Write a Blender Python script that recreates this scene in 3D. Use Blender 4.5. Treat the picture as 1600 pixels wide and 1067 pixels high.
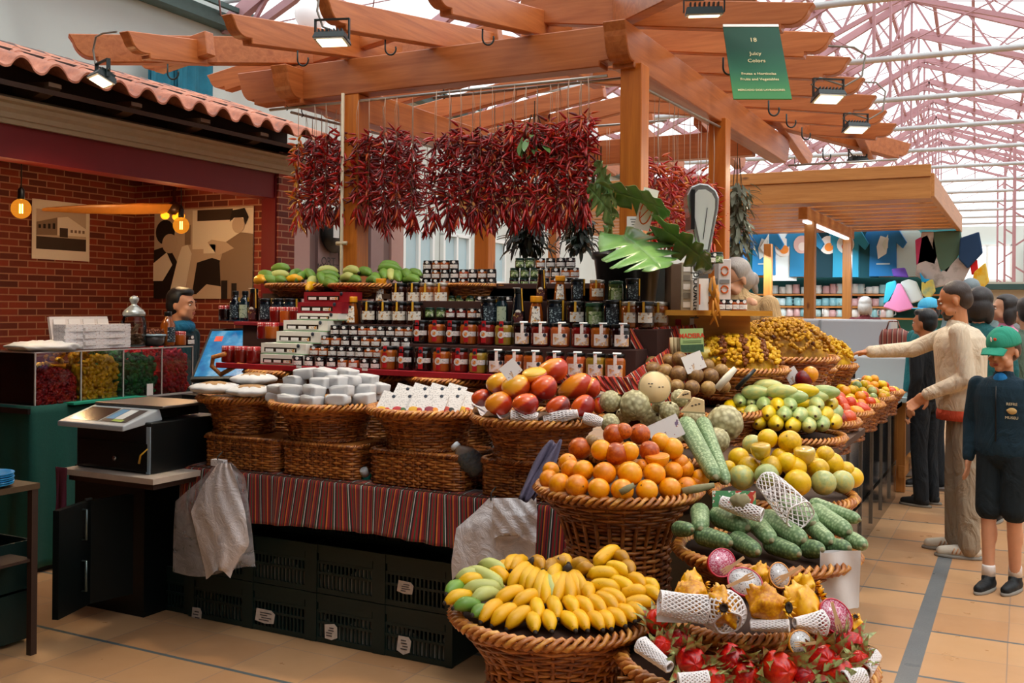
import bpy, bmesh, math, random
from mathutils import Vector, Matrix, Euler, noise
R = math.radians; PI = math.pi; TAU = 2*math.pi
sc = bpy.context.scene; COL = sc.collection
for o in list(bpy.data.objects): bpy.data.objects.remove(o)

# ---------------------------------------------------------------- camera
FPX = 1560.0; YAW = R(27.15); ROLL = R(0.49); EYE = Vector((0, 0, 1.55)); HC = 481.0
cam_d = bpy.data.cameras.new('camera'); cam = bpy.data.objects.new('camera', cam_d); COL.objects.link(cam)
cam_d.sensor_width = 36; cam_d.lens = FPX/1600*36; cam_d.clip_start = .05; cam_d.clip_end = 300
cam_d.shift_y = -(533.5-HC)/1600
cam.location = EYE
cam.matrix_world = Matrix.Translation(EYE) @ Matrix.Rotation(YAW, 4, 'Z') @ Matrix.Rotation(R(90), 4, 'X') @ Matrix.Rotation(ROLL, 4, 'Z')
sc.camera = cam
_m = cam.matrix_world.to_3x3(); CR = _m @ Vector((1,0,0)); CU = _m @ Vector((0,1,0)); CF = _m @ Vector((0,0,-1))
def ray(u, v): return CF + CR*((u-800)/FPX) + CU*((HC-v)/FPX)
def PD(u, v, d): return EYE + ray(u, v)*d
def PX(u, v, X): r = ray(u, v); return EYE + r*((X-EYE.x)/r.x)
def PY(u, v, Y): r = ray(u, v); return EYE + r*((Y-EYE.y)/r.y)
def PZ(u, v, Z): r = ray(u, v); return EYE + r*((Z-EYE.z)/r.z)
def dep(p): return (Vector(p)-EYE).dot(CF)

# ---------------------------------------------------------------- world, light, exposure
w = bpy.data.worlds.new('sky'); sc.world = w; w.use_nodes = True
bg = w.node_tree.nodes['Background']; bg.inputs[0].default_value = (.96, .97, .98, 1); bg.inputs[1].default_value = 2.1
sun_d = bpy.data.lights.new('sun', 'SUN'); sun_d.energy = 1.6; sun_d.angle = R(18); sun_d.color = (1, .96, .9)
sun = bpy.data.objects.new('sun', sun_d); COL.objects.link(sun)
sun.rotation_euler = Vector((-.42, .30, -1.0)).to_track_quat('-Z', 'Y').to_euler()
vs = sc.view_settings; sc.display_settings.display_device = 'sRGB'
vs.view_transform = 'Standard'; vs.look = 'None'; vs.gamma = 1; vs.use_curve_mapping = False; vs.exposure = 0.0
sc.cycles.max_bounces = 6; sc.cycles.transparent_max_bounces = 10; sc.cycles.diffuse_bounces = 3; sc.cycles.glossy_bounces = 3
sc.cycles.transmission_bounces = 4; sc.cycles.caustics_reflective = False; sc.cycles.caustics_refractive = False
sc.cycles.use_denoising = True; sc.cycles.sample_clamp_indirect = 6

# ---------------------------------------------------------------- colours and materials
def lin(h):
    h = h.lstrip('#'); o = []
    for i in (0, 2, 4):
        c = int(h[i:i+2], 16)/255; o.append(c/12.92 if c <= .04045 else ((c+.055)/1.055)**2.4)
    return (*o, 1)
class NT:
    def __init__(s, name):
        s.m = bpy.data.materials.new(name); s.m.use_nodes = True; s.t = s.m.node_tree; s.N = s.t.nodes; s.L = s.t.links
        s.b = s.N['Principled BSDF']; s.out = s.N['Material Output']
    def n(s, typ, props=None, **ins):
        x = s.N.new('ShaderNode'+typ)
        for k, v in (props or {}).items(): setattr(x, k, v)
        for k, v in ins.items(): s.set(x, k, v)
        return x
    def set(s, x, k, v):
        i = x.inputs[int(k[1:])] if (k[0] == 'i' and k[1:].isdigit()) else x.inputs[k.replace('_', ' ')]
        if isinstance(v, bpy.types.NodeSocket): s.L.new(v, i)
        elif isinstance(v, bpy.types.Node): s.L.new(v.outputs[0], i)
        else: i.default_value = v
    def co(s, out='Object'): return s.n('TexCoord').outputs[out]
    def mp(s, vec, scale=(1,1,1), loc=(0,0,0), rot=(0,0,0)): return s.n('Mapping', None, Vector=vec, Scale=scale, Location=loc, Rotation=rot).outputs[0]
    def noise(s, vec, scale, detail=3, rough=.5, dist=0): return s.n('TexNoise', None, Vector=vec, Scale=scale, Detail=detail, Roughness=rough, Distortion=dist).outputs[0]
    def ramp(s, fac, stops, interp='LINEAR'):
        x = s.n('ValToRGB'); cr = x.color_ramp; cr.interpolation = interp
        while len(cr.elements) < len(stops): cr.elements.new(.5)
        for e, (p, c) in zip(cr.elements, stops): e.position = p; e.color = lin(c) if isinstance(c, str) else (c, c, c, 1)
        s.L.new(fac, x.inputs[0]); return x.outputs[0]
    def mix(s, fac, a, b, blend='MIX'):
        x = s.n('Mix', dict(data_type='RGBA', blend_type=blend))
        s.set(x, 'i0', fac)
        s.set(x, 'i6', lin(a) if isinstance(a, str) else a); s.set(x, 'i7', lin(b) if isinstance(b, str) else b)
        return x.outputs[2]
    def math(s, op, a, b=0.0, c=0.0): return s.n('Math', dict(operation=op), i0=a, i1=b, i2=c).outputs[0]
    def sep(s, vec): return s.n('SeparateXYZ', None, i0=vec).outputs
    def rnd(s): return s.n('ObjectInfo').outputs['Random']
    def bump(s, h, strength=.5, dist=.01): s.set(s.b, 'Normal', s.n('Bump', None, Height=h, Strength=strength, Distance=dist).outputs[0])
    def base(s, c): s.set(s.b, 'Base_Color', lin(c) if isinstance(c, str) else c)
    def P(s, **k):
        for a, v in k.items(): s.set(s.b, a, v)
        return s
def M(name, col, rough=.5, metal=0, var=0, vs_=20, bump=0, bs=60, coat=0, rv=0, emis=None, est=0, alpha=1, trans=0, ior=1.45, sss=0):
    t = NT(name); c = lin(col)
    out = c
    if var:
        d = tuple(x*(1-var) for x in c[:3])+(1,); l = tuple(min(1, x*(1+var)) for x in c[:3])+(1,)
        out = t.mix(t.noise(t.co(), vs_, 4, .6), d, l)
    if rv:
        h = t.n('HueSaturation', None, Color=out, Value=t.math('MULTIPLY_ADD', t.rnd(), 2*rv, 1-rv), Hue=t.math('MULTIPLY_ADD', t.rnd(), -rv*.06, .5+rv*.03)); out = h.outputs[0]
    t.base(out); t.P(Roughness=rough, Metallic=metal, Coat_Weight=coat, Alpha=alpha, Transmission_Weight=trans, IOR=ior)
    if coat: t.P(Coat_Roughness=.1)
    if bump: t.bump(t.noise(t.co(), bs, 3), bump, .005)
    if emis: t.P(Emission_Color=lin(emis), Emission_Strength=est)
    if sss: t.P(Subsurface_Weight=sss, Subsurface_Radius=(.02, .01, .006))
    return t.m

# ---------------------------------------------------------------- mesh builder
class MB:
    def __init__(s): s.v = []; s.f = []; s.mi = []; s.sm = []; s.M = None
    def add(s, vs, fs, mi=0, smooth=True, Mx=None):
        o = len(s.v)
        Mx = Mx if Mx is not None else None
        for p in vs:
            p = Vector(p)
            if Mx is not None: p = Mx @ p
            if s.M is not None: p = s.M @ p
            s.v.append(p)
        for f in fs: s.f.append([o+i for i in f]); s.mi.append(mi); s.sm.append(smooth)
        return s
    def box(s, c, sz, mi=0, rot=None, top=None):
        x, y, z = sz[0]/2, sz[1]/2, sz[2]/2; tx, ty = (x, y) if top is None else (top[0]/2, top[1]/2)
        vs = [(-x,-y,-z),(x,-y,-z),(x,y,-z),(-x,y,-z),(-tx,-ty,z),(tx,-ty,z),(tx,ty,z),(-tx,ty,z)]
        fs = [(0,3,2,1),(4,5,6,7),(0,1,5,4),(1,2,6,5),(2,3,7,6),(3,0,4,7)]
        Mx = Matrix.Translation(Vector(c)) @ (rot.to_4x4() if rot is not None else Matrix.Identity(4))
        return s.add(vs, fs, mi, False, Mx)
    def tube(s, pts, r, n=8, mi=0, cap=True, smooth=True, flat=1.0):
        pts = [Vector(p) for p in pts]; m = len(pts); rs = r if isinstance(r, (list, tuple)) else [r]*m
        vs = []; nrm = None
        for i, p in enumerate(pts):
            t = (pts[min(i+1, m-1)]-pts[max(i-1, 0)])
            t = t.normalized() if t.length > 1e-9 else Vector((0,0,1))
            if nrm is None: nrm = t.orthogonal().normalized()
            nrm = (nrm - t*nrm.dot(t)); nrm = nrm.normalized() if nrm.length > 1e-6 else t.orthogonal().normalized()
            b = t.cross(nrm)
            for k in range(n): a = TAU*k/n; vs.append(p + (nrm*math.cos(a)+b*math.sin(a)*flat)*rs[i])
        fs = [(i*n+k, i*n+(k+1)%n, (i+1)*n+(k+1)%n, (i+1)*n+k) for i in range(m-1) for k in range(n)]
        if cap: fs.append(tuple(range(n-1, -1, -1))); fs.append(tuple((m-1)*n+k for k in range(n)))
        return s.add(vs, fs, mi, smooth)
    def ring(s, pts, r, n=5, mi=0):
        pts = [Vector(p) for p in pts]; m = len(pts); vs = []
        for i, p in enumerate(pts):
            t = (pts[(i+1) % m]-pts[i-1]).normalized(); nn = Vector((0,0,1)); nn = (nn-t*nn.dot(t)).normalized(); b = t.cross(nn)
            for k in range(n): a = TAU*k/n; vs.append(p+(nn*math.cos(a)+b*math.sin(a))*r)
        fs = [(i*n+k, i*n+(k+1)%n, ((i+1)%m)*n+(k+1)%n, ((i+1)%m)*n+k) for i in range(m) for k in range(n)]
        return s.add(vs, fs, mi, True)
    def lathe(s, prof, n=20, mi=0, Mx=None, smooth=True, sx=1, sy=1):
        vs = [(r*math.cos(TAU*k/n)*sx, r*math.sin(TAU*k/n)*sy, z) for r, z in prof for k in range(n)]
        fs = [(i*n+k, i*n+(k+1)%n, (i+1)*n+(k+1)%n, (i+1)*n+k) for i in range(len(prof)-1) for k in range(n)]
        if prof[0][0] > 1e-4: fs.append(tuple(range(n-1, -1, -1)))
        if prof[-1][0] > 1e-4: fs.append(tuple((len(prof)-1)*n+k for k in range(n)))
        return s.add(vs, fs, mi, smooth, Mx)
    def ell(s, c, r, nu=16, nv=10, mi=0, rot=None, fn=None):
        vs = []
        for j in range(nv+1):
            ph = PI*j/nv
            for i in range(nu):
                a = TAU*i/nu; p = Vector((math.sin(ph)*math.cos(a), math.sin(ph)*math.sin(a), math.cos(ph)))
                if fn: p = fn(p)
                vs.append((p.x*r[0], p.y*r[1], p.z*r[2]))
        fs = [(j*nu+i, (j+1)*nu+i, (j+1)*nu+(i+1)%nu, j*nu+(i+1)%nu) for j in range(nv) for i in range(nu)]
        return s.add(vs, fs, mi, True, Matrix.Translation(Vector(c)) @ (rot.to_4x4() if rot is not None else Matrix.Identity(4)))
    def grid(s, fn, nu, nv, mi=0, smooth=True):
        vs = [fn(i/nu, j/nv) for j in range(nv+1) for i in range(nu+1)]; k = nu+1
        return s.add(vs, [(j*k+i, j*k+i+1, (j+1)*k+i+1, (j+1)*k+i) for j in range(nv) for i in range(nu)], mi, smooth)
    def prism(s, poly, d, Mx=None, mi=0, smooth=False):   # polygon in xz, thickness d along y
        n = len(poly)
        vs = [(x, -d/2, z) for x, z in poly]+[(x, d/2, z) for x, z in poly]
        fs = [tuple(range(n)), tuple(range(2*n-1, n-1, -1))]+[(i, n+i, n+(i+1)%n, (i+1)%n) for i in range(n)]
        return s.add(vs, fs, mi, smooth, Mx)
    def mesh(s, name, mats):
        me = bpy.data.meshes.new(name); me.from_pydata([tuple(p) for p in s.v], [], s.f)
        for m in (mats if isinstance(mats, (list, tuple)) else [mats]): me.materials.append(m)
        me.polygons.foreach_set('material_index', s.mi); me.polygons.foreach_set('use_smooth', s.sm)
        me.update(); return me
KIDS = {}
def reg(o, parent): KIDS.setdefault(parent.name, []).append(o)
def obj(name, mb, mats=None, parent=None, loc=None, rot=None, scale=None):
    me = mb.mesh(name, mats) if isinstance(mb, MB) else mb
    o = bpy.data.objects.new(name, me); COL.objects.link(o)
    if parent is not None: o.parent = parent; reg(o, parent)
    if loc is not None: o.location = loc
    if rot is not None: o.rotation_euler = rot
    if scale is not None: o.scale = (scale,)*3 if isinstance(scale, (int, float)) else scale
    return o
def tag(o, label, cat, group=None, kind=None):
    if label: o['label'] = label
    if cat: o['category'] = cat
    if group: o['group'] = group
    if kind: o['kind'] = kind
    return o
def thing(name, label, cat, loc=(0,0,0), rz=0, group=None):
    o = bpy.data.objects.new(name, None); COL.objects.link(o); o.location = loc; o.empty_display_size = .05
    o.rotation_euler = (0, 0, rz) if isinstance(rz, (int, float)) else rz
    return tag(o, label, cat, group)
def struct(name, mb, mats): o = obj(name, mb, mats); o['kind'] = 'structure'; return o
def dup(o, parent=None, loc=None, rot=None, scale=None, label=None, group=None, tree=None):
    c = o.copy(); COL.objects.link(c)
    if parent is not None: c.parent = parent; reg(c, parent)
    if loc is not None: c.location = loc
    if rot is not None: c.rotation_euler = rot
    if scale is not None: c.scale = (scale,)*3 if isinstance(scale, (int, float)) else scale
    if label: c['label'] = label
    if group: c['group'] = group
    for ch in KIDS.get(o.name, []):
        k = ch.copy(); COL.objects.link(k); k.parent = c; reg(k, c)
        for g in KIDS.get(ch.name, []):
            q = g.copy(); COL.objects.link(q); q.parent = k; reg(q, k)
    return c
ORD = ['first','second','third','fourth','fifth','sixth','seventh','eighth','ninth','tenth','eleventh','twelfth','thirteenth','fourteenth','fifteenth','sixteenth','seventeenth','eighteenth','nineteenth','twentieth']
def nth(i, n=99):
    if i == 0: return 'leftmost'
    if i == n-1: return 'rightmost'
    if i < 20: return ORD[i]+' from the left'
    t = {2:'twenty', 3:'thirty', 4:'forty', 5:'fifty'}[(i+1)//10]; u = (i+1) % 10
    return (t+'-'+ORD[u-1] if u else t[:-1]+'ieth')+' from the left'
def bev(o, wd=.004, seg=2):
    m = o.modifiers.new('bevel', 'BEVEL'); m.width = wd; m.segments = seg; m.limit_method = 'ANGLE'; return o
def text(name, body, size, mat, parent=None, loc=(0,0,0), rot=(0,0,0), ext=.0005, align='CENTER', sx=1, bold=0):
    c = bpy.data.curves.new(name, 'FONT'); c.body = body; c.size = size; c.extrude = ext; c.align_x = align; c.align_y = 'CENTER'; c.offset = bold; c.resolution_u = 3
    tmp = bpy.data.objects.new('tmp', c); me = bpy.data.meshes.new_from_object(tmp); bpy.data.objects.remove(tmp); bpy.data.curves.remove(c)
    me.materials.clear(); me.materials.append(mat)
    o = obj(name, me, None, parent, loc, rot); o.scale = (sx, 1, 1); return o
def aim(d, up='Y', ax='-Z'): return Vector(d).to_track_quat(ax, up).to_euler()
def basis(x, y, z, o=(0,0,0)):
    m = Matrix((x, y, z)).transposed().to_4x4(); m.translation = Vector(o); return m
# ================================================================ SETTING
def m_floor():
    t = NT('terracotta_floor'); v = t.co(); X, Y, Z = t.sep(v)
    def line(c, period, off, wd):   # 1 on the line
        a = t.math('SUBTRACT', c, off); a = t.math('DIVIDE', a, period); f = t.math('ABSOLUTE', t.math('SUBTRACT', a, t.math('ROUND', a)))
        return t.math('LESS_THAN', f, wd/2/period)
    wob = t.math('MULTIPLY', t.math('SUBTRACT', t.noise(v, 3), .5), .006)
    Xw = t.math('ADD', X, wob); Yw = t.math('ADD', Y, wob)
    thin = t.math('MAXIMUM', line(Xw, .37, -.055, .005), line(Yw, .6667, 5.24+.333, .004))
    dark = line(Yw, .6667, 5.24, .021)
    stripe = t.math('LESS_THAN', t.math('ABSOLUTE', t.math('ADD', X, .43)), .042)
    tid = t.n('CombineXYZ', None, i0=t.math('ROUND', t.math('DIVIDE', t.math('ADD', X, .24), .37)), i1=t.math('ROUND', t.math('DIVIDE', t.math('SUBTRACT', Y, 5.07), .3333)), i2=0.0)
    wn = t.n('TexWhiteNoise', dict(noise_dimensions='2D'), Vector=tid).outputs[0]
    tile = t.mix(wn, '#bd8a5e', '#d3a474'); tile = t.mix(t.math('MULTIPLY', t.noise(v, 2.2, 5, .65), .55), tile, '#a98565')
    speck = t.noise(v, 130, 2); g = t.mix(speck, '#55585a', '#7d8183')
    c = t.mix(thin, tile, '#9a7f6c'); c = t.mix(dark, c, '#5a6568'); c = t.mix(stripe, c, g)
    t.base(c); t.P(Roughness=t.math('MULTIPLY_ADD', t.noise(v, 6, 4), .3, .18)); t.bump(t.math('MAXIMUM', thin, dark), -.3, .002)
    return t.m
mfloor = m_floor()
b = MB(); b.box((0, 24, -.05), (26, 76, .1)); struct('floor', b, mfloor)

def m_brick():
    t = NT('red_brick'); v = t.co(); X, Y, Z = t.sep(v)
    uv = t.n('CombineXYZ', None, i0=t.math('ADD', X, Y), i1=Z, i2=0.0)
    br = t.n('TexBrick', dict(offset=.5), Vector=uv, Color1=lin('#94361c'), Color2=lin('#4a1a12'), Mortar=lin('#b98768'), Scale=1.0, Mortar_Size=.006, Mortar_Smooth=.3, Bias=-.1, Brick_Width=.165, Row_Height=.054)
    c = t.mix(t.noise(v, 9, 4, .7), br.outputs[0], '#5f2014', 'MIX')
    c2 = t.mix(.45, br.outputs[0], c)
    t.base(c2); t.P(Roughness=.75); t.bump(t.math('ADD', t.math('MULTIPLY', br.outputs[1], -1.0), t.math('MULTIPLY', t.noise(v, 40), .3)), .8, .01)
    return t.m
mbrick = m_brick()
mplaster = M('pale_plaster', '#c6cfca', .85, var=.05, vs_=1.5, bump=.1, bs=30)
mpink = M('pink_painted_steel', '#b08488', .5, var=.08, vs_=6)
mcable = M('pale_steel_pipe', '#b9bcbc', .4, metal=.2)
mgreensteel = M('grey_green_steel', '#4d6562', .5, var=.2, vs_=8)

# hall frame, its axis 2.2 degrees off the stalls
HR = Matrix.Rotation(R(2.2), 4, 'Z'); HX = -1.5; HW = 7.4; ZE = 5.2; ZRG = 9.3
def hall(x, y, z): return HR @ Vector((HX+x, y, z))
def wallbox(name, x0, x1, y0, y1, z0, z1, m):
    b = MB(); b.M = HR @ Matrix.Translation((HX, 0, 0)); b.box(((x0+x1)/2, (y0+y1)/2, (z0+z1)/2), (x1-x0, y1-y0, z1-z0)); return struct(name, b, m)
wallbox('wall_left', -HW-.2, -HW, -5, 60, 0, ZE+.25, mplaster)
wallbox('wall_back', -HW-.2, 11, -5.2, -5, 0, ZE+3.3, M('darkened_hall_wall', '#6d6a66', .9))  # back wall coloured dark to keep light from under the tables
wallbox('wall_right', 11, 11.2, -5, 60, 0, ZE+.25, mplaster)
wallbox('wall_front', -HW-.2, 11, 60, 60.2, 0, 6.2, mplaster)
t = NT('milky_roof_glazing'); t.P(Roughness=.4)
tr = t.n('BsdfTransparent', None, Color=(1,1,1,1)); tl = t.n('BsdfTranslucent', None, Color=(.9,.96,1,1)); mx = t.n('MixShader', None, i0=.3, i1=tr, i2=tl)
t.L.new(mx.outputs[0], t.out.inputs[0]); mglaz = t.m
for nm, sx, xe in (('ceiling', -1, -HW-.1), ('ceiling_right', 1, 11.1)):
    b = MB(); b.add([hall(0, -5, ZRG+.15), hall(0, 60, ZRG+.15), hall(xe, 60, ZE+.25), hall(xe, -5, ZE+.25)], [(0,1,2,3)], 0, False)
    o = struct('ceiling', b, mglaz)
# purlins and roof sheets lines
b = MB(); b.M = HR @ Matrix.Translation((HX, 0, 0))
for sx in (-1, 1):
    W = HW if sx < 0 else 11
    for k in range(1, 8):
        f = k/8; b.box((sx*W*f, 27.5, ZRG-(ZRG-ZE)*f), (.07, 65, .12))
    b.box((sx*.5, 27.5, ZRG-.15), (.08, 65, .16))
o = struct('trim_1', b, mpink)
def truss_mesh():
    b = MB()
    for sx in (-1, 1):
        W = HW if sx < 0 else 11; a = Vector((0, 0, ZRG-.05)); e = Vector((sx*W, 0, ZE-.05)); n = 9
        d = (e-a); L = d.length; ang = math.atan2(-d.z, d.x)
        rot = Matrix.Rotation(ang, 3, 'Y')
        b.box((a+e)/2, (L, .12, .18), 0, rot)
        a2 = Vector((0, 0, ZRG-.95)); e2 = Vector((sx*W, 0, ZE-.35)); d2 = e2-a2
        b.box((a2+e2)/2, (d2.length, .09, .1), 0, Matrix.Rotation(math.atan2(-d2.z, d2.x), 3, 'Y'))
        for k in range(n):
            p = a.lerp(e, k/n); q = a2.lerp(e2, (k+.5)/n); r_ = a.lerp(e, (k+1)/n)
            b.tube([p, q], .035, 4, 0, False, False); b.tube([q, r_], .035, 4, 0, False, False)
        b.tube([a2.lerp(e2, .35), Vector((0, 0, 5.52))], .014, 4, 0, False); b.tube([a2.lerp(e2, .68), Vector((sx*W*.36, 0, 5.52))], .014, 4, 0, False)
        b.tube([a2.lerp(e2, .35), Vector((sx*W*.36, 0, 5.52))], .014, 4, 0, False)
    b.tube([(0,0,ZRG-.1), (0,0,5.5)], .03, 5, 0, False)
    b.tube([(-HW,0,5.5), (11,0,5.5)], .05, 8, 1, False)
    return b.mesh('roof_truss', [mpink, mcable])
tm = truss_mesh()
for k in range(16):
    y = .4+3.25*k
    o = obj('roof_truss', tm, loc=hall(0, y, 0), rot=(0, 0, R(2.2)))
    o['kind'] = 'structure'
# bracing rods between trusses, along both slopes
b = MB(); b.M = HR @ Matrix.Translation((HX, 0, 0))
for k in range(15):
    y = .4+3.25*k
    for sx, W in ((-1, HW), (1, 11)):
        for f0, f1 in ((0, .33), (.33, .66), (.66, 1)):
            za = ZRG-(ZRG-ZE)*f0-.12; zb = ZRG-(ZRG-ZE)*f1-.12
            b.tube([(sx*W*f0, y, za), (sx*W*f1, y+3.25, zb)], .013, 4, 0, False); b.tube([(sx*W*f1, y, zb), (sx*W*f0, y+3.25, za)], .013, 4, 0, False)
        b.tube([(sx*W*.36, y, 5.5), (sx*W*.36, y+3.25, 6.8)], .012, 4, 0, False)
struct('trim_2', b, mpink)
# lattice columns down the right side of the aisle hall
for k in range(6):
    y = 13.4+6.5*k; b = MB(); x = 3.0-k*.12
    for dx in (-.14, .14): b.box((x+dx, y, 3.6), (.07, .1, 7.2))
    for z in range(9): b.box((x, y, .4+z*.8), (.3, .05, .05), 0, Matrix.Rotation(R(35 if z % 2 else -35), 3, 'Y'))
    b.M = None
    bb = MB(); bb.M = HR @ Matrix.Translation((HX, 0, 0)); bb.add(b.v, b.f, 0, False); 
    o = struct('trim_%d' % (3+k), bb, mpink)
# steel gutter on the left wall
b = MB(); b.M = HR @ Matrix.Translation((HX, 0, 0)); b.box((-HW+.12, 27, ZE-.02), (.22, 64, .16)); b.box((-HW+.3, 27, ZE+.12), (.05, 64, .06)); struct('trim_9', b, mgreensteel)
# windows and hanging banners high on the left wall
mblue = M('teal_banner_cloth', '#1d6f86', .8, var=.5, vs_=5); mwhp = M('white_paint', '#dfe5e3', .6)
for i, bu in enumerate((260, 300)):
    o = thing('banner', ['teal and blue patterned banner high on the left wall, nearer the front', 'teal and blue patterned banner high on the left wall, behind the first one'][i], 'banner', PX(bu, 142, -9.05), R(2.2), 'banners on the left wall')
    b = MB(); b.grid(lambda u, v: (.02+.03*math.sin(u*14), (u-.5)*.62, v*.8-.4), 16, 2); b.grid(lambda u, v: (.04+.03*math.sin(u*14), (.5-u)*.62, v*.8-.4), 16, 2)
    obj('banner_cloth', b, mblue, o); b = MB(); b.tube([(.03,-.34,.42), (.03,.34,.42)], .015, 8); obj('rod', b, mcable, o)

# ---------------------------------------------------------------- the brick shop on the left (front plane X = -5.4)
XF = -5.4
wb = MB(); wb.box((-7.1, 3.6, 1.4), (.2, 6.0, 2.8)); struct('wall_shop_left', wb, mbrick)
wb = MB(); wb.box((-6.22, 6.42, 1.4), (1.7, .2, 2.8)); struct('wall_shop_back', wb, mbrick)
mmaroon = M('maroon_painted_wood', '#6a0f16', .45, var=.15, vs_=5); mred = M('red_painted_wood', '#8f1017', .4)
mcream = M('cream_moulding', '#a5977f', .6, var=.12, vs_=14); mdarkw = M('dark_brown_timber', '#35231a', .6, var=.3, vs_=12)
b = MB(); b.box((-6.2, 3.9, 2.68), (1.6, 5.2, .06)); struct('ceiling_shop', b, mred)
b = MB(); b.box((XF-.08, 3.9, 2.53), (.16, 5.4, .22)); struct('trim_20', b, mmaroon)
b = MB(); b.box((XF-.06, 6.42, 1.3), (.14, .24, 2.6)); b.box((XF-.5, 6.54, 1.3), (.9, .05, 2.6)); struct('trim_21', b, mmaroon)
# moulded cornice swept along the front
prof = [(-5.5,2.62),(-5.37,2.62),(-5.36,2.645),(-5.345,2.65),(-5.335,2.68),(-5.31,2.70),(-5.30,2.725),(-5.27,2.735),(-5.26,2.75),(-5.30,2.77),(-5.42,2.80),(-5.5,2.81)]
b = MB(); n = len(prof); b.add([(x, 1.2, z) for x, z in prof]+[(x, 6.6, z) for x, z in prof], [(i, (i+1)%n, n+(i+1)%n, n+i) for i in range(n)]+[tuple(range(n-1,-1,-1)), tuple(range(n, 2*n))], 0, False); struct('trim_22', b, mcream)
b = MB(); b.box((-5.62, 3.9, 2.93), (.2, 5.4, .36)); b.box((-5.4, 3.9, 2.868), (.5, 5.5, .03), 0, Matrix.Rotation(R(14), 3, 'Y')); struct('trim_23', b, mdarkw)
mcorb = M('rafter_tail_wood', '#6b543f', .6, var=.2, vs_=14); 
b = MB()
for y in [1.6+.62*k for k in range(9)]:
    b.prism([(-5.55,2.78),(-5.32,2.80),(-5.22,2.83),(-5.19,2.85),(-5.19,2.875),(-5.55,2.90)], .09, Matrix.Translation((0, y, 0)))
struct('trim_24', b, mcorb)
def m_tile():
    t = NT('terracotta_roof_tile'); v = t.co(); c = t.ramp(t.noise(v, 7, 5, .7), [(.25, '#6f6a66'), (.42, '#b5735a'), (.6, '#cf8a6c'), (.8, '#e0b49c')])
    t.base(c); t.P(Roughness=.7); t.bump(t.noise(v, 40), .3, .005); return t.m
mtile = m_tile()
b = MB(); PER = .232
def tsec(y):   # barrel profile
    f = (y/PER) % 1.0
    if f < .62: return .062*math.sin(PI*f/.62)**.75
    return -.016*math.sin(PI*(f-.62)/.38)
for c_ in range(3):
    x0 = -5.14-c_*.34; z0 = 2.905+c_*.118; x1 = x0-.40; z1 = z0+.139
    top = lambda u, v, dz=0: (x0+(x1-x0)*v, 1.2+5.5*u, z0+(z1-z0)*v+tsec(5.5*u)*(1.0-.12*v)+dz)
    b.grid(lambda u, v: top(u, v, .014), 300, 3); 
    b.grid(lambda u, v: top(1-u, v, 0), 300, 3)
    b.grid(lambda u, v: (x0, 1.2+5.5*u, z0+tsec(5.5*u)+.014*v), 300, 1)
struct('trim_25', b, mtile)
b = MB(); b.box((-5.95, 3.9, 3.18), (.5, 5.4, .1), 0, Matrix.Rotation(R(24), 3, 'Y')); b.box((-6.5, 3.9, 3.0), (1.1, 5.3, .5)); struct('trim_26', b, mdarkw)
# pale kiosk partition beyond the shop
mmv = M('mauve_painted_boards', '#9c8583', .7, var=.08, vs_=8); mmv2 = M('pale_pink_boards', '#c2a199', .7, var=.06, vs_=8); mmv3 = M('dusky_mauve_boards', '#7d6966', .7, var=.1, vs_=8)
y = 6.62; i = 0; pb = MB()
for wd, k in ((.22, 1), (.10, 2), (.17, 0), (.16, 2), (.16, 0), (.3, 2), (.22, 0), (.12, 2), (.22, 1)):
    pb.box((-5.5-.02*(i % 2), y+wd/2, 1.2), (.08, wd-.012, 2.4), k); y += wd; i += 1
pb.box((-5.53, (y+6.62)/2, 1.2), (.05, y-6.62, 2.42), 2)
struct('wall_kiosk', pb, [mmv, mmv2, mmv3])
mblk = M('black_satin', '#0d1110', .35); mletter = M('dark_lettering', '#2a2624', .6)
sg = thing('round_sign', 'dark round sign hanging in front of the mauve boards behind the left post', 'sign', PX(523, 362, -5.42), 0)
b = MB(); b.lathe([(0,-.012),(.19,-.012),(.19,.012),(0,.012)], 32, 0, Matrix.Rotation(R(90), 4, 'Y')); obj('disc', b, mblk, sg)
b = MB(); b.box((.016,0,0), (.004,.08,.11)); obj('pale_panel', b, mwhp, sg)
tx = text('board_lettering', 'ORT', .10, mletter, None, PX(513, 409, -5.43), (R(90), 0, R(90))); tx['kind'] = 'structure'
tx = text('board_lettering', 'MARKET', .08, mletter, None, PX(513, 418, -5.43), (R(90), 0, R(90))); tx['kind'] = 'structure'
# white-framed windows on the far left wall
for i, (y0, y1, z0, z1) in enumerate(((13.4, 14.3, .6, 2.9), (14.6, 15.6, .6, 2.9), (16.0, 17.0, .6, 2.9), (17.4, 18.6, .6, 2.9))):
    b = MB(); b.M = HR @ Matrix.Translation((HX-HW, 0, 0)); cy = (y0+y1)/2; cz = (z0+z1)/2
    for s_ in (y0, cy, y1): b.box((.05, s_, cz), (.08, .07, z1-z0))
    for s_ in (z0, cz+.3, z1): b.box((.05, cy, s_), (.08, y1-y0+.07, .07))
    b.box((.02, cy, cz), (.02, y1-y0, z1-z0), 1)
    struct('window_%d' % (i+1), b, [mwhp, M('pale_pane', '#a9c3ca', .15)])
# bright windows at the far end wall
mpane = M('daylit_pane', '#eef4f6', .3, emis='#eef6fa', est=.9)
for i in range(4):
    b = MB(); b.M = HR @ Matrix.Translation((HX, 59.9, 0)); x = -1+i*3.0
    b.box((x, 0, 4.2), (2.3, .1, 1.9), 1)
    for dx in (-1.15, 0, 1.15): b.box((x+dx, -.06, 4.2), (.12, .1, 2.0))
    for dz in (-.95, .95): b.box((x, -.06, 4.2+dz), (2.4, .1, .12))
    struct('window_%d' % (i+6), b, [mwhp, mpane])

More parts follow.
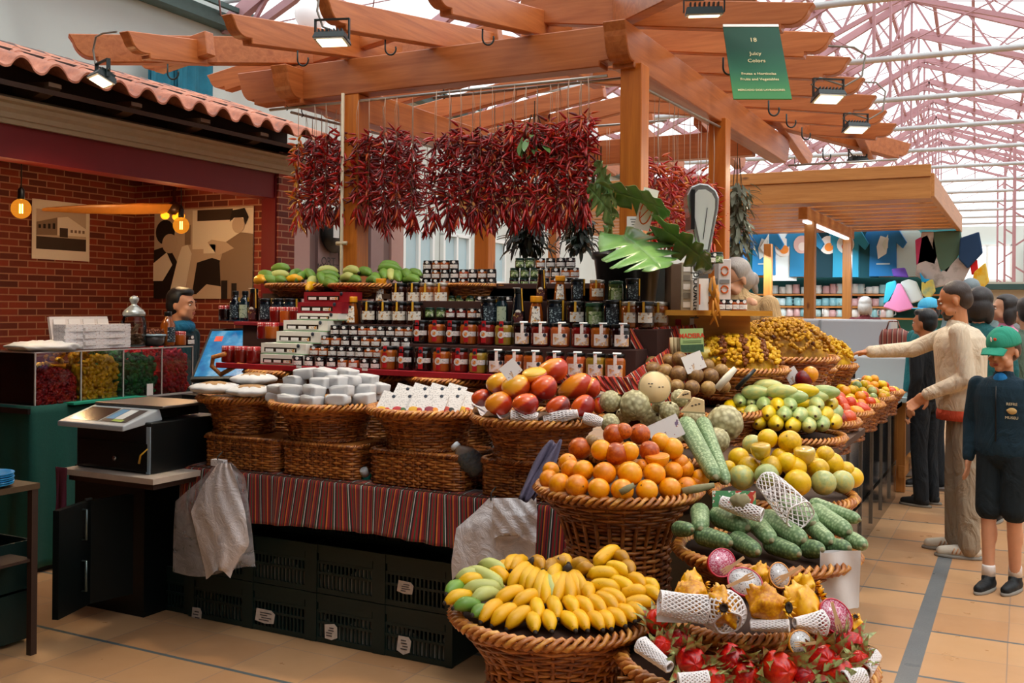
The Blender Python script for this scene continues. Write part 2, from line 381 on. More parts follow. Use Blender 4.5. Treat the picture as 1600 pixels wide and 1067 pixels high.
# unseen roof and timber walls added behind and left to shade the lower left
b = MB(); b.box((-5.45, -.65, 3.45), (7.1, 7.7, .08)); struct('ceiling_added_shade', b, mdarkw)
b = MB(); b.box((-8.6, -.6, 1.7), (.1, 7.6, 3.4)); b.box((-5.4, -4.4, 1.7), (7.0, .1, 3.4)); b.box((-1.95, -2.5, 1.7), (.1, 3.9, 3.4)); struct('wall_added_shade', b, mdarkw)
# ================================================================ PERGOLA over the stall
def m_wood(name, ax, light, dark, knot='#4a2110', rough=.42):
    t = NT(name); v = t.co(); s = [9, 9, 9]; s['XYZ'.index(ax)] = .55
    g = t.noise(t.mp(v, s), 3.2, 6, .62, .6); s2 = [80, 80, 80]; s2['XYZ'.index(ax)] = 2
    f = t.noise(t.mp(v, s2), 1.5, 2)
    c = t.mix(t.ramp(g, [(.3, 0.0), (.7, 1.0)]), light, dark); c = t.mix(t.math('MULTIPLY', f, .25), c, dark)
    s3 = [6, 6, 6]; s3['XYZ'.index(ax)] = 2.6
    vo = t.n('TexVoronoi', None, Vector=t.mp(v, s3), Scale=.55, Randomness=1.0).outputs[0]
    k = t.ramp(vo, [(.03, 1.0), (.085, 0.0)]); c = t.mix(t.math('MULTIPLY', k, .75), c, knot)
    h = t.n('HueSaturation', None, Color=c, Value=t.math('MULTIPLY_ADD', t.rnd(), .25, .88)).outputs[0]
    t.base(h); t.P(Roughness=rough, Coat_Weight=.15, Coat_Roughness=.3); t.bump(f, .15, .002); return t.m
WL, WD = '#cd7c42', '#a65825'
mwx, mwy, mwz = (m_wood('varnished_pine_'+a.lower(), a, WL, WD) for a in 'XYZ')
mpost = m_wood('amber_pine_post', 'Z', '#de8428', '#b65f14')
mhook = M('dark_iron', '#3a3f3d', .45, metal=.7); mrod = M('galvanised_rod', '#a9a8a2', .35, metal=.6)
PX0, PX1, PY0, PY1, PYM = -4.25, -1.96, 5.22, 8.72, 6.95
TX0, TX1, TY0, TY1 = -5.1, -.99, 4.1, 10.1
ZB, ZT = 2.895, 3.12; SL = .15
perg = thing('wooden_pergola', 'varnished timber pergola with ogee-ended rafters over the fruit stall', 'pergola', (-3.06, 7.1, 0))
def pw(name, mb, m): o = obj(name, mb, m, perg); o.location = -perg.location; return bev(o, .005, 1)
for x, y in ((-3.81, PY0), (-1.925, PY0), (-3.81, PYM), (-1.925, PYM)):
    b = MB(); b.box((x, y, ZB/2), (.125, .125, ZB)); pw('post', b, mpost)
def ogee(L, h, r=.16):   # beam side profile in local x (0..L), tips at both ends or x=L only
    pts = [(0, 0), (0, h)]
    pts += [(L, h)]
    pts += [(L-.02-.10*(1-math.cos(a)), h-.02-(h-.05)*math.sin(a)) for a in [R(10*k) for k in range(1, 10)]]
    pts += [(L-.15, .03), (L-.15, 0)]
    return pts
def beam_prism(p0, d, L, h, w, slope, both=False):
    # p0 = inner end at bottom; d = plan direction unit; outward drop = slope
    poly = ogee(L, h)
    if both: poly = ogee(L, h)[2:]; poly = [(L-x, z) for x, z in reversed(poly)]+poly
    d = Vector((d[0], d[1], -slope)).normalized(); side = Vector((0,0,1)).cross(d).normalized(); up = d.cross(side)
    b = MB(); b.prism(poly, w, basis(d, side, up, p0)); return b
# main beams, ogee ends overhanging by 0.45
L = PX1-PX0+.5; pw('beam', beam_prism((PX0-.5, PY0, ZB), (1, 0), L, ZT-ZB, .13, 0, True), mwx)
pw('beam', beam_prism((PX0-.5, PY1, ZB), (1, 0), L, ZT-ZB, .13, 0, True), mwx)
L = PY1-PY0+.7
for x in (PX0, PX1): pw('beam', beam_prism((x, PY0-.24, ZB-.03), (0, 1), L, ZT-ZB, .13, 0, True), mwy)
pw('ridge_beam', beam_prism((-3.06, PY0+1.1, 3.32), (0, 1), PY1-PY0-2.2, .18, .1, 0, False), mwy)
RH = .15; RW = .075
def raf(px, py, dx, dy, Lo, zin, m):
    pw('rafter', beam_prism((px, py, zin), (dx, dy), Lo, RH, RW, SL), m)
zc = lambda dist: ZT+.02+SL*dist     # rafter bottom height, dist = metres inward from the beam
# front rafters (towards -Y)
for x, yin in ((-4.62, 4.78), (-3.84, PY0+.78), (-3.2, PY0+1.0), (-2.56, PY0+.5), (-1.55, 4.75)):
    d = yin-PY0; Lr = (yin-TY0)*math.sqrt(1+SL*SL); raf(x, yin, 0, -1, Lr, zc(d), mwy)
# right rafters (towards +X)
for k in range(8):
    y = 4.72+k*.62
    xin = -1.5 if k == 0 else (-2.7 if k == 1 else -3.0)
    if k == 7: xin = -1.8
    raf(xin, y, 1, 0, (TX1-xin)*1.005, zc(-1*(xin-PX1)), mwx)
# left rafters (towards -X)
for k in range(8):
    y = 4.66+k*.62
    xin = -4.5 if k == 0 else (-3.5 if k == 1 else -3.12)
    raf(xin, y, -1, 0, (xin-TX0)*1.005, zc(xin-PX0), mwx)
# back rafters and the four hips
for x in (-4.62, -3.9, -3.2, -2.56, -1.9, -1.3): raf(x, PY1-.2, 0, 1, TY1-PY1+.2, zc(.2), mwy)
for cx, cy, ex, ey in ((PX0, PY0, TX0, TY0), (PX1, PY0, TX1, TY0), (PX0, PY1, TX0, TY1), (PX1, PY1, TX1, TY1)):
    d = Vector((ex-cx, ey-cy)); L = d.length; d.normalize(); inn = .95
    b = beam_prism((cx-d.x*inn, cy-d.y*inn, ZT+.02+SL*inn*.72), (d.x, d.y), L+inn, RH+.02, .09, SL*.72)
    pw('hip_rafter', b, mwx)
b = MB(); b.tube([(-3.85, PY0-.085, .6), (-3.85, PY0-.085, 2.9)], .011, 8); b.tube([(-3.89, PY0-.085, 1.95), (-3.81, PY0-.085, 1.95)], .013, 6); o = pw('conduit', b, M('cream_conduit', '#d9c9a8', .5)); o.modifiers.clear()
# hooks under the rafters (each a thing)
def hook_mesh():
    b = MB(); pts = [(0,0,0), (0,0,-.05)]+[(.03-.03*math.cos(a), 0, -.05-.035*math.sin(a)) for a in [R(20*k) for k in range(1, 11)]]
    b.tube(pts, .005, 6); return b.mesh('iron_hook', mhook)
hm = hook_mesh()
hooks = [(467,82,5.3),(258,100,5.4),(602,66,5.3),(753,50,5.2),(465+0,82,5.3),(1130,93,4.9),(1201,157,5.5),(1229,180,6.0),(1254,202,6.6),(1286,235,7.2),(1045,22,4.6)]
hooks = [(465,79,5.6),(262,100,5.6),(602,62,5.6),(754,45,5.3),(1130,90,5.0),(1201,157,5.6),(1229,178,6.3),(1253,199,6.9),(1286,233,7.6)]
hl = ['second rafter from the left end', 'far left rafter tip', 'third front rafter', 'fourth front rafter beside the long gap', 'rafter just left of the green sign', 'rafter just below the green sign', 'rafter below and right of the green sign', 'sixth right-hand rafter', 'last right-hand rafter']
for (u, v, d), l in zip(hooks, hl):
    p = PD(u, v, d); o = obj('iron_hook', hm, loc=p, rot=(0, 0, R(30))); tag(o, 'dark iron hook screwed under the '+l, 'hook', 'hooks under the pergola')
# floodlights
mhous = M('black_lamp_housing', '#1c2b2b', .4); malu = M('pale_alu', '#c8c8c0', .4, metal=.3); mlens = M('floodlight_lens', '#fff2d0', .2, emis='#ffe9bd', est=4.0)
mcab = M('grey_cable', '#8c857a', .6)
def floodlight(u, v, d, label, tilt, rz, cab, power=18, target=None):
    p = PD(u, v, d); o = thing('floodlight', label, 'lamp', p, rz, 'floodlights on the pergola')
    hd = MB(); rot = Matrix.Rotation(tilt, 3, 'X')
    hd.box((0,0,0), (.165, .12, .03), 0, rot, (.15, .1)); 
    for k in range(7): hd.box(rot @ Vector((-.06+k*.02, 0, .024)), (.006, .085, .022), 0, rot)
    obj('housing', hd, mhous, o)
    ln = MB(); ln.box(rot @ Vector((0,0,-.018)), (.155,.112,.008), 0, rot); ob = obj('frame', ln, malu, o)
    l2 = MB(); l2.box(rot @ Vector((0,0,-.024)), (.13,.088,.004), 0, rot); obj('lens', l2, mlens, o)
    br = MB()
    for sx in (-1, 1): br.box((sx*.088, 0, .045), (.006, .022, .1))
    br.box((0, 0, .095), (.182, .022, .006)); obj('bracket', br, mhous, o)
    cb = MB(); cb.tube([Vector(q) for q in cab], .006, 6); obj('cable', cb, mcab, o)
    if power:
        l = bpy.data.lights.new('floodlight_beam', 'SPOT'); l.energy = power; l.color = (1, .80, .52); l.spot_size = R(125); l.spot_blend = .6; l.shadow_soft_size = .06
        lo = bpy.data.objects.new('floodlight_beam', l); COL.objects.link(lo); lo.parent = o; lo.location = (rot @ Vector((0,0,-.04)))
        dr = (Vector(target)-p) if target is not None else Vector((0,0,-1))
        lo.rotation_euler = (Matrix.Rotation(-rz, 3, 'Z') @ dr).to_track_quat('-Z', 'Y').to_euler()
    return o
loop = lambda s=1: [(0,0,.02), (-.05*s,.02,.04), (-.10*s,.03,.06), (-.13*s,.03,.12), (-.12*s,.03,.2), (-.06*s,.03,.27), (.02*s,.03,.29), (.16*s,.03,.285)]
floodlight(160, 122, 5.7, 'floodlight hanging at the far left rafter tip above the tiled roof', R(-25), R(-20), [(.08,0,.05),(.1,0,.03),(-.02,.02,.06),(-.16,.02,.1),(-.2,.02,.2),(-.16,.02,.27),(-.05,.02,.27),(.15,.02,.24)], 60, (-4.9,4.3,1))
floodlight(519, 60, 5.0, 'floodlight under the ogee end of the third front rafter', R(-8), R(18), [(0,0,.04),(-.05,0,.06),(-.08,0,.14),(-.07,.02,.28)], 55, (-2.7,3.8,1))
floodlight(1100, 17, 4.4, 'floodlight at the top centre, above and left of the green sign', R(12), R(20), [(0,0,.05),(-.08,0,.05),(-.1,0,.1),(-.02,0,.12),(.06,0,.12)], 60, (-1.3,3.2,.9))
floodlight(1294, 150, 5.6, 'floodlight on a looped cable between the third and fourth right-hand rafters', R(-15), R(35), [(-.05,0,.03),(-.1,0,.06),(-.05,0,.1),(.1,0,.06),(.2,.0,.12),(.22,0,.24),(.15,0,.28),(0,0,.28)], 40, (-1.0,4.6,.9))
floodlight(1337, 199, 7.0, 'floodlight on a looped cable below the fifth right-hand rafter tip', R(-15), R(35), [(-.05,0,.03),(-.1,0,.06),(-.05,0,.1),(.1,0,.06),(.2,.0,.12),(.22,0,.26),(.15,0,.32),(-.1,0,.32)], 40, (-1.1,6.5,.9))
floodlight(1340, 250, 9.2, 'lit floodlight glowing just above the far stall roof', R(0), R(35), [(-.05,0,.04),(-.1,0,.1),(-.12,0,.18)], 40, (-1.3,8.2,.9))
# green stall sign
msign = NT('green_sign_board'); v = msign.co(); X, Y, Z = msign.sep(v)
cgr = msign.ramp(msign.math('MULTIPLY_ADD', Z, 2.6, .5), [(.0, '#3f8a4c'), (.35, '#126341'), (.75, '#064c36')]); msign.base(cgr); msign.P(Roughness=.7); msign = msign.m
mgold = M('pale_gold_print', '#e6d9a0', .5)
tl, trr, bl, brr = PD(1145, 43, 4.95), PD(1232, 43, 4.95), PD(1132, 153, 4.72), PD(1219, 157, 4.72)
cx = (trr-tl).normalized(); cz = ((tl-bl)).normalized(); cy = cz.cross(cx).normalized(); cz = cx.cross(cy)
sgn = thing('hanging_stall_sign', 'green rectangular sign numbered 18 hanging from the pergola', 'sign', (tl+trr+bl+brr)/4, basis(cx, cy, cz).to_euler())
W_, H_ = (trr-tl).length, (tl-bl).length
b = MB(); b.box((0,0,0), (W_, .006, H_)); obj('board', b, msign, sgn)
b = MB(); b.box((W_*.0, .0, H_/2+.008), (W_*1.0, .012, .016)); obj('hanging_rail', b, malu, sgn)
for s_, z_, q in (('18', .31, .037), ('Juicy', .115, .031), ('Colors', .015, .031), ('Frutas e Hortícolas', -.165, .0215), ('Fruits and Vegetables', -.24, .0215), ('MERCADO DOS LAVRADORES', -.385, .0165)):
    text('lettering', s_, q, mgold, sgn, (0, -.0045, H_*z_), (R(90), 0, 0), .0004, bold=.0003)
# rods for the chilli strings
def rod(p, q, label):
    p, q = Vector(p), Vector(q); o = thing('hanging_rod', label, 'rod', (p+q)/2, 0, 'rods under the pergola'); c = (p+q)/2
    b = MB(); b.tube([p-c, q-c], .009, 8); obj('bar', b, mrod, o)
    for f in (.06, .5, .94):
        b = MB(); s_ = p.lerp(q, f)-c; b.tube([s_+Vector((0,0,.07)), s_+Vector((0,0,.02)), s_+Vector((.015,0,-.005)), s_+Vector((0,0,-.014))], .004, 5)
        obj('rod_hook', b, mhook, o); return o
ZR = 2.83
rod((-4.5, 5.2, ZR+.03), (-2.05, 5.12, ZR), 'long metal rod of chilli strings under the front beam')
rod((-4.32, 5.2, ZR), (-4.22, 6.9, ZR), 'metal rod going back along the left beam')
rod((-3.6, 6.6, ZR+.02), (-2.2, 6.6, ZR+.02), 'metal rod crossing the middle of the pergola')
rod((-1.98, 5.3, ZR), (-1.9, 7.05, ZR), 'metal rod of chilli strings going back under the right beam')
rod((-1.85, 8.9, 2.82), (-.95, 8.9, 2.82), 'metal rod with drying herbs at the back right of the pergola')

mglobe = M('white_globe_glass', '#f2f4f4', .4, emis='#f4f8fa', est=.35)
for u, v, d, r, l in ((486, 22, 7.6, .125, 'white globe lamp behind the third front rafter'), (914, 209, 9.2, .125, 'white globe lamp seen above the middle chillies')):
    p = PD(u, v, d); o = thing('globe_lamp', l, 'lamp', p, 0, 'white globe lamps'); b = MB(); b.ell((0,0,0), (r, r, r), 24, 16); obj('globe', b, mglobe, o); b = MB(); b.tube([(0,0,r), (0,0,7.3-p.z)], .004, 5); obj('cable', b, mcab, o); b = MB(); b.lathe([(.03, r-.01), (.03, r+.04), (.01, r+.06)], 12); obj('fitting', b, malu, o)
# ================================================================ STALL FURNITURE AND BASKETS
def m_wicker(name, a, bcol, c_):
    t = NT(name); v = t.co(); n_ = t.noise(v, 26, 3, .7); n2 = t.noise(v, 160, 2)
    c = t.ramp(n_, [(.3, a), (.5, bcol), (.68, c_)]); c = t.mix(t.math('MULTIPLY', n2, .3), c, a); t.base(c); t.P(Roughness=.42, Coat_Weight=.25, Coat_Roughness=.25); return t.m
mwk1 = m_wicker('honey_willow', '#8a4a1c', '#bd722e', '#db9a50'); mwk2 = m_wicker('brown_willow', '#5e2f12', '#94521f', '#bd7630'); mwk3 = m_wicker('golden_willow', '#a8621f', '#d69038', '#ecb45c')
mdarkin = M('shaded_basket_lining', '#3b2212', .8)  # plain dark brown sheet behind the weave gaps
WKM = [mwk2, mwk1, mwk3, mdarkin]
def weave(mb, path, rows, ribs, r, amp, mats=(0, 0, 1), seed=1, rr=2.1):
    rnd = random.Random(seed); N = ribs*2
    for k in range(rows):
        h = (k+.5)/rows; pts = []
        for i in range(N):
            p, nn = path(i/N, h); pts.append(p+nn*(amp*math.cos(PI*i/2*1.0+PI*k)+rnd.uniform(-1, 1)*amp*.25))
        mb.ring(pts, r*rnd.uniform(.85, 1.1), 4, rnd.choice(mats))
    for i in range(ribs):
        pts = []
        for j in range(10):
            p, nn = path((i*2+.0)/N, j/9); pts.append(p-nn*amp*.1)
        mb.tube(pts, r*1.1, 4, 0, False)
def rpath(prof):   # prof: list of (radius, z)
    cl = [0]
    for a_, b_ in zip(prof, prof[1:]): cl.append(cl[-1]+math.hypot(b_[0]-a_[0], b_[1]-a_[1]))
    def f(s, h):
        x = h*cl[-1]; i = max(k for k in range(len(prof)-1) if cl[k] <= x+1e-9); q = (x-cl[i])/(cl[i+1]-cl[i])
        r = prof[i][0]*(1-q)+prof[i+1][0]*q; z = prof[i][1]*(1-q)+prof[i+1][1]*q
        a = TAU*s; n = Vector((math.cos(a), math.sin(a), 0)); return n*r+Vector((0, 0, z)), n
    return f
def bpath(w, d, h_, flare=0):
    cr = .03
    def f(s, h):
        ww, dd = w/2+flare*h, d/2+flare*h; per = 2*(ww+dd)*2; t = s*per
        a = TAU*s; c_, s_ = math.cos(a), math.sin(a); e = 7.0
        q = (abs(c_/ww)**e+abs(s_/dd)**e)**(-1/e); p = Vector((c_*q, s_*q, h*h_))
        nx = math.copysign(abs(c_*q/ww)**(e-1)/ww, c_); ny = math.copysign(abs(s_*q/dd)**(e-1)/dd, s_); n = Vector((nx, ny, 0)).normalized()
        return p, n
    return f
def braid(mb, path, h, twists, rad, r, seg, mats=(1, 2, 1)):
    for k in range(3):
        pts = []
        for i in range(seg):
            p, n = path(i/seg, h); a = TAU*(i/seg*twists+k/3); pts.append(p+n*rad*math.cos(a)*1.3+Vector((0, 0, rad*math.sin(a))))
        mb.ring(pts, r, 4, mats[k])
BASK = {}
def basket(label, loc, prof, rows=18, ribs=26, group=None, key=None, name='wicker_basket', rim=.013, fill=None, rz=0, cat='basket'):
    o = thing(name, label, cat, loc, rz, group); key = key or str(prof)+str(rows)
    if key not in BASK:
        p = rpath(prof); w_ = MB(); weave(w_, p, rows, ribs, .0068, .0062, seed=len(BASK)+1)
        rm = MB(); braid(rm, p, 1.0, 22, rim, rim*.62, 132)
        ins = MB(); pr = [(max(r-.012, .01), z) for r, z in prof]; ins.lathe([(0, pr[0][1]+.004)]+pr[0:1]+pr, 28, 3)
        ft = MB(); braid(ft, p, 0.0, 26, .007, .006, 104, (0, 0, 1))
        BASK[key] = [w_.mesh('woven_wall', WKM), rm.mesh('braided_rim', WKM), ins.mesh('lining', WKM), ft.mesh('foot_rim', WKM)]
    for nm, me in zip(('woven_wall', 'braided_rim', 'lining', 'foot_rim'), BASK[key]): obj(nm, me, None, o)
    return o
def wicker_box(label, loc, w, d, h, rz=0):
    o = thing('wicker_box', label, 'basket', loc, rz, 'rectangular wicker boxes on the table'); p = bpath(w, d, h)
    b = MB(); weave(b, p, int(h/.0105), 40, .0062, .0055, seed=int(w*1000)+int(loc[0]*77)); obj('woven_wall', b, WKM, o)
    b = MB(); braid(b, p, 1.0, 60, .007, .006, 240, (0, 1, 0)); obj('lid_rim', b, WKM, o)
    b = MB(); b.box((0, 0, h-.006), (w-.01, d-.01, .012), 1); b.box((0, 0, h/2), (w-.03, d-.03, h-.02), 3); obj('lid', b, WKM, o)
    return o
TZ = .77
mwcard = M('white_card', '#e6e0dc', .5)
mtim = M('stall_timber', '#4b3324', .6, var=.25, vs_=10); mblackp = M('dark_table_skirt', '#0c1112', .6)
# front table
tb = thing('market_table', 'long dark front table carrying the wicker boxes behind the striped cloth', 'table', (-2.55, 4.3, 0))
b = MB(); b.box((0, 0, TZ-.015), (2.15, 1.4, .03)); obj('table_top', b, mtim, tb)
for x in (-1.03, 1.03):
    for y in (-.3, .64): b = MB(); b.box((x, y, (TZ-.03)/2), (.05, .05, TZ-.03)); obj('leg', b, mtim, tb)
b = MB(); b.box((0, .66, (TZ-.03)/2), (2.1, .02, TZ-.06)); obj('back_panel', b, mblackp, tb)
def m_stripes(name, ax='X', per=.072, dim=1.0, bright=False):
    t = NT(name); v = t.co('UV'); U = t.sep(v)[0]
    f = t.math('FRACT', t.math('DIVIDE', U, per))
    dr, dk, gr, orr, wh = ('#901414', '#250c10', '#2f5a34', '#d8761f', '#d8d8d2') if not bright else ('#b3261a', '#4a1214', '#c0491c', '#ec7d2a', '#eddccb')
    c = t.ramp(f, [(0, wh), (.045, dk), (.15, dr), (.27, gr), (.34, dr), (.46, dk), (.54, orr), (.61, dr), (.76, dk), (.82, dr), (.9, gr), (.96, dk)], 'CONSTANT')
    w_ = t.noise(t.co(), 90, 3); c = t.mix(t.math('MULTIPLY', w_, .22), c, '#1a0d0d'); t.base(c); t.P(Roughness=.85, Sheen_Weight=.2)
    return t.m
mstr = m_stripes('striped_woven_cloth'); mstrb = m_stripes('bright_striped_cloth', per=.06, bright=True)
def cloth(name, fn, nu, nv, mat, ulen, parent=None, thick=.003):
    vs = [fn(i/nu, j/nv) for j in range(nv+1) for i in range(nu+1)]; k = nu+1
    me = bpy.data.meshes.new(name); me.from_pydata([tuple(p) for p in vs], [], [(j*k+i, j*k+i+1, (j+1)*k+i+1, (j+1)*k+i) for j in range(nv) for i in range(nu)])
    uv = me.uv_layers.new(name='UVMap')
    for pl in me.polygons:
        pl.use_smooth = True
        for li in pl.loop_indices:
            vi = me.loops[li].vertex_index; uv.data[li].uv = ((vi % k)/nu*ulen, (vi//k)/nv)
    me.materials.append(mat); o = bpy.data.objects.new(name, me); COL.objects.link(o)
    if parent: o.parent = parent; reg(o, parent)
    if thick: m = o.modifiers.new('thickness', 'SOLIDIFY'); m.thickness = thick; m.offset = 0
    return o
def front_cloth(u, v):
    x = -3.64+2.13*u; L = .215+.05*max(0, (u-.85)/.15)+.012*math.sin(u*9)
    f = .012*math.sin(u*44+2*math.sin(u*9))+.004*math.sin(u*91)
    if v < .12: q = v/.12; return (x, 3.72-.13*q, TZ+.004-.004*q)
    q = (v-.12)/.88; return (x+.008*math.sin(u*30)*q-.02*q*math.sin(u*23), 3.588-.012*q-abs(f)*q*1.3, TZ-L*q)
o = cloth('striped_cloth', front_cloth, 420, 14, mstr, 2.16); tag(o, 'dark red, orange, green and white striped cloth hanging along the front table edge', 'cloth')
# wicker boxes on the table
for x0, x1, l in ((-3.545, -3.09, 'wicker box under the basket of flat paper-wrapped cakes'), (-3.06, -2.64, 'wicker box under the basket of white wrapped bars'), (-2.57, -2.09, 'wicker box under the basket of seed packets'), (-2.01, -1.58, 'wicker box under the mango basket')):
    wicker_box(l, ((x0+x1)/2, 3.78, TZ+.004), x1-x0, .30, .145)
def flare(R_, h, base=.66): return [(R_*base, 0), (R_*base*1.02, h*.3), (R_*(base+.06), h*.55), (R_*(base+.2), h*.82), (R_, h)]
ZBX = TZ+.158
A_ = basket('round basket of flat cakes in paper, leftmost of the four front baskets', (-3.47, 3.84, ZBX), flare(.215, .165), 17, 26, 'round baskets standing on the wicker boxes')
B_ = basket('round basket heaped with white wrapped bars', (-2.95, 3.84, ZBX), flare(.265, .16), 16, 28, 'round baskets standing on the wicker boxes')
C_ = basket('round basket filled with printed seed packets', (-2.38, 3.82, ZBX), flare(.26, .165), 16, 28, 'round baskets standing on the wicker boxes')
D_ = basket('round basket heaped with mangoes', (-1.80, 3.76, ZBX), flare(.265, .165), 17, 28, 'round baskets standing on the wicker boxes')
# row of baskets carrying the jam shelf
for i, x in enumerate((-3.72, -3.16, -2.62, -2.1)):
    basket('big basket standing under the jam shelf, %s' % nth(i, 4), (x, 4.5, TZ+.003), flare(.25, .405, .7), 30, 26, 'baskets holding up the jam shelf', key='shelfb')
# tall pedestal baskets in front of the corner
def pedestal(R_, h, rc=.19, dish=.15): return [(rc*1.02, 0), (rc, h*.25), (rc, h*.5), (rc*.98, h-.15), (rc*1.02, h-.115), (rc+(R_-rc)*.28, h-.085), (rc+(R_-rc)*.7, h-.04), (R_, h)]
BAN = basket('tall pedestal basket of small bananas at the front', (-1.205, 2.62, 0), pedestal(.28, .672, .185), 46, 28, 'tall pedestal baskets')
ORA = basket('tall pedestal basket heaped with orange passion fruit', (-1.235, 3.22, 0), pedestal(.272, .935, .175, .17), 60, 28, 'tall pedestal baskets')
MON = basket('wide basket of green scaly monstera fruit', (-.72, 3.17, .0), pedestal(.272, .792, .17, .10), 50, 28, 'tall pedestal baskets')
MAR = basket('wide basket of yellow and green passion fruit at the table corner', (-.80, 3.80, .0), pedestal(.255, .858, .2, .12), 54, 28, 'tall pedestal baskets')
DRA = basket('low wide basket of red dragon fruit at the bottom right', (-.66, 2.66, 0), pedestal(.325, .62, .2, .13), 36, 28, 'tall pedestal baskets')
PIT = basket('small round basket of yellow pitahayas standing inside the dragon fruit basket', (-.70, 2.72, .56), [(.15,0),(.165,.05),(.185,.1),(.205,.15)], 14, 24)
CHE = basket('basket of custard apples behind the mangoes', (-1.40, 4.0, .77), flare(.27, .17), 16, 26)
# stall counter along the aisle
mgl = M('glossy_black_panel', '#0b1114', .08, coat=.5); msteel = M('brushed_steel', '#8d9293', .25, metal=.9); mkick = M('polished_kick_panel', '#57504a', .12, metal=.7)
ct = thing('stall_counter', 'long black glossy counter along the aisle with steel-edged panels', 'counter', (-1.45, 6.55, 0))
b = MB(); b.box((0, 0, .78), (1.1, 4.7, .035)); obj('counter_top', b, mgl, ct)
b = MB(); b.box((-.02, 0, .52), (1.0, 4.6, .48)); obj('carcass', b, mgl, ct)
b = MB(); b.box((.0, 0, .14), (1.02, 4.6, .28)); obj('kick_panel', b, mkick, ct)
for k in range(9):
    b = MB(); b.box((.505, -2.1+k*.525, .53), (.014, .50, .44)); o = obj('panel', b, mgl, ct); bev(o, .004)
    b = MB(); b.box((.515, -2.36+k*.525, .42), (.016, .022, .7)); obj('steel_strip', b, msteel, ct)
b = MB(); b.box((.535, 0, .782), (.03, 4.7, .04)); obj('steel_edge', b, msteel, ct)
# crates under the front table
mcr = M('dark_green_crate_plastic', '#0c2422', .4, bump=.1, bs=60); mpap = M('worn_paper_label', '#cfc3b8', .8, var=.25, vs_=60); mink = M('printed_ink', '#4a4444', .8); mpale = M('pale_plastic_liner', '#8f8d84', .6, var=.3, vs_=18)
def crate_mesh():
    w_, d_, h_ = .372, .55, .222; b = MB()
    for sy in (-1, 1):
        y = sy*d_/2
        for z, t_ in ((.012, .024), (h_*.42, .012), (h_*.64, .012), (h_-.02, .04)): b.box((0, y, z), (w_, .012, t_))
        for k in range(17):
            x = -w_/2+.012+k*(w_-.024)/16
            b.box((x, y, h_*.36), (.009, .008, h_*.62))
        for x in (-w_/2+.012, w_/2-.012): b.box((x, y, h_/2), (.034, .02, h_))
        b.box((0, y, h_*.78), (.30, .008, .05))
    for sx in (-1, 1):
        b.box((sx*w_/2, 0, h_/2), (.01, d_, h_*.98))
    b.box((0, 0, .01), (w_, d_, .01))
    return b.mesh('crate_shell', mcr)
crm = crate_mesh(); cxs = [-2.36, -2.74, -3.12, -3.50]
stk = {(0, 0): (632, 1007, 22, 26), (1, 0): (518, 987, 22, 24), (2, 0): (415, 963, 34, 22), (0, 1): (634, 918, 26, 20), (3, 0): (308, 962, 18, 26)}
rown = ['bottom row', 'middle row', 'top row']
for c_ in range(4):
    for r_ in range(3):
        zc_ = .002+r_*.226; o = thing('plastic_crate', 'dark green plastic crate under the table, %s, %s' % (rown[r_], ['right-hand column', 'second column from the right', 'second column from the left', 'left-hand column'][c_]), 'crate', (cxs[c_], 3.98 if r_ < 2 else 4.1, zc_), 0, 'crates stacked under the table')
        obj('crate_shell', crm, None, o)
        if (c_+r_*2) % 3 != 2 and r_ < 2:
            b = MB(); b.grid(lambda u, v: (-.16+.32*u, -.262+.006*math.sin(u*30), .02+(.09+.03*math.sin(u*7+c_*2))*v), 20, 2); obj('pale_liner', b, mpale, o)
        if (c_, r_) in stk:
            u, v, wpx, hpx = stk[(c_, r_)]; p = PY(u, v, 3.697)-Vector((cxs[c_], 3.98, zc_)); s_ = dep(PY(u, v, 3.697))/FPX
            b = MB(); rnd = random.Random(c_*7+r_); w2, h2 = wpx*s_/2*1.15, hpx*s_/2*1.05
            b.prism([(-w2, -h2*.8), (0, -h2*rnd.uniform(.9, 1.2)), (w2*.9, -h2*.7), (w2, h2*.6), (w2*.6, h2), (-w2*.9, h2*.9)], .001, Matrix.Translation((p.x, -.287, p.z)) @ Matrix.Rotation(rnd.uniform(-.15, .15), 4, 'Y'))
            for k in range(4): b.box((p.x+rnd.uniform(-.3, .3)*w2, -.2885, p.z+h2*(.5-.33*k)), (w2*rnd.uniform(.6, 1.2), .001, h2*.12), 1)
            obj('paper_label', b, [mpap, mink], o)
p = PY(212, 928, 3.697); b = MB(); b.box((0, 0, 0), (.075, .002, .075)); 
for k in range(5): b.box((-.005*k, -.0015, .026-.013*k), (.05-.004*k, .001, .005), 1)
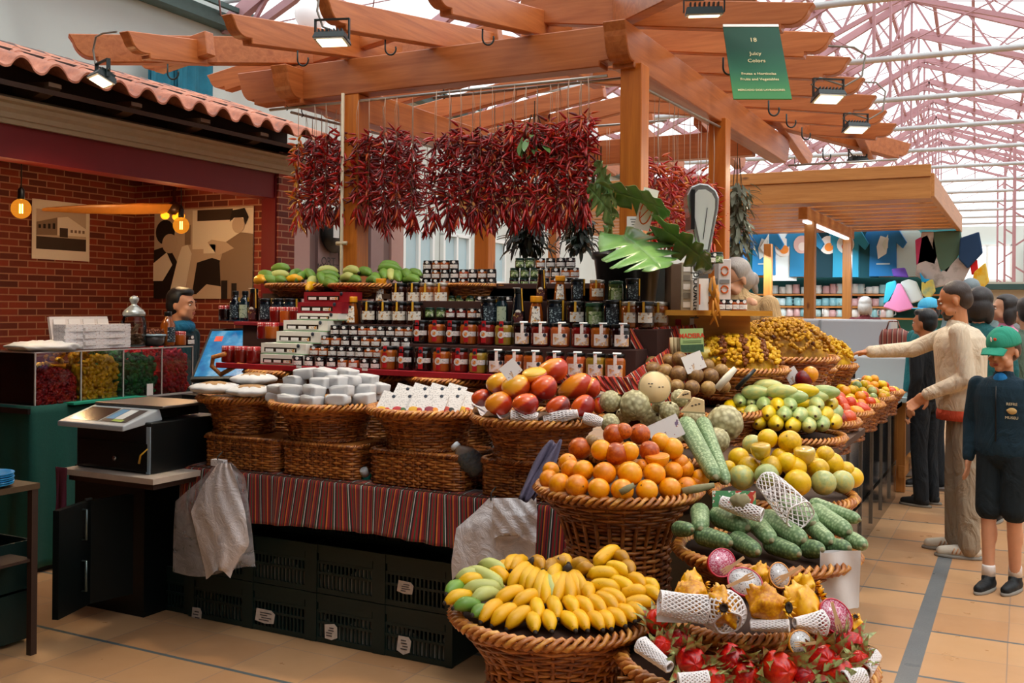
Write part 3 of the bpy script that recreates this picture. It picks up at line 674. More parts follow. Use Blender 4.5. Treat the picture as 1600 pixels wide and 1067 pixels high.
# dark cabinet (undercounter) at the left of the crates
mdk = M('dark_steel_cabinet', '#121a1b', .3, metal=.5); mhand = M('worn_steel_handle', '#5e6c6b', .3, metal=.8)
cab = thing('undercounter_cabinet', 'dark steel cabinet with open handled doors under the cash counter', 'cabinet', (-4.12, 3.75, 0))
def local(p, o): return Vector(p)-o.location
b = MB(); b.box((0, .1, .36), (.5, .55, .72)); obj('body', b, mdk, cab)
def slab(b, p, q, z0, z1, th=.03, mi=0):
    p = Vector(p); q = Vector(q); d = (q-p); L = d.length; a = math.atan2(d.y, d.x); m = (p+q)/2
    b.box((m.x, m.y, (z0+z1)/2), (L, th, z1-z0), mi, Matrix.Rotation(a, 3, 'Z')); return a
pa, pb_, pc = PZ(86, 972, .12), PZ(137, 946, .12), PZ(205, 930, .12)
for p, q, hd in ((pa, pb_, 1), (pb_, pc, 0)):
    b = MB(); p, q = local(p, cab), local(q, cab); slab(b, p, q, .13, .62); d_ = obj('door', b, mdk, cab)
    if hd:
        for z in (.28, .52):
            b = MB(); m = p.lerp(q, .72); n_ = Vector(((q-p).y, -(q-p).x, 0)).normalized()*.035
            b.tube([(m.x, m.y, z-.07), (m.x+n_.x, m.y+n_.y, z-.07), (m.x+n_.x, m.y+n_.y, z+.07), (m.x, m.y, z+.07)], .007, 6); obj('handle', b, mhand, d_)
        b = MB(); b.box((q.x, q.y, .38), (.012, .035, .5)); obj('steel_edge', b, mhand, d_)
lb = obj('paper_label', MB().box((0,0,0), (.085, .003, .08), 0), [mpap, mink]); lb.location = PY(212, 928, 3.62); lb.rotation_euler = (0, R(8), 0); tag(lb, 'torn printed paper label low down left of the crates', 'label')
for k in range(6):
    q = obj('print_line', MB().box((random.Random(k).uniform(-.012, .012), -.002, .028-.011*k), (.05, .001, .004)), mink, lb)
cr5 = thing('plastic_crate', 'dark green plastic crate left of the others, behind the torn label', 'crate', (-3.9, 4.0, .0), 0, 'crates stacked under the table'); obj('crate_shell', crm, None, cr5); lb.location.y = 3.71
# ================================================================ SHELVES AND JARS
mshelf = M('red_shelf_cloth', '#8a1420', .8, var=.2, vs_=40, bump=.3, bs=200); mriser = M('dark_riser_wood', '#3a1d16', .7, var=.2)
TIER = [(4.36, 1.222), (4.50, None), (4.66, None), (4.82, None), (5.00, None)]
zt = lambda u, v, Y: PY(u, v, Y).z
T2 = zt(820, 541, 4.50); T3 = zt(900, 512, 4.66); T4 = zt(900, 471, 4.76); T5 = zt(850, 443, 5.0)
sh = thing('jam_shelf', 'stepped display shelf edged in red cloth carrying the jam jars', 'shelf', (-2.83, 4.6, 1.2))
def shelfpart(nm, x0, x1, y0, y1, z, th, m, zlow=None):
    b = MB(); b.box(((x0+x1)/2+2.83, (y0+y1)/2-4.6, z-th/2-1.2), (x1-x0, y1-y0, th)); o = bev(obj(nm, b, m, sh), .003); return o
shelfpart('board', -4.08, -1.56, 4.29, 4.60, 1.222, .02, mshelf)
shelfpart('front_rail', -4.08, -1.56, 4.275, 4.29, 1.226, .03, M('crimson_rail', '#a01622', .5))
for k, (y, z) in enumerate(((4.44, T2), (4.60, T3), (4.705, T4), (4.93, T5))):
    x0 = [-3.2, -3.5, -3.45, -3.3][k]
    shelfpart('step', x0, -1.62+[.0, .05, -.05, -.25][k], y, y+.26, z-.001, z-1.222, mriser)
shelfpart('step', -4.2, -3.5, 4.55, 4.9, zt(400, 503, 4.62), .02, mshelf)
shelfpart('support', -4.15, -3.5, 4.57, 4.88, zt(400, 503, 4.62)-.02, .25, mriser)
# curled tray end at the left of the shelf
b = MB(); rnd = random.Random(2)
for y in (4.3, 4.62): b = MB(); b.tube([PY(420, 577, 4.3)-sh.location+Vector((0, y-4.3, 0)), PY(372, 570, 4.3)-sh.location+Vector((0, y-4.3, 0)), PY(345, 585, 4.3)-sh.location+Vector((0, y-4.3, 0)), PY(331, 572, 4.3)-sh.location+Vector((0, y-4.3, 0)), PY(333, 558, 4.3)-sh.location+Vector((0, y-4.3, 0)), PY(352, 553, 4.3)-sh.location+Vector((0, y-4.3, 0))], .014, 8); obj('curled_wicker_end', b, mwk1, sh)

mlid = M('black_metal_lid', '#101314', .28, metal=.3, coat=.3); mgold_lid = M('gold_lid', '#b98a3a', .3, metal=.6)
JAM = dict(dark=M('dark_berry_jam', '#1c0808', .08, coat=.8, rv=.1), amber=M('amber_jam', '#a8521a', .08, coat=.8, rv=.15), honey=M('golden_honey', '#8a4410', .06, coat=.9, rv=.1), must=M('mustard_fruit_jam', '#9c7a2a', .08, coat=.8, rv=.1), red=M('red_jam', '#6b140f', .08, coat=.8, rv=.15), blk=M('black_glass', '#0a1018', .06, coat=1), teal=M('dark_teal_glass', '#0c2028', .06, coat=1), green=M('green_pickle', '#3b4a22', .1, coat=.8, rv=.1), brown=M('brown_syrup', '#2e1208', .06, coat=1), pink=M('pink_jam', '#b5552c', .08, coat=.8, rv=.15))
def m_label(name, basec, inks, scale=55, th=.56, aniso=1.0):
    t = NT(name); v = t.co(); n_ = t.noise(t.mp(v, (1, 1, aniso)), scale, 3, .55)
    c = lin(basec)
    lv = t.ramp(n_, [(th-.01, 0.0), (th, 1.0)]); hue = t.ramp(t.noise(v, 22, 2), [(.35, inks[0]), (.5, inks[1]), (.62, inks[2])], 'CONSTANT')
    t.base(t.mix(lv, c, hue)); t.P(Roughness=.55); return t.m
mlw = m_label('white_printed_label', '#e3dcd6', ('#8b8488', '#c9a090', '#6a6c76'), 90, .60, 2.5)
mlp = m_label('fruit_printed_label', '#e8d8cf', ('#cf7a66', '#e0a86a', '#c9a9a0'), 40, .54)
mlh = m_label('honey_printed_label', '#e6dfd4', ('#8f857c', '#c98a35', '#a09890'), 60, .57)
mlg = m_label('green_printed_label', '#9fb37a', ('#5b7a3c', '#d8dcc0', '#39502c'), 60, .52)
mlgr = m_label('sage_printed_label', '#aebba0', ('#6d7f68', '#8b987c', '#4d5b4c'), 60, .58)
mlred = M('red_label_band', '#b3151b', .5); mldark = m_label('navy_white_print', '#10202c', ('#9fb2b8', '#9fb2b8', '#7d949c'), 110, .58); mstick = M('white_price_sticker', '#ece8e4', .5)
myel = M('yellow_ribbon_strip', '#d2a02c', .5); mcapy = M('yellow_cap', '#d98f12', .35); mfruitprint = m_label('peach_print', '#e4c0a0', ('#c94a2c', '#e08a3c', '#b53426'), 60, .48); mgrip = M('stamp_navy', '#222b3a', .5)
msilver = M('silver_lid', '#b6b0a6', .3, metal=.8)
def gingham():
    t = NT('red_gingham_lid'); X, Y, Z = t.sep(t.co()); f = lambda c: t.math('GREATER_THAN', t.math('FRACT', t.math('MULTIPLY', c, 70.0)), .5)
    s_ = t.math('MULTIPLY_ADD', f(X), .5, t.math('MULTIPLY', t.math('MAXIMUM', f(Y), f(Z)), .5)); t.base(t.ramp(s_, [(0, '#f0e6e2'), (.4, '#d86060'), (.9, '#b01820')], 'CONSTANT')); t.P(Roughness=.4); return t.m
mging = gingham()
FA = -PI/2+R(24)      # direction the labels face (towards the visitors in front of the stall)
def patch(mb, r, z0, z1, a0, a1, mi=0, r1=None, n=10, off=.0012):
    r1 = r if r1 is None else r1
    mb.grid(lambda u, v: ((r*(1-v)+r1*v+off)*math.cos(FA+a0+(a1-a0)*u), (r*(1-v)+r1*v+off)*math.sin(FA+a0+(a1-a0)*u), z0+(z1-z0)*v), n, 2, mi)
def disc_on(mb, r, z, a, rad, mi=0, off=.0022, n=14):
    vs = [((r+off)*math.cos(FA+a), (r+off)*math.sin(FA+a), z)]
    for k in range(n): q = TAU*k/n; aa = a+rad*math.cos(q)/r; vs.append(((r+off)*math.cos(FA+aa), (r+off)*math.sin(FA+aa), z+rad*math.sin(q)))
    mb.add(vs, [(0, k+1, (k+1) % n+1) for k in range(n)], mi, False)
def body(r, h, neck=.85, sh_=.12):
    b = MB(); b.lathe([(r*.88, 0), (r*.98, h*.03), (r, h*.08), (r, h*(1-sh_*1.5)), (r*.97, h*(1-sh_)), (r*neck, h*(1-sh_*.3)), (r*neck, h)], 20); return b
def lidm(r, z, h, n=20): b = MB(); b.lathe([(r, z), (r*1.02, z+h*.15), (r*1.02, z+h*.8), (r*.97, z+h), (0, z+h)], n); return b
JT = {}
def jt(kind, cont):
    k = (kind, cont)
    if k in JT: return JT[k]
    P = []; bm = JAM[cont]
    if kind == 'badge':
        r, h = .047, .120; P.append(('jar', body(r, h-.012), bm)); P.append(('lid', lidm(r*.9, h-.016, .018), mlid))
        b = MB(); patch(b, r, .012, h-.03, -.52, .02); b.box(((r*.7)*math.cos(FA-.25), (r*.7)*math.sin(FA-.25), h+.003), (.018, .022, .001)); patch(b, r*.93, h-.03, h+.002, -.5, .0); P.append(('red_band', b, mlred))
        b = MB(); disc_on(b, r, h*.46, -.25, .019); patch(b, r, h*.36, h*.56, .1, .95, off=.0016); P.append(('white_label', b, mlw)); b = MB(); disc_on(b, r, h*.46, -.28, .010, off=.003); P.append(('fruit_picture', b, mfruitprint))
        b = MB(); disc_on(b, r*.93, h*.86, -.25, .008, off=.003); P.append(('round_stamp', b, mgrip))
    elif kind == 'square':
        r, h = .049, .115; P.append(('jar', body(r, h-.012), bm)); P.append(('lid', lidm(r*.9, h-.014, .016), mlid))
        b = MB(); patch(b, r, .012, h*.58, -.75, .75); patch(b, r, h*.58, h, -.16, .16, r1=r*.95); P.append(('printed_label', b, mlp)); b = MB(); disc_on(b, r, h*.5, .42, .009, off=.003); P.append(('round_stamp', b, mgrip))
        b = MB(); b.box((0.018, -.02, h+.005), (.04, .014, .002), 0, Matrix.Rotation(.3, 3, 'Z') @ Matrix.Rotation(R(25), 3, 'X')); P.append(('price_sticker', b, mstick))
    elif kind == 'small':
        r, h = .028, .055; P.append(('jar', body(r, h-.010, .9), bm)); P.append(('lid', lidm(r*.93, h-.014, .013, 16), mlid))
        b = MB(); patch(b, r, .006, h*.52, -.85, .85, n=8); P.append(('white_label', b, mlw)); b = MB(); disc_on(b, r*.98, h*.78, 0, .0085, off=.0035); P.append(('heart_tag', b, mstick))
    elif kind == 'smallgreen':
        r, h = .0285, .058; P.append(('jar', body(r, h-.010, .9), bm)); P.append(('lid', lidm(r*.93, h-.014, .013, 16), M('dark_green_lid', '#173226', .3))); b = MB(); patch(b, r, .008, h*.6, -.8, .8, n=8); P.append(('green_label', b, mlg))
    elif kind == 'honey':
        r, h = .0495, .13; P.append(('jar', body(r, h-.012), bm)); P.append(('lid', lidm(r*.92, h-.018, .02), msilver if cont == 'honey' else mlid))
        b = MB(); patch(b, r, h*.22, h*.60, -.75, .75); P.append(('honey_label', b, mlh)); b = MB(); patch(b, r, h*.6, h, -.3, -.08, r1=r*.95, off=.003); P.append(('yellow_strip', b, myel))
        if True: b = MB(); b.box((.01, -.012, h+.004), (.036, .012, .002), 0, Matrix.Rotation(.3, 3, 'Z')); P.append(('price_sticker', b, mstick))
    elif kind == 'navy':
        r, h = .047, .137; P.append(('jar', body(r, h-.010, .9), bm)); P.append(('lid', lidm(r*.93, h-.018, .02), mlid)); b = MB(); patch(b, r, h*.12, h*.74, -.6, .75); P.append(('navy_print', b, mldark)); b = MB(); patch(b, r, h*.25, h, .85, 1.15, off=.003); P.append(('yellow_strip', b, myel))
    elif kind == 'green':
        r, h = .047, .123; P.append(('jar', body(r, h-.012, .9), bm)); P.append(('lid', lidm(r*.93, h-.018, .02), M('green_lid', '#20432f', .3))); b = MB(); patch(b, r, h*.08, h*.66, -.75, .75); P.append(('green_label', b, mlg))
        b = MB(); b.box((.01, -.012, h+.004), (.036, .012, .002)); P.append(('price_sticker', b, mstick))
    elif kind == 'pale':
        r, h = .034, .15; P.append(('bottle', body(r, h-.012, .7, .2), bm)); P.append(('lid', lidm(r*.72, h-.02, .022), mlid)); b = MB(); patch(b, r, h*.1, h*.66, -.75, .75); P.append(('sage_label', b, mlgr))
    elif kind == 'cone':
        b = MB(); b.lathe([(.038, 0), (.04, .01), (.034, .08), (.022, .17), (.0215, .18)], 20); P.append(('bottle', b, bm)); P.append(('cap', lidm(.0235, .172, .026), mlid))
        b = MB(); disc_on(b, .037, .048, -.1, .026, off=.004); patch(b, .0395, .012, .052, -.65, .45, r1=.037); P.append(('maroon_label', b, m_lb)); b = MB(); disc_on(b, .034, .075, -.1, .012, off=.0065); P.append(('gold_picture', b, mlh)); b = MB(); patch(b, .034, .08, .198, .5, .75, r1=.0225, off=.003); P.append(('yellow_strip', b, myel))
        b = MB(); b.box((-.004, -.02, .2), (.036, .012, .002), 0, Matrix.Rotation(.2, 3, 'Z')); P.append(('price_sticker', b, mstick))
    elif kind == 'honeycone':
        b = MB(); b.lathe([(.042, 0), (.044, .008), (.036, .08), (.027, .122), (.027, .13)], 8); P.append(('bottle', b, bm)); P.append(('yellow_cap', lidm(.031, .125, .034, 14), mcapy)); b = MB(); patch(b, .044, .012, .104, -.6, .6, r1=.032, off=.002); P.append(('honey_label', b, mlh)); b = MB(); disc_on(b, .033, .1, .0, .007, off=.006); P.append(('round_stamp', b, mgrip))
    elif kind == 'ging':
        r, h = .041, .092; P.append(('jar', body(r, h-.012), bm)); P.append(('lid', lidm(r*.95, h-.02, .022), mging))
    elif kind == 'olive':
        b = MB(); b.lathe([(.036, 0), (.038, .01), (.038, .115), (.024, .14), (.018, .15), (.018, .165)], 16); P.append(('bottle', b, bm)); P.append(('cap', lidm(.02, .16, .024), mlid)); b = MB(); patch(b, .038, .02, .1, -.7, .7); P.append(('label', b, mlgr if cont == 'teal' else mldark)); b = MB(); patch(b, .038, .03, .145, .8, 1.2, r1=.03, off=.003); P.append(('yellow_strip', b, myel))
    JT[k] = [(n_, m_.mesh(kind+'_'+n_, mt)) for n_, m_, mt in P]; return JT[k]
m_lb = m_label('maroon_printed_label', '#4a1418', ('#c9a25a', '#8a5a3a', '#d8c8b0'), 70, .60)
NAME = dict(badge='jam_jar', square='jam_jar', small='small_jam_jar', smallgreen='small_relish_jar', honey='honey_jar', navy='salt_jar', green='pickle_jar', pale='syrup_bottle', cone='syrup_bottle', honeycone='honey_bottle', ging='jam_jar', olive='oil_bottle')
DESC = dict(badge='red-banded jam jar', square='jam jar with square fruit label', small='small white-labelled jar', smallgreen='small green-labelled jar', honey='honey jar', navy='dark jar with white print', green='green-labelled jar', pale='bottle with sage label', cone='dark conical bottle', honeycone='yellow-capped honey bottle', ging='gingham-lidded jam jar', olive='dark oil bottle')
CONT = dict(dark='dark', amber='amber', honey='golden', must='mustard-coloured', red='red', blk='black', teal='dark teal', green='green', brown='brown', pink='pinkish')
seen_lab = {}
def jar(kind, cont, loc, label, rz=0, sc_=1, group=None):
    P = jt(kind, cont); o = obj(NAME[kind], P[0][1], None, None, loc, (0, 0, rz), sc_)
    for n_, me in P[1:]: obj(n_, me, None, o)
    tag(o, label, 'bottle' if 'bottle' in NAME[kind] else 'jar', group); return o
def row(items, Y, z, where, group, sc_=1):
    # items: (u, kind, cont); numbered from the left within the row
    for i, (u, kind, cont) in enumerate(items):
        p = PY(u, 480, Y); rz = random.Random(int(u*7+z*100)).uniform(-.12, .12)
        jar(kind, cont, (p.x, Y, z), '%s, %s, %s' % (DESC[kind], where, nth(i, len(items))), rz, sc_, group)
random.seed(5)
Z1 = 1.223
row([(608,'badge','amber'),(634,'badge','dark'),(662,'badge','dark'),(691,'badge','amber'),(719,'badge','red'),(748,'badge','must')], 4.36, Z1, 'bottom row of the shelf', 'red-banded jars, bottom row')
row([(776,'square','dark'),(804,'square','pink'),(834,'square','amber'),(868,'square','red'),(901,'square','pink'),(932,'square','must'),(962,'square','amber')], 4.36, Z1, 'bottom row behind the mangoes', 'square-labelled jars, bottom row')
row([(658,'badge','dark'),(683,'badge','amber'),(708,'badge','dark'),(733,'badge','amber'),(760,'badge','red'),(788,'badge','must')], 4.50, T2+.002, 'second row of the shelf', 'red-banded jars, second row')
row([(816,'square','dark'),(845,'square','red'),(876,'square','pink'),(909,'square','red'),(939,'square','amber'),(970,'square','dark')], 4.50, T2+.002, 'second row of the shelf', 'square-labelled jars, second row')
row([(810,'cone','blk'),(838,'honeycone','honey'),(868,'navy','blk'),(900,'honey','dark'),(929,'green','green'),(956,'navy','blk'),(986,'honey','honey'),(1007,'honey','brown')], 4.66, T3+.002, 'third row, right half', 'third row of mixed jars')
row([(1016,'honey','honey'),(1030,'honey','honey')], 4.84, T3+.002, 'at the far right end of the third row', 'third row of mixed jars')
row([(764,'navy','blk'),(784,'pale','teal')], 4.66, T3+.006, 'third row left of the cone bottle', 'third row of mixed jars')
row([(846,'cone','brown'),(875,'honeycone','honey'),(903,'navy','blk'),(933,'honey','honey'),(962,'green','green'),(988,'navy','blk')], 4.765, T4+.002, 'fourth row by the plant pot', 'fourth row of mixed jars', .83)
# left half third row: honey jars
zl = zt(600, 503, 4.66)
row([(550,'honeycone','honey'),(577,'honey','dark'),(602,'honey','dark'),(625,'honey','brown'),(648,'honey','brown')], 4.66, T3-.004, 'third row below the green bananas', 'honey jars, third row')
row([(595,'honeycone','honey'),(624,'honey','brown'),(648,'honey','brown'),(668,'honey','honey'),(690,'honey','honey')], 4.84, zt(640, 478, 4.84), 'fourth row under the stacked small jars', 'honey jars, fourth row')
row([(672,'smallgreen','green'),(689,'smallgreen','green'),(704,'small','red'),(721,'small','red'),(738,'small','pink'),(752,'small','dark')], 4.70, zt(710, 497, 4.70), 'row above the red-banded jars', 'little jars above the red-banded ones')
row([(u, 'smallgreen' if u < 740 else 'small', 'green' if u < 740 else 'dark') for u in (706, 720, 735, 750, 765, 780, 794)], 4.86, zt(750, 478, 4.86), 'row under the small wicker basket', 'little jars under the wicker basket')
# small white-labelled jars stacked on the left, four layers
zsm = [1.223, 1.223+.056, 1.223+.112, 1.223+.168]; cc = ['dark','dark','amber','dark','amber','pink','dark','amber','dark','dark']
for k, (u0, u1, n_) in enumerate(((467, 588, 8), (478, 592, 9), (510, 635, 9), (524, 640, 9))):
    Y = 4.34+.055*k
    row([(u0+(u1-u0)*i/(n_-1), 'small', cc[(i*3+k) % 10]) for i in range(n_)], Y, zsm[k]+.0, 'layer %s of the white-labelled stack' % ['one, the lowest', 'two', 'three', 'four, the top'][k], 'small white-labelled jars in a stack')
bb = thing('jar_riser', 'hidden stepped block under the stack of small white-labelled jars', 'riser', (0,0,0))
# little jars on the top tier, behind
zz = zt(715, 442, 5.02)
for k, us in enumerate(([666+14.6*i for i in range(8)], [667+14.4*i for i in range(8)], [668, 682, 695, 709])):
    row([(u, 'small', cc[(int(u)+k) % 10]) for u in us], 5.02, zz+.054*k-.03, 'top stack left of the amber post, %s' % ['lowest layer', 'middle layer', 'top layer'][k], 'little jars stacked left of the amber post')
zz = zt(850, 441, 5.1)
for k, us in enumerate(([803, 819, 835, 851, 867, 883, 896], [804, 820, 836, 852, 868, 884, 897], [812, 828, 844, 860, 876, 891])):
    row([(u, 'smallgreen' if u < 838 else 'small', ['green', 'green', 'red', 'dark'][int(u) % 4] if u < 838 else cc[int(u) % 10]) for u in us], 5.1, zz+.056*k-.03, 'top stack left of the plant pot, %s' % ['lowest layer', 'middle layer', 'top layer'][k], 'little jars stacked left of the plant pot')
shelfpart('step', -3.25, -1.9, 5.0-.07, 5.22, min(zt(715, 442, 5.02), zz)-.032, .3, mriser)
# oil bottles and gingham jars on the left step
zL = zt(400, 503, 4.62)+.003
row([(352,'ging','dark'),(368,'olive','blk'),(383,'olive','teal'),(397,'cone','brown'),(416,'navy','blk'),(436,'navy','blk'),(454,'navy','teal')], 4.70, zL, 'left end of the display', 'dark bottles at the left end')
row([(462,'olive','blk')], 4.9, zL+.11, 'behind the red boxes', None)
row([(432,'ging','red'),(448,'ging','amber'),(463,'ging','red')], 4.60, zL-.006, 'beside the pale boxes, upper group', 'gingham-lidded jars')
row([(358,'ging','red'),(378,'ging','red'),(397,'ging','red')], 4.38, Z1, 'bottom left on the shelf', 'gingham-lidded jars')
row([(413,'ging','red'),(425,'ging','amber')], 4.50, zt(415, 529, 4.5), 'on the middle pale boxes', 'gingham-lidded jars')
KIDS.pop('jar_riser', None); bpy.data.objects.remove(bb)
# boxed gift sets
mbw = M('white_gift_card', '#ebe7dc', .6, var=.05, vs_=40); mbg = M('green_box_base', '#7fa27a', .6); mbr = M('crimson_gift_card', '#8f1522', .5)
def giftbox(u0, u1, v0, v1, Y, dpt, kind, label, k):
    p0, p1 = PY(u0, v1, Y), PY(u1, v0, Y); wd = p1.x-p0.x; z0 = p0.z if k is None else k; h = (v1-v0)/FPX*dep((p0+p1)/2)
    o = thing('gift_box', label, 'box', ((p0.x+p1.x)/2, Y+dpt/2, z0), 0, 'boxed sets of little jars'); mm = mbw if kind == 'w' else mbr
    b = MB(); b.box((0, 0, h/2), (wd, dpt, h), 0); obj('carton', b, mm, o)
    b = MB(); b.box((-.02, -dpt/2-.001, h*.42), (wd*.72, .002, h*.4), 0); obj('window', b, M('box_window_dark', '#33261f', .2), o)
    for i in range(3):
        b = MB(); b.box((-.02+wd*(-.24+.24*i), -dpt/2-.003, h*.36), (wd*.17, .003, h*.26)); obj('little_jar_label', b, mstick if i != 2 else mlh, o)
    if kind == 'w': b = MB(); b.box((0, 0, .003), (wd+.002, dpt+.002, .006)); obj('green_base', b, mbg, o)
    b = MB(); b.lathe([(0, -.001), (.011, -.001), (.011, .001), (0, .001)], 14, 0, Matrix.Translation((wd*.34, -dpt/2-.003, h*.82)) @ Matrix.Rotation(PI/2, 4, 'X')); obj('round_stamp', b, mgrip, o)
    return h
z = 1.223; h1 = giftbox(407, 470, 547, 563, 4.33, .13, 'w', 'white and green gift box of three jars, lowest of the left stack', z)
h2 = giftbox(408, 478, 529, 546, 4.36, .13, 'w', 'white and green gift box of three jars, second of the left stack', z+h1+.001)
z3 = z+h1+h2+.002; h3 = giftbox(432, 500, 510, 528, 4.42, .13, 'w', 'white and green gift box of three jars, third up the left stack', z3)
h4 = giftbox(443, 512, 493, 510, 4.48, .13, 'w', 'white and green gift box of three jars, fourth up the left stack', z3+h3+.001)
h5 = giftbox(464, 528, 483, 494, 4.53, .13, 'w', 'thin white gift box directly beneath the crimson boxes', z3+h3+h4+.002)
h6 = giftbox(465, 534, 471, 488, 4.56, .13, 'r', 'crimson gift box of three jars, lower of the two', z3+h3+h4+h5+.003)
h7 = giftbox(475, 545, 454, 470, 4.62, .13, 'r', 'crimson gift box of three jars, upper of the two', z3+h3+h4+h5+h6+.004)
for nm, x0, x1, y0, z1_ in (('step', PY(440, 500, 4.5).x, PY(500, 500, 4.5).x, 4.56, z3-.002),): shelfpart(nm, x0, x1, y0, y0+.12, z1_, z1_-1.222, mriser)
# small wicker baskets on the top tiers
for i, (u0, u1, v, Y) in enumerate(((700, 781, 446, 4.95), (778, 800, 446, 4.98))):
    p = PY((u0+u1)/2, v, Y); rr = (u1-u0)/2/FPX*dep(p); basket('small wicker basket %s' % ['under the stacked little jars, beside the amber post', 'at the left of the green-labelled little jars'][i], (p.x, Y, p.z-.07), [(rr*.7, 0), (rr*.8, .03), (rr, .07)], 7, 18, None, key='sb%d' % i, rim=.008)
# shelf price tags on the front rail
for i, u in enumerate((467, 503, 537, 570)):
    o = obj('price_tag', MB().box((0,0,0), (.034, .002, .012)), mstick, None, (PY(u, 568, 4.27).x, 4.270, 1.223)); tag(o, 'tiny white price tag on the red shelf edge, %s' % nth(i, 4), 'tag', 'price tags on the shelf edge')
# bright striped cloth falling over the right end of the steps
def drape(ps, name, label, n=26, m=26, ul=.5, amp=.012, fr=30):
    A, B_, C_, D__ = ps  # top-left, top-right, bottom-right, bottom-left
    def fn(u, v):
        p = A.lerp(B_, u).lerp(D__.lerp(C_, u), v); sag = math.sin(PI*u)*.0
        nrm = (B_-A).cross(D__-A).normalized(); return p+nrm*(amp*math.sin(u*fr+v*3)*(.4+v)+.006*math.sin(u*fr*2.3-v*4))
    o = cloth(name, fn, n*4, m, mstrb, ul); tag(o, label, 'cloth', 'bright striped cloths at the right end of the jam shelf'); return o
drape([Vector((-1.72, 4.55, T3-.0)), Vector((-1.50, 4.98, T3+.02)), Vector((-1.36, 4.98, .98)), Vector((-1.5, 4.6, 1.06))], 'striped_cloth', 'bright red and orange striped cloth falling from the upper step', ul=.5)
drape([Vector((-1.62, 4.27, 1.235)), Vector((-1.53, 4.62, T2)), Vector((-1.40, 4.66, .96)), Vector((-1.50, 4.30, 1.10))], 'striped_cloth', 'bright red and orange striped cloth over the lower step end', ul=.42)
drape([Vector((-1.95, 4.262, 1.24)), Vector((-1.56, 4.262, 1.24)), Vector((-1.50, 4.25, 1.15)), Vector((-1.9, 4.255, 1.19))], 'striped_cloth', 'short bright striped cloth edge below the square-labelled jars', ul=.4, amp=.006)
# ================================================================ FRUIT AND GOODS IN THE BASKETS
def uvz(zx, zy, x0, y0, s): return x0+zx/s, y0+zy/s
def ringd(cen, u, rho):   # depth of a point rho metres in front of the basket axis, seen at pixel column u
    dc = dep(cen); uc = 800+FPX*(Vector(cen)-EYE).dot(CR)/dc; lat = (u-uc)/FPX*dc
    return dc-math.sqrt(max(0, rho*rho-lat*lat)) if abs(lat) < rho else dc+.02
def mango_mat(name, c0, c1, c2, ang=0):
    t = NT(name); v = t.co(); X, Y, Z = t.sep(v); n_ = t.noise(v, 14, 3)
    f = t.math('ADD', t.math('MULTIPLY_ADD', Z, 6.5, t.math('MULTIPLY', X, -4.0)), t.math('MULTIPLY_ADD', n_, .7, .08)); f = t.math('ADD', f, t.math('MULTIPLY_ADD', t.rnd(), .3, -.1))
    c = t.ramp(f, [(.15, c0), (.5, c1), (.85, c2)]); sp = t.ramp(t.noise(v, 260, 1), [(.66, 0.0), (.72, .5)]); t.base(t.mix(sp, c, '#e8b060')); t.P(Roughness=.25, Coat_Weight=.4, Coat_Roughness=.15); return t.m
mmy = mango_mat('yellow_mango_skin', '#b23a0c', '#dd8a16', '#e6a326'); mmo = mango_mat('orange_mango_skin', '#b82e0a', '#d9600f', '#e58a1c'); mmr = mango_mat('red_mango_skin', '#951410', '#bf2410', '#de5a14'); mmd = mango_mat('dark_red_mango_skin', '#6c1012', '#9a1812', '#cc4a16')
mstem = M('brown_stalk', '#4a3218', .8)
def mango_me():
    b = MB(); b.ell((0,0,0), (.5, .42, .40), 24, 16, fn=lambda p: Vector((p.x*(1+.08*p.z)+.06*p.z*p.z, p.y, p.z*(1+.1*p.x)))); return b
def smesh(b, name, m): return b.mesh(name, m)
mango_b = mango_me(); MGM = {k: mango_b.mesh('mango_'+k, m) for k, m in dict(y=mmy, o=mmo, r=mmr, d=mmd).items()}
stem_b = MB(); stem_b.lathe([(.07, -.03), (.05, .02), (.035, .03), (0, .03)], 8); stem_me = stem_b.mesh('stalk_scar', mstem)
def mango(u, v, w_, h_, k, rho, roll, label, cen=(-1.80, 3.76, 1.0), stemdir=None):
    d = ringd(cen, u, rho); p = PD(u, v, d); s = w_*2*d/FPX
    o = obj('mango', MGM[k], None, None, p); o.scale = (s, s*min(1, h_/w_)*1.15, s*min(1.0, h_/w_)*1.22); o.rotation_euler = (R(random.uniform(-15, 15)), -roll, YAW+random.uniform(-.15, .15))
    st = obj('stalk_scar', stem_me, None, o, (.42*.55, -.42*.72, .02), (R(100), 0, R(25)))
    return tag(o, label, 'fruit', 'mangoes in the basket')
random.seed(11)
mango(752, 622, 16, 14, 'd', .22, .2, 'dark red mango peeping out at the far left of the mango pile')
mango(835, 615, 20, 17, 'd', .1, .2, 'dark mango deep in the pile behind the front row')
mango(779, 631, 22, 19, 'o', .235, .2, 'orange mango at the front left, above the white liner')
mango(821, 632, 21, 18, 'r', .245, 0, 'red mango second from the left in the front row')
mango(872, 635, 20, 16, 'd', .235, .3, 'dark red and orange mango in the middle of the front row')
mango(911, 635, 20, 17, 'r', .235, .5, 'bright red mango fourth in the front row')
mango(937, 634, 13, 15, 'r', .21, 1.2, 'red mango at the right end of the front row')
mango(779, 600, 20, 18, 'y', .13, .1, 'yellow mango at the upper left of the pile, beside the price card')
mango(806, 605, 23, 20, 'y', .17, .1, 'round yellow mango with a red underside, upper left')
mango(850, 606, 21, 20, 'r', .15, .1, 'deep red round mango in the middle of the upper row')
mango(923, 606, 16, 17, 'o', .1, .4, 'orange mango behind the long red one at the right')
mango(899, 605, 29, 19, 'o', .15, .45, 'long red and orange mango at the upper right')
mango(862, 580, 27, 19, 'o', .03, .35, 'large orange mango on top of the pile')
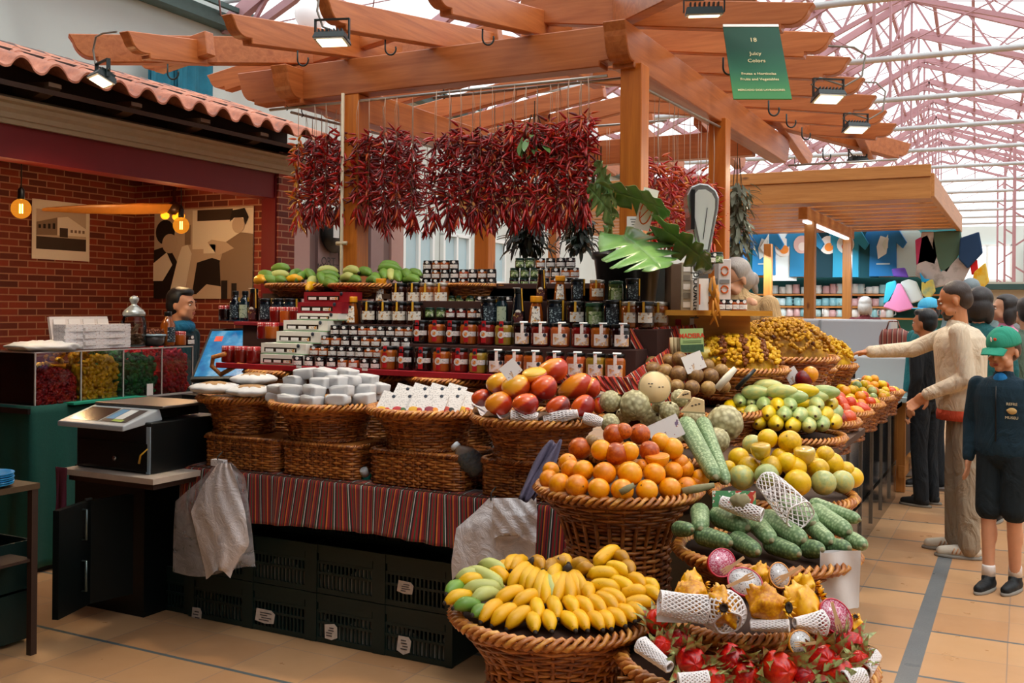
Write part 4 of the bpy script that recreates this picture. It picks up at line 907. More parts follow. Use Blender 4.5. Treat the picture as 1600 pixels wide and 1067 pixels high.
mflesh = M('yellow_mango_flesh', '#e8b43c', .35, var=.15, vs_=20, coat=.2); mcream2 = M('cream_flesh', '#e9dcb8', .4, var=.08, vs_=30)
hb = MB(); hb.ell((0,0,0), (.5, .42, .40), 20, 12, fn=lambda p: Vector((p.x, p.y, min(p.z, .25)))); 
p = PD(835, 586, ringd((-1.80, 3.76, 1), 835, .12)); o = obj('cut_mango', hb, mmo, None, p, (R(20), R(-8), YAW), .105); tag(o, 'cut mango half showing yellow flesh on top of the pile', 'fruit')
fb = MB(); fb.ell((0,0,.1), (.48, .40, .16), 20, 10, fn=lambda p: Vector((p.x, p.y, max(-.2, p.z)))); obj('flesh', fb, mflesh, o)
# foam nets: wire lattice along a path of rings
mnet = M('white_foam_net', '#eee6e4', .7)
def net(name, ringf, nu, nv, r, label, cat='foam net', parent=None, group=None):
    b = MB()
    for k in range(nu):
        for sgn in (1, -1):
            pts = [ringf(((k+sgn*j*.5)/nu) % 1.0, j/nv) for j in range(nv+1)]; b.tube(pts, r*1.3, 4, 0, False)
    for h in (0, 1): b.ring([ringf(i/(nu*2), h) for i in range(nu*2)], r*1.6, 4)
    o = obj(name, b, mnet, parent)
    if label: tag(o, label, cat, group)
    return o
def tubering(p0, p1, r0, r1, flat=1.0, bulge=0):
    p0, p1 = Vector(p0), Vector(p1); d = (p1-p0).normalized(); a = d.orthogonal().normalized(); c = d.cross(a)
    def f(s, h):
        r = r0*(1-h)+r1*h+bulge*math.sin(PI*h); q = TAU*s; return p0.lerp(p1, h)+(a*math.cos(q)+c*math.sin(q)*flat)*r*(1+.05*math.sin(5*q+h*4))
    return f
for (u0, v0, u1, v1, d, r0, lab) in ((799, 649, 840, 652, 3.93, .020, 'crumpled white foam net below the front mangoes, left one'), (850, 655, 902, 646, 3.92, .017, 'crumpled white foam net below the front mangoes, right one'), (912, 652, 940, 660, 3.93, .018, 'white foam net sticking out at the right rim of the mango basket')):
    net('foam_net', tubering(PD(u0, v0, d), PD(u1, v1, d-.01), r0, r0*.8, 1, .006), 16, 9, .0018, lab, group='foam nets on the mango basket')
mliner = M('white_liner_paper', '#e6dfde', .75, bump=.4, bs=30, var=.05, vs_=25)
lb_ = MB(); lb_.grid(lambda u, v: (-1.80+(.19+.085*v+.012*math.sin(u*60+v*3))*math.cos(R(172)+R(168)*u)*1.0, 3.76+(.19+.085*v+.012*math.sin(u*60))*math.sin(R(172)+R(168)*u), 1.085+.045*v+.016*math.sin(u*43)*v), 90, 6)
o = obj('paper_liner', lb_, mliner); tag(o, 'white crumpled liner around the mangoes along the basket rim', 'liner')
# generic round fruit
def fruit_mat(name, cols, rough=.35, coat=.25, spots=None, bump=.05, sc_=9):
    t = NT(name); v = t.co(); n_ = t.noise(v, sc_, 4, .6); n_ = t.math('ADD', n_, t.math('MULTIPLY_ADD', t.rnd(), .35, -.17))
    c = t.ramp(n_, [(.3, cols[0]), (.5, cols[1]), (.7, cols[2])])
    if spots: c = t.mix(t.ramp(t.noise(v, 38, 2), [(.66, 0.0), (.70, .7)]), c, spots)
    c = t.n('HueSaturation', None, Color=c, Saturation=1.22).outputs[0]; t.base(c); t.P(Roughness=rough, Coat_Weight=coat*.7, Coat_Roughness=.25)
    if bump: t.bump(t.noise(v, 60, 3), bump*3, .003)
    return t.m
mor = fruit_mat('orange_passion_skin', ('#e07f08', '#f29408', '#f8a414'), spots='#9a6a2a', sc_=3); mor2 = fruit_mat('russet_passion_skin', ('#a8420e', '#cf640f', '#8a3a22'), sc_=3); mbr = fruit_mat('brown_passion_skin', ('#6a4f3a', '#8d6f4e', '#a58a62'), .45, .15, spots='#c9b58a', sc_=2.5)
myg = fruit_mat('yellow_passion_skin', ('#c79f3c', '#e3b84c', '#edc45c'), spots='#9a8a3c', sc_=2.5); mgg = fruit_mat('green_passion_skin', ('#98a270', '#b0b684', '#cfc07c'), spots='#7a8a50', sc_=2.5)
mpapg = fruit_mat('pale_green_fruit_skin', ('#91a571', '#a9b987', '#c5c488'), sc_=2); mpapy = fruit_mat('pale_yellow_fruit_skin', ('#cdb968', '#dec05e', '#e6c664'), sc_=2)
def sph(m, name, fn=None, nu=18, nv=12): b = MB(); b.ell((0,0,0), (1,1,1), nu, nv, fn=fn); return b.mesh(name, m)
blossom = MB(); blossom.lathe([(.16, -.05), (.12, .01), (.0, .0)], 8); blossom_me = blossom.mesh('blossom_end', mstem)
def heap(name, cen, items, mats, label, group, tf=None, cat='fruit', sq=.97, scar=True):
    # items: (rho, [(u,v,r px,matkey,row text)...])
    ME = {k: sph(m, name+'_'+k) for k, m in mats.items()}
    for rho, where, L in items:
        L = sorted(L, key=lambda q: q[0]); n_ = len(L)
        for i, (u, v, r, k) in enumerate(L):
            if tf: u, v = uvz(u, v, *tf); r = r/tf[2]
            d = ringd(cen, u, rho); p = PD(u, v, d); s = r*d/FPX
            o = obj(name, ME[k], None, None, p, (random.uniform(-.5, .5), random.uniform(-.5, .5), random.uniform(0, 6)), (s, s, s*sq))
            tag(o, '%s, %s, %s' % (label[k], where, nth(i, n_)), cat, group)
            if scar:
                a = random.uniform(0, 6); q = Vector((math.cos(a)*.5, math.sin(a)*.5, .7)).normalized() if i % 2 else Vector((math.cos(a), math.sin(a), -.1)).normalized()
                obj('blossom_end', blossom_me, None, o, q*.985, q.to_track_quat('Z', 'Y').to_euler(), .7)
Z1_ = (700, 540, 3.556)
OC = (-1.235, 3.22, .9)
heap('orange_passion_fruit', OC, [
 (.245, 'front row', [(560,742,54,'o'),(622,770,64,'o'),(716,780,67,'o'),(838,797,63,'o'),(968,803,65,'o'),(1105,805,63,'o'),(1232,795,64,'o'),(1326,786,59,'o'),(1388,764,56,'o'),(1402,736,52,'o')]),
 (.19, 'second row', [(572,692,48,'o'),(665,648,52,'o'),(682,684,56,'o'),(752,694,60,'o'),(870,710,66,'o'),(1010,711,71,'o'),(1146,713,64,'o'),(1250,700,56,'o'),(1312,686,55,'o'),(1290,650,50,'o')]),
 (.13, 'third row', [(732,572,64,'r'),(852,580,60,'o'),(935,602,66,'r'),(1007,588,56,'o'),(1118,585,58,'r'),(955,680,46,'o'),(1080,670,40,'o')]),
 (.06, 'upper row', [(800,534,40,'b'),(975,475,48,'r'),(1180,534,52,'o'),(1246,572,62,'o')]),
 (.05, 'very top', [(922,494,62,'b2'),(1065,492,60,'b2')])],
 dict(o=mor, r=mor2, b=mbr, b2=mor2), dict(o='smooth orange passion fruit', r='russet-red passion fruit', b='small brown passion fruit', b2='reddish-brown passion fruit'), 'passion fruit in the orange pile', Z1_)
fb = MB(); fb.ell((0,0,0), (1,1,1), 18, 12, fn=lambda p: Vector((p.x, p.y, min(p.z, .1)))); d = ringd(OC, 1027, .17); o = obj('cut_orange_passion_fruit', fb, mor, None, PD(1027, 713, d), (R(8), 0, 0), .041); tag(o, 'halved orange passion fruit facing up, right of the heap centre', 'fruit')
fb = MB(); fb.ell((0,0,.1), (.93,.93,.07), 18, 6); obj('flesh', fb, M('orange_pith', '#e9852a', .4), o)
Z2_ = (980, 480, 3.556); MC = (-.80, 3.80, .85)
heap('yellow_passion_fruit', MC, [
 (.235, 'front row', [(562,892,42,'y'),(635,945,72,'g'),(775,935,68,'g'),(946,975,76,'y'),(1090,975,71,'g'),(1195,970,66,'g'),(1252,945,60,'y')]),
 (.17, 'second row', [(620,838,60,'y'),(675,888,62,'y'),(800,888,66,'y'),(886,862,58,'y'),(932,892,65,'y'),(1060,898,62,'y'),(1137,868,64,'y'),(1215,905,50,'y')]),
 (.08, 'top of the pile', [(695,762,56,'g'),(780,730,56,'y'),(903,748,66,'y'),(850,830,50,'y'),(1100,822,54,'y'),(1020,850,52,'y')])],
 dict(y=myg, g=mgg), dict(y='yellow passion fruit', g='pale green passion fruit'), 'passion fruit in the yellow and green heap', Z2_)
mplas = M('yellow_wrapped_cup', '#c9a32e', .15, coat=1, var=.3, vs_=40)
for (zx, zy, r, lab) in ((742, 795, 58, 'cut yellow passion fruit wrapped in film at the upper left of its pile'), (985, 820, 62, 'cut yellow passion fruit wrapped in film at the upper right of its pile')):
    u, v = uvz(zx, zy, *Z2_); d = ringd(MC, u, .17); s = r/3.556*d/FPX; b = MB(); b.lathe([(0, -.9), (.5, -.85), (.85, -.4), (.97, .2), (.92, .55), (.75, .62), (0, .5)], 18); o = obj('wrapped_passion_fruit', b, mplas, None, PD(u, v, d), (R(10), 0, 0), s); tag(o, lab, 'fruit')
# pale green elongated fruit, ends towards the visitors
PC = (-.985, 4.82, 1.0)
PAPB = basket('round basket of pale green elongated fruit on the counter', (-.985, 4.82, .80), flare(.245, .155, .8), 15, 26, 'round baskets on the aisle counter')
def longf(name, p, dirv, L, r, me, label, group, cat='fruit', roll=0):
    q = Vector(dirv).normalized().to_track_quat('X', 'Z'); o = obj(name, me, None, None, p, q.to_euler(), (L/2, r, r)); return tag(o, label, cat, group)
pme = {k: sph(m, 'pale_fruit_'+k, fn=lambda p: Vector((p.x, p.y*(1-.12*p.x), p.z*(1-.12*p.x)))) for k, m in dict(g=mpapg, y=mpapy).items()}
nb = MB(); nb.lathe([(.35, -.02), (.25, .03), (0, .04)], 8); nub = nb.mesh('fruit_tip', mstem)
for rho, where, v, us, r in ((.235, 'bottom row', None, [(1164,655),(1186,659),(1212,661),(1239,664),(1263,664),(1284,662),(1303,659)], 12), (.20, 'second row', None, [(1157,641),(1175,645),(1202,646),(1226,647),(1250,649),(1271,647),(1290,648),(1304,644)], 12), (.15, 'third row', None, [(1142,636),(1156,626),(1175,628),(1194,632),(1215,633),(1234,633),(1276,632),(1298,631)], 11)):
    for i, (u, v) in enumerate(us):
        d = ringd(PC, u, rho); p = PD(u, v, d+.05); k = 'y' if (i*7+int(v)) % 5 in (0, 1) else 'g'
        o = longf('pale_green_fruit', p, ((EYE-p).normalized()*Vector((1,1,.3))+CR*random.uniform(-.18, .18)+Vector((0, 0, -.06))), .15, r*1.08*d/FPX, pme[k], '%s elongated fruit, %s of its pile, %s' % ('yellowish' if k == 'y' else 'pale green', where, nth(i, len(us))), 'pale elongated fruit on the counter')
        obj('fruit_tip', nub, None, o, (1.0, 0, 0), (0, R(90), 0), (.5, .5, .25))
for i, (u, v, du, k) in enumerate(((1182,613,6,'g'),(1222,612,14,'g'),(1238,620,20,'g'),(1255,611,22,'y'),(1270,620,24,'g'),(1288,613,24,'g'),(1258,632,22,'y'),(1200,604,8,'g'))):
    d = ringd(PC, u, .06); p = PD(u, v, d); longf('pale_green_fruit', p, CR*.9+CF*-.5+Vector((0, 0, .05)), .15, .036, pme[k], '%s elongated fruit lying sideways on top of its pile, %s' % ('yellowish' if k == 'y' else 'pale green', nth(i, 8)), 'pale elongated fruit on the counter')
# brown passion fruit and pale gourds
BC = (-1.42, 4.62, 1.08)
basket('round basket of brown passion fruit behind the custard apples', (-1.36, 4.66, .93), flare(.29, .14, .8), 13, 28, 'round baskets on the aisle counter')
basket('round basket of pale yellow gourds right of the brown passion fruit', (-1.08, 4.98, .93), flare(.2, .12, .8), 11, 24, 'round baskets on the aisle counter')
heap('brown_passion_fruit', BC, [
 (.25, 'front row', [(205,415,42,'b'),(275,442,44,'b'),(360,447,45,'b'),(450,450,43,'b'),(535,440,40,'b')]),
 (.19, 'second row', [(145,345,45,'b'),(212,358,46,'b'),(285,372,50,'b'),(378,378,48,'b'),(463,383,46,'b'),(522,352,40,'b')]),
 (.08, 'upper row', [(142,312,42,'b'),(230,298,42,'b'),(290,288,44,'b'),(445,325,40,'b'),(350,330,40,'b')])], dict(b=mbr), dict(b='brown speckled passion fruit'), 'brown passion fruit', Z2_)
gme = sph(fruit_mat('pale_gourd_skin', ('#d8c070', '#e4cf86', '#e9d9a0'), sc_=2), 'gourd', fn=lambda p: Vector((p.x, p.y*(.8-.25*p.x), p.z*(.8-.25*p.x))))
for i, (zx, zy, w_, a) in enumerate(((430,262,60,.3),(495,285,62,.5),(560,325,70,.2),(640,310,65,-.9),(600,280,60,-.3),(535,262,55,.1),(690,385,70,.9),(640,395,60,.6),(590,400,50,.2))):
    u, v = uvz(zx, zy, *Z2_); d = ringd((-1.08, 4.98, 1.1), u, .14); w2 = w_/3.556*d/FPX; longf('pale_gourd', PD(u, v, d), CR*math.cos(a)+Vector((0,0,math.sin(a)))-CF*.3, w2*2, w2*.95, gme, 'pale yellow gourd beside the brown passion fruit, %s' % nth([0,1,3,6,5,2,8,7,4][i], 9), 'pale yellow gourds')
# custard apples
def m_scale(name, c0, c1, c2, sc_, strg, dist=.01):
    t = NT(name); v = t.co(); vo = t.n('TexVoronoi', dict(feature='F1'), Vector=v, Scale=sc_, Randomness=.55).outputs[0]
    c = t.ramp(vo, [(.0, c2), (.35, c1), (.62, c0)]); c = t.mix(t.math('MULTIPLY', t.noise(v, 5, 4), .6), c, c1); t.base(c); t.P(Roughness=.5); t.bump(vo, -strg, dist); return t.m
mcus = m_scale('custard_apple_skin', '#857a52', '#bdb58a', '#d6cfa8', 3.4, 1.0, .25)
cusme = sph(mcus, 'custard_apple', fn=lambda p: p*(1+.045*math.sin(9*math.atan2(p.y, p.x)+3*p.z)*math.sin(7*p.z)), nu=36, nv=24)
cst = MB(); cst.lathe([(.12, 0), (.1, .12), (0, .13)], 8); cstm = cst.mesh('stalk', mstem)
for u, v, r, d, l in ((954,627,17,4.05,'small custard apple at the left of the group beside the mangoes'),(992,633,24,4.02,'large green-brown custard apple with clear scales below the cut half'),(953,661,15,3.95,'custard apple half hidden below, next to the orange heap'),(1046,643,16,4.0,'knobbly little custard apple between the cut half and the wedge'),(1049,676,21,3.92,'custard apple just left of the tall green monstera fruit'),(1133,661,28,4.0,'largest custard apple, right of the tall green monstera fruit'),(1120,688,20,3.9,'custard apple under the largest one'),(975,650,13,4.1,'small custard apple tucked behind the white card'),(1020,655,20,4.12,'custard apple in the gap below the cut half'),(1085,655,18,4.1,'custard apple behind the tall monstera fruit'),(1062,622,14,4.15,'custard apple right of the cut half'),(1030,635,12,4.1,'tiny custard apple beneath the cut half')):
    o = obj('custard_apple', cusme, None, None, PD(u, v, d), (random.uniform(-1, 1), random.uniform(-1, 1), 0), r*d/FPX); tag(o, l, 'fruit', 'custard apples'); obj('stalk', cstm, None, o, (0, 0, .98))
# board that carries the custard apples
b = MB(); b.box((0, 0, 0), (.75, .5, .03)); o = obj('stall_step', b, mtim, None, (-1.25, 4.22, .92)); tag(o, 'dark wooden step under the custard apples', 'shelf')
b = MB(); b.box((0, 0, 0), (1.0, 1.2, .03)); o = obj('stall_step', b, mtim, None, (-1.25, 5.0, .91)); tag(o, 'dark wooden step under the brown passion fruit and gourds', 'shelf')
def cuthalf(name, u, v, d, r, face, skin, flesh, label, oval=1.0, seeds=0, seedm=None, rim=None):
    o = thing(name, label, 'fruit', PD(u, v, d), 0); o.rotation_euler = Vector(face).normalized().to_track_quat('Z', 'Y').to_euler(); s = r*d/FPX
    b = MB(); b.ell((0,0,0), (s*oval, s, s*.9), 24, 14, fn=lambda p: Vector((p.x, p.y, min(p.z, 0)))); obj('skin', b, skin, o)
    b = MB(); b.lathe([(s*.93, .0), (s*.93, .004), (0, .006)], 28, 0, Matrix.Scale(oval, 4, Vector((1, 0, 0)))); obj('flesh', b, flesh, o)
    if rim: b = MB(); b.ring([(s*.98*oval*math.cos(TAU*i/40), s*.98*math.sin(TAU*i/40), .003) for i in range(40)], s*.06, 6); obj('rind', b, rim, o)
    if seeds:
        b = MB(); rn = random.Random(int(u))
        for k in range(seeds): a = rn.uniform(0, TAU); q = rn.uniform(.1, .5); b = MB(); b.ell((s*q*oval*math.cos(a), s*q*math.sin(a), .006), (.005, .0025, .001), 8, 5); obj('seed', b, seedm, o)
    return o, s
msd = M('dark_seed', '#3a2618', .3)
mcf = M('cut_cream_flesh', '#e3c592', .45, var=.06, vs_=30)
cuthalf('cut_custard_apple', 1023, 605, 4.02, 26, -CF+Vector((.1, 0, .25)), mcus, mcf, 'large halved fruit with cream flesh facing the front, above the custard apples', 1.0, 5, msd)
for u, v, r, l in ((1068, 617, 11, 'small cream wedge of cut custard apple, upper one'), (1082, 634, 18, 'larger cream wedge of cut custard apple with dark seeds')):
    o = thing('cut_custard_apple', l, 'fruit', PD(u, v, 3.97), YAW); s = r*3.97/FPX
    b = MB(); b.prism([(-s, -s*.5), (s, -s*.6), (s*.95, s*.55), (s*.1, s*.75)], s*.9); ob = bev(obj('flesh', b, mcf, o), .004, 3); b = MB(); b.prism([(-s*1.03, -s*.56), (s*1.03, -s*.66), (s*1.03, -s*.52), (-s*.9, -s*.42)], s*.98); obj('skin', b, mcus, o)
    for k in range(3): b = MB(); b.ell((s*(-.1+.3*k), -s*.46, s*(.05+.08*k)), (.005, .002, .003), 8, 5); obj('seed', b, msd, o)
# monstera fruit (green, scaly)
def capsule(L, r, n=18, m=22, taper=.75):
    pr = []
    for i in range(m+1):
        t_ = i/m; x = t_*L; e = min(1, (x/(r*1.2)))if x < r*1.2 else 1; f = min(1, (L-x)/(r*1.2)) if (L-x) < r*1.2 else 1
        rr = r*math.sqrt(max(0, 1-(1-e)**2))*math.sqrt(max(0, 1-(1-f)**2))*(1-(1-taper)*t_); pr.append((max(rr, 0.0001), x))
    b = MB(); b.lathe(pr, n); return b
mmon = m_scale('monstera_fruit_skin', '#4a6a3a', '#8fa878', '#c0cca8', 95, .8, .006); mmon2 = m_scale('dark_monstera_fruit_skin', '#304a2a', '#6d8a58', '#a3b48c', 95, .8, .006)
mcork = M('corky_fruit_end', '#8a8360', .8, var=.3, vs_=60)
def monfruit(p0, p1, r, m, label, group='green monstera fruit', endc=True):
    p0, p1 = Vector(p0), Vector(p1); d = (p1-p0); L = d.length+1.3*r; o = obj('monstera_fruit', capsule(L, r), m, None, p0-d.normalized()*.65*r, d.to_track_quat('Z', 'Y').to_euler())
    if endc: b = MB(); b.ell((0, 0, L-.012), (r*.33, r*.33, .016), 10, 6); obj('corky_tip', b, mcork, o)
    return tag(o, label, 'fruit', group)
Z3_ = (980, 700, 3.81)
def mdep(v): return 2.92+(885-v)/95*.32
for (a, b_, c_, d_, r, k, l) in ((300,480,370,485,52,1,'small dark monstera fruit at the far left of the basket'),(432,375,438,470,62,0,'rounded monstera fruit end pointing forward, upper left'),(440,520,590,560,64,1,'dark monstera fruit lying in the lower left'),(540,400,690,465,74,0,'thick pale monstera fruit under the colourful card'),(650,545,760,610,64,1,'dark monstera fruit second from the left in the bottom row'),(770,450,850,540,64,0,'monstera fruit with foam at its stalk, centre'),(850,570,1000,625,62,1,'monstera fruit third in the bottom row'),(830,420,1030,540,72,0,'long monstera fruit crossing the middle of the pile'),(960,330,1090,440,78,0,'monstera fruit half wrapped in a white foam net'),(1070,600,1140,605,64,1,'monstera fruit pointing forward in the bottom row'),(1080,450,1200,550,58,0,'monstera fruit below the netted one'),(1120,380,1300,490,66,0,'long monstera fruit at the upper right'),(1110,335,1360,420,48,0,'long slim monstera fruit at the back right'),(1220,590,1300,595,60,1,'dark monstera fruit at the lower right'),(1330,540,1400,575,52,0,'monstera fruit at the far right end')):
    u0, v0 = uvz(a, b_, *Z3_); u1, v1 = uvz(c_, d_, *Z3_); d0, d1 = mdep(v0), mdep(v1)-.05; monfruit(PD(u0, v0, d0), PD(u1, v1, d1), r/3.81*mdep((v0+v1)/2)/FPX, mmon2 if k else mmon, l)
monfruit(PD(1071, 662, 3.72), PD(1116, 742, 3.36), .036, mmon, 'tall monstera fruit leaning against the pile, left one of two', 'long monstera fruit leaning on the pile')
monfruit(PD(1098, 660, 3.76), PD(1133, 750, 3.42), .030, mmon, 'tall monstera fruit leaning against the pile, right one of two', 'long monstera fruit leaning on the pile')
u0, v0 = uvz(830, 200, *Z3_); u1, v1 = uvz(1030, 400, *Z3_); net('foam_net', tubering(PD(u0, v0, 3.2), PD(u1, v1, 3.03), .035, .046, 1, .004), 16, 12, .0016, 'white foam net sleeve over a monstera fruit, top right')
u0, v0 = uvz(560, 320, *Z3_); u1, v1 = uvz(800, 400, *Z3_); net('foam_net', tubering(PD(u0, v0, 3.1), PD(u1, v1, 3.04), .017, .02, 1, .004), 14, 14, .0017, 'thin crumpled foam net lying on the monstera fruit under the card')
b = MB(); b.ell((0,0,0), (.03, .024, .026), 12, 9, fn=lambda p: p*(1+.15*math.sin(7*p.x+5*p.z))); u0, v0 = uvz(670, 320, *Z3_); o = obj('stalk_end', b, mcork, None, PD(u0, v0, 3.07)); tag(o, 'brown corky fruit stalk end in front of the colourful card', 'fruit')
mcardg = m_label('colourful_fruit_card', '#4f8f5c', ('#e8e0d8', '#c0392b', '#dcae7a'), 30, .52)
def card(u0, v0, u1, v1, d, m, label, th=.002, cat='card', tilt=0, name='price_card', rz=YAW, group=None):
    p = PD((u0+u1)/2, (v0+v1)/2, d); wd = abs(u1-u0)/FPX*d; h = abs(v1-v0)/FPX*d; b = MB(); b.box((0,0,0), (wd, th, h)); o = obj(name, b, m, None, p, (R(-8), tilt, rz)); return tag(o, label, cat, group)
card(1113, 767, 1181, 792, 3.12, mcardg, 'green and pink printed card at the back of the monstera basket', name='picture_card')
mcardw = m_label('white_fruit_card', '#e8e4e0', ('#d08a4a', '#7f6b8a', '#c9a98a'), 34, .62)
card(1014, 655, 1066, 690, 3.62, mcardw, 'white card with an orange fruit picture behind the orange heap', tilt=R(-25), name='picture_card')
card(1068, 552, 1100, 580, 4.55, mcardw, 'white picture card standing among the brown passion fruit', tilt=R(-22), name='picture_card')
card(784, 565, 812, 590, 4.0, mcardw, 'white picture card among the yellow mangoes', tilt=R(-40), name='picture_card')
card(1228, 575, 1248, 598, 5.0, mcardw, 'white picture card behind the pale green fruit', tilt=R(-30), name='picture_card')
# pale-handled cake knife and dark knife sticking out
for (u0, v0, u1, v1, d, m, r, l) in ((1120, 608, 1149, 575, 4.35, M('pale_handle', '#dcd6c2', .4), .016, 'pale plastic scraper standing in the brown passion fruit'), (1150, 608, 1180, 577, 4.35, M('black_handle', '#15191a', .3), .010, 'black marker pen standing between gourds and brown passion fruit'), (969, 770, 991, 757, 3.14, mcork, .010, 'thin brown stalk hanging at the orange basket front'), (1066, 768, 1116, 758, 3.25, mcork, .012, 'brown knobbly pod lying on the right rim of the orange basket'), (1202, 588, 1222, 607, 4.85, mwk1, .006, 'short wooden stick beside the purple fruit')):
    b = MB(); b.tube([PD(u0, v0, d)-PD(u0, v0, d), (PD(u1, v1, d)-PD(u0, v0, d))*.5, PD(u1, v1, d)-PD(u0, v0, d)], [r, r*1.1, r*.7], 10); o = obj('handled_tool' if 'handle' in m.name else 'dry_pod', b, m, None, PD(u0, v0, d)); tag(o, l, 'utensil' if 'handle' in m.name else 'pod')
# ---------------- bananas
def ban_mat(name, a, b_, c_):
    t = NT(name); X, Y, Z = t.sep(t.co()); n_ = t.noise(t.co(), 30, 4)
    c = t.ramp(t.math('ADD', t.math('MULTIPLY_ADD', X, 5.0, .5), t.math('MULTIPLY_ADD', n_, .5, -.25)), [(.0, a), (.3, b_), (.75, b_), (1.0, c_)]); sp = t.ramp(t.noise(t.co(), 120, 2), [(.68, 0.0), (.72, .6)]); c = t.mix(sp, c, '#8a6420')
    h = t.n('HueSaturation', None, Color=c, Value=t.math('MULTIPLY_ADD', t.rnd(), .2, .9)).outputs[0]; h = t.n('HueSaturation', None, Color=h, Saturation=1.15).outputs[0]; t.base(h); t.P(Roughness=.45); return t.m
BM = dict(y=ban_mat('ripe_banana', '#b98d1c', '#e3a81f', '#c98f22'), p=ban_mat('pale_banana', '#c4a44c', '#e6b757', '#cfa04a'), g=ban_mat('green_banana', '#4a7a34', '#6f9048', '#5b8038'), l=ban_mat('light_green_banana', '#97a45c', '#b9bc79', '#a4a860'), b=ban_mat('brownish_banana', '#8a5d24', '#b9852e', '#8a5d24'))
mbt = M('dark_banana_tip', '#2a1c10', .7)
def banana_mb(L=.12, r=.021, bend=.55):
    pts = []; rs = []; n = 14
    for i in range(n+1):
        t_ = i/n; a = (t_-.5)*bend*2; Rr = L/(2*bend); pts.append((Rr*math.sin(a), 0, Rr*(math.cos(a)-1)))
        rs.append(r*(.30 if i == 0 else (.45 if i == 1 else min(1, .62+.9*t_*2) if t_ < .3 else (1 if t_ < .68 else max(.34, 1-(t_-.68)**1.5*3.6)))))
    b = MB(); b.tube(pts, rs, 9, 0); return b
bb_ = banana_mb(); BME = {k: bb_.mesh('banana_'+k, m) for k, m in BM.items()}
tipb = MB(); tipb.tube([(.055, 0, -.0155), (.064, 0, -.021)], [.0078, .0045], 7); tipme = tipb.mesh('banana_tip', mbt)
NB = 0
def banana(p0, p1, k, parent, r=1.0):
    p0, p1 = Vector(p0), Vector(p1); d = p1-p0; x = d.normalized(); up = Vector((0,0,1))-CF*.35; z = (up-x*up.dot(x)).normalized(); y = z.cross(x); s = d.length/.118
    o = obj('banana', BME[k], None, parent); m = basis(x, y, z, (p0+p1)/2-parent.location+z*.006); o.matrix_local = m @ Matrix.Diagonal((s, r, r, 1))
    t_ = obj('tip', tipme, None, o); return o
Zb = (680, 800, 4.0)
def bdep(v): return 2.66+(985-v)/118*.34
def bunch(label, L, stem=None, group='bunches of small bananas'):
    u, v = uvz(L[0][0], L[0][1], *Zb); o = thing('banana_bunch', label, 'fruit', PD(u, v, bdep(v)), 0, group)
    for (a, b_, c_, d_, k) in L:
        u0, v0 = uvz(a, b_, *Zb); u1, v1 = uvz(c_, d_, *Zb)
        dd = math.hypot(u1-u0, v1-v0); need = .098; q0 = PD(u0, v0, bdep(v0)); q1 = PD(u1, v1, bdep(v1)); gap = (q1-q0).length
        if gap < need: e = math.sqrt(need*need-gap*gap)*.9; q0 = PD(u0, v0, bdep(v0)+e*.6); q1 = PD(u1, v1, bdep(v1)-e*.4)
        banana(q0, q1, k, o, 1.0)
    if stem: u, v = uvz(stem[0], stem[1], *Zb); c = PD(u, v, bdep(v)+.0)-o.location; b = MB(); b.tube([c+Vector((0,0,-.02)), c+Vector((0,0,.008)), c+Vector((.01,0,.018))], [.016, .013, .010], 8); obj('stem', b, mbt, o)
    return o
bunch('bunch of green and pale bananas at the left of the banana basket', [(430,460,190,350,'l'),(455,385,275,310,'l'),(320,400,130,400,'l'),(330,440,145,425,'p'),(420,470,165,480,'l'),(180,470,75,488,'g'),(240,530,65,545,'p'),(400,505,230,535,'l'),(290,595,120,578,'g'),(330,640,240,620,'g'),(460,440,340,350,'y'),(470,380,390,325,'y')])
bunch('upright bunch of yellow bananas with a dark stem, left of centre', [(590,320,460,460,'y'),(610,345,540,470,'p'),(640,360,580,480,'p'),(680,370,640,540,'p'),(695,385,690,560,'p'),(700,400,735,540,'l'),(520,300,440,340,'y')], (600, 330))
bunch('small bunch behind, with a dark stem at the centre', [(560,300,480,345,'y'),(620,305,670,340,'b'),(760,330,700,350,'b'),(770,340,720,420,'p'),(760,400,740,480,'p'),(790,325,830,300,'y')], (765, 328))
bunch('upright bunch of yellow bananas with a dark stem, right of centre', [(815,380,750,560,'y'),(830,385,850,560,'y'),(845,380,905,520,'y'),(850,370,950,530,'y'),(800,400,740,470,'p'),(950,470,960,520,'y')], (822, 372))
bunch('row of ripe bananas pointing forward-left at the front left rim', [(560,480,368,562,'y'),(660,510,488,572,'y'),(410,565,285,665,'y'),(510,590,352,688,'y'),(600,605,446,710,'y')])
bunch('bananas seen end-on in the middle of the front row', [(625,560,645,645,'p'),(725,545,765,645,'p'),(815,550,880,615,'p'),(600,650,625,725,'p'),(690,640,728,718,'p'),(790,650,875,715,'p')])
bunch('fan of ripe bananas at the front right rim', [(880,550,978,628,'y'),(940,535,1062,622,'y'),(1000,520,1142,600,'y'),(1020,505,1192,560,'y'),(860,630,950,715,'y'),(950,645,1045,712,'y'),(1030,645,1100,705,'y'),(1065,630,1185,688,'y'),(1130,610,1245,658,'y'),(1190,605,1300,635,'y'),(1170,590,1370,560,'y')])
bunch('bananas heaped at the upper right of the basket', [(945,385,1160,395,'p'),(955,460,1165,480,'p'),(1060,330,1245,400,'p'),(990,330,1150,215,'y'),(1110,290,1200,285,'b'),(1090,420,1250,500,'p'),(1150,520,1335,492,'y'),(1190,410,1312,450,'y'),(1290,460,1388,468,'p'),(1290,500,1400,520,'p')])
bunch('brownish bananas at the back right of the basket', [(830,360,965,310,'b'),(880,390,985,330,'b'),(700,350,850,300,'b'),(1180,330,1230,370,'b')])
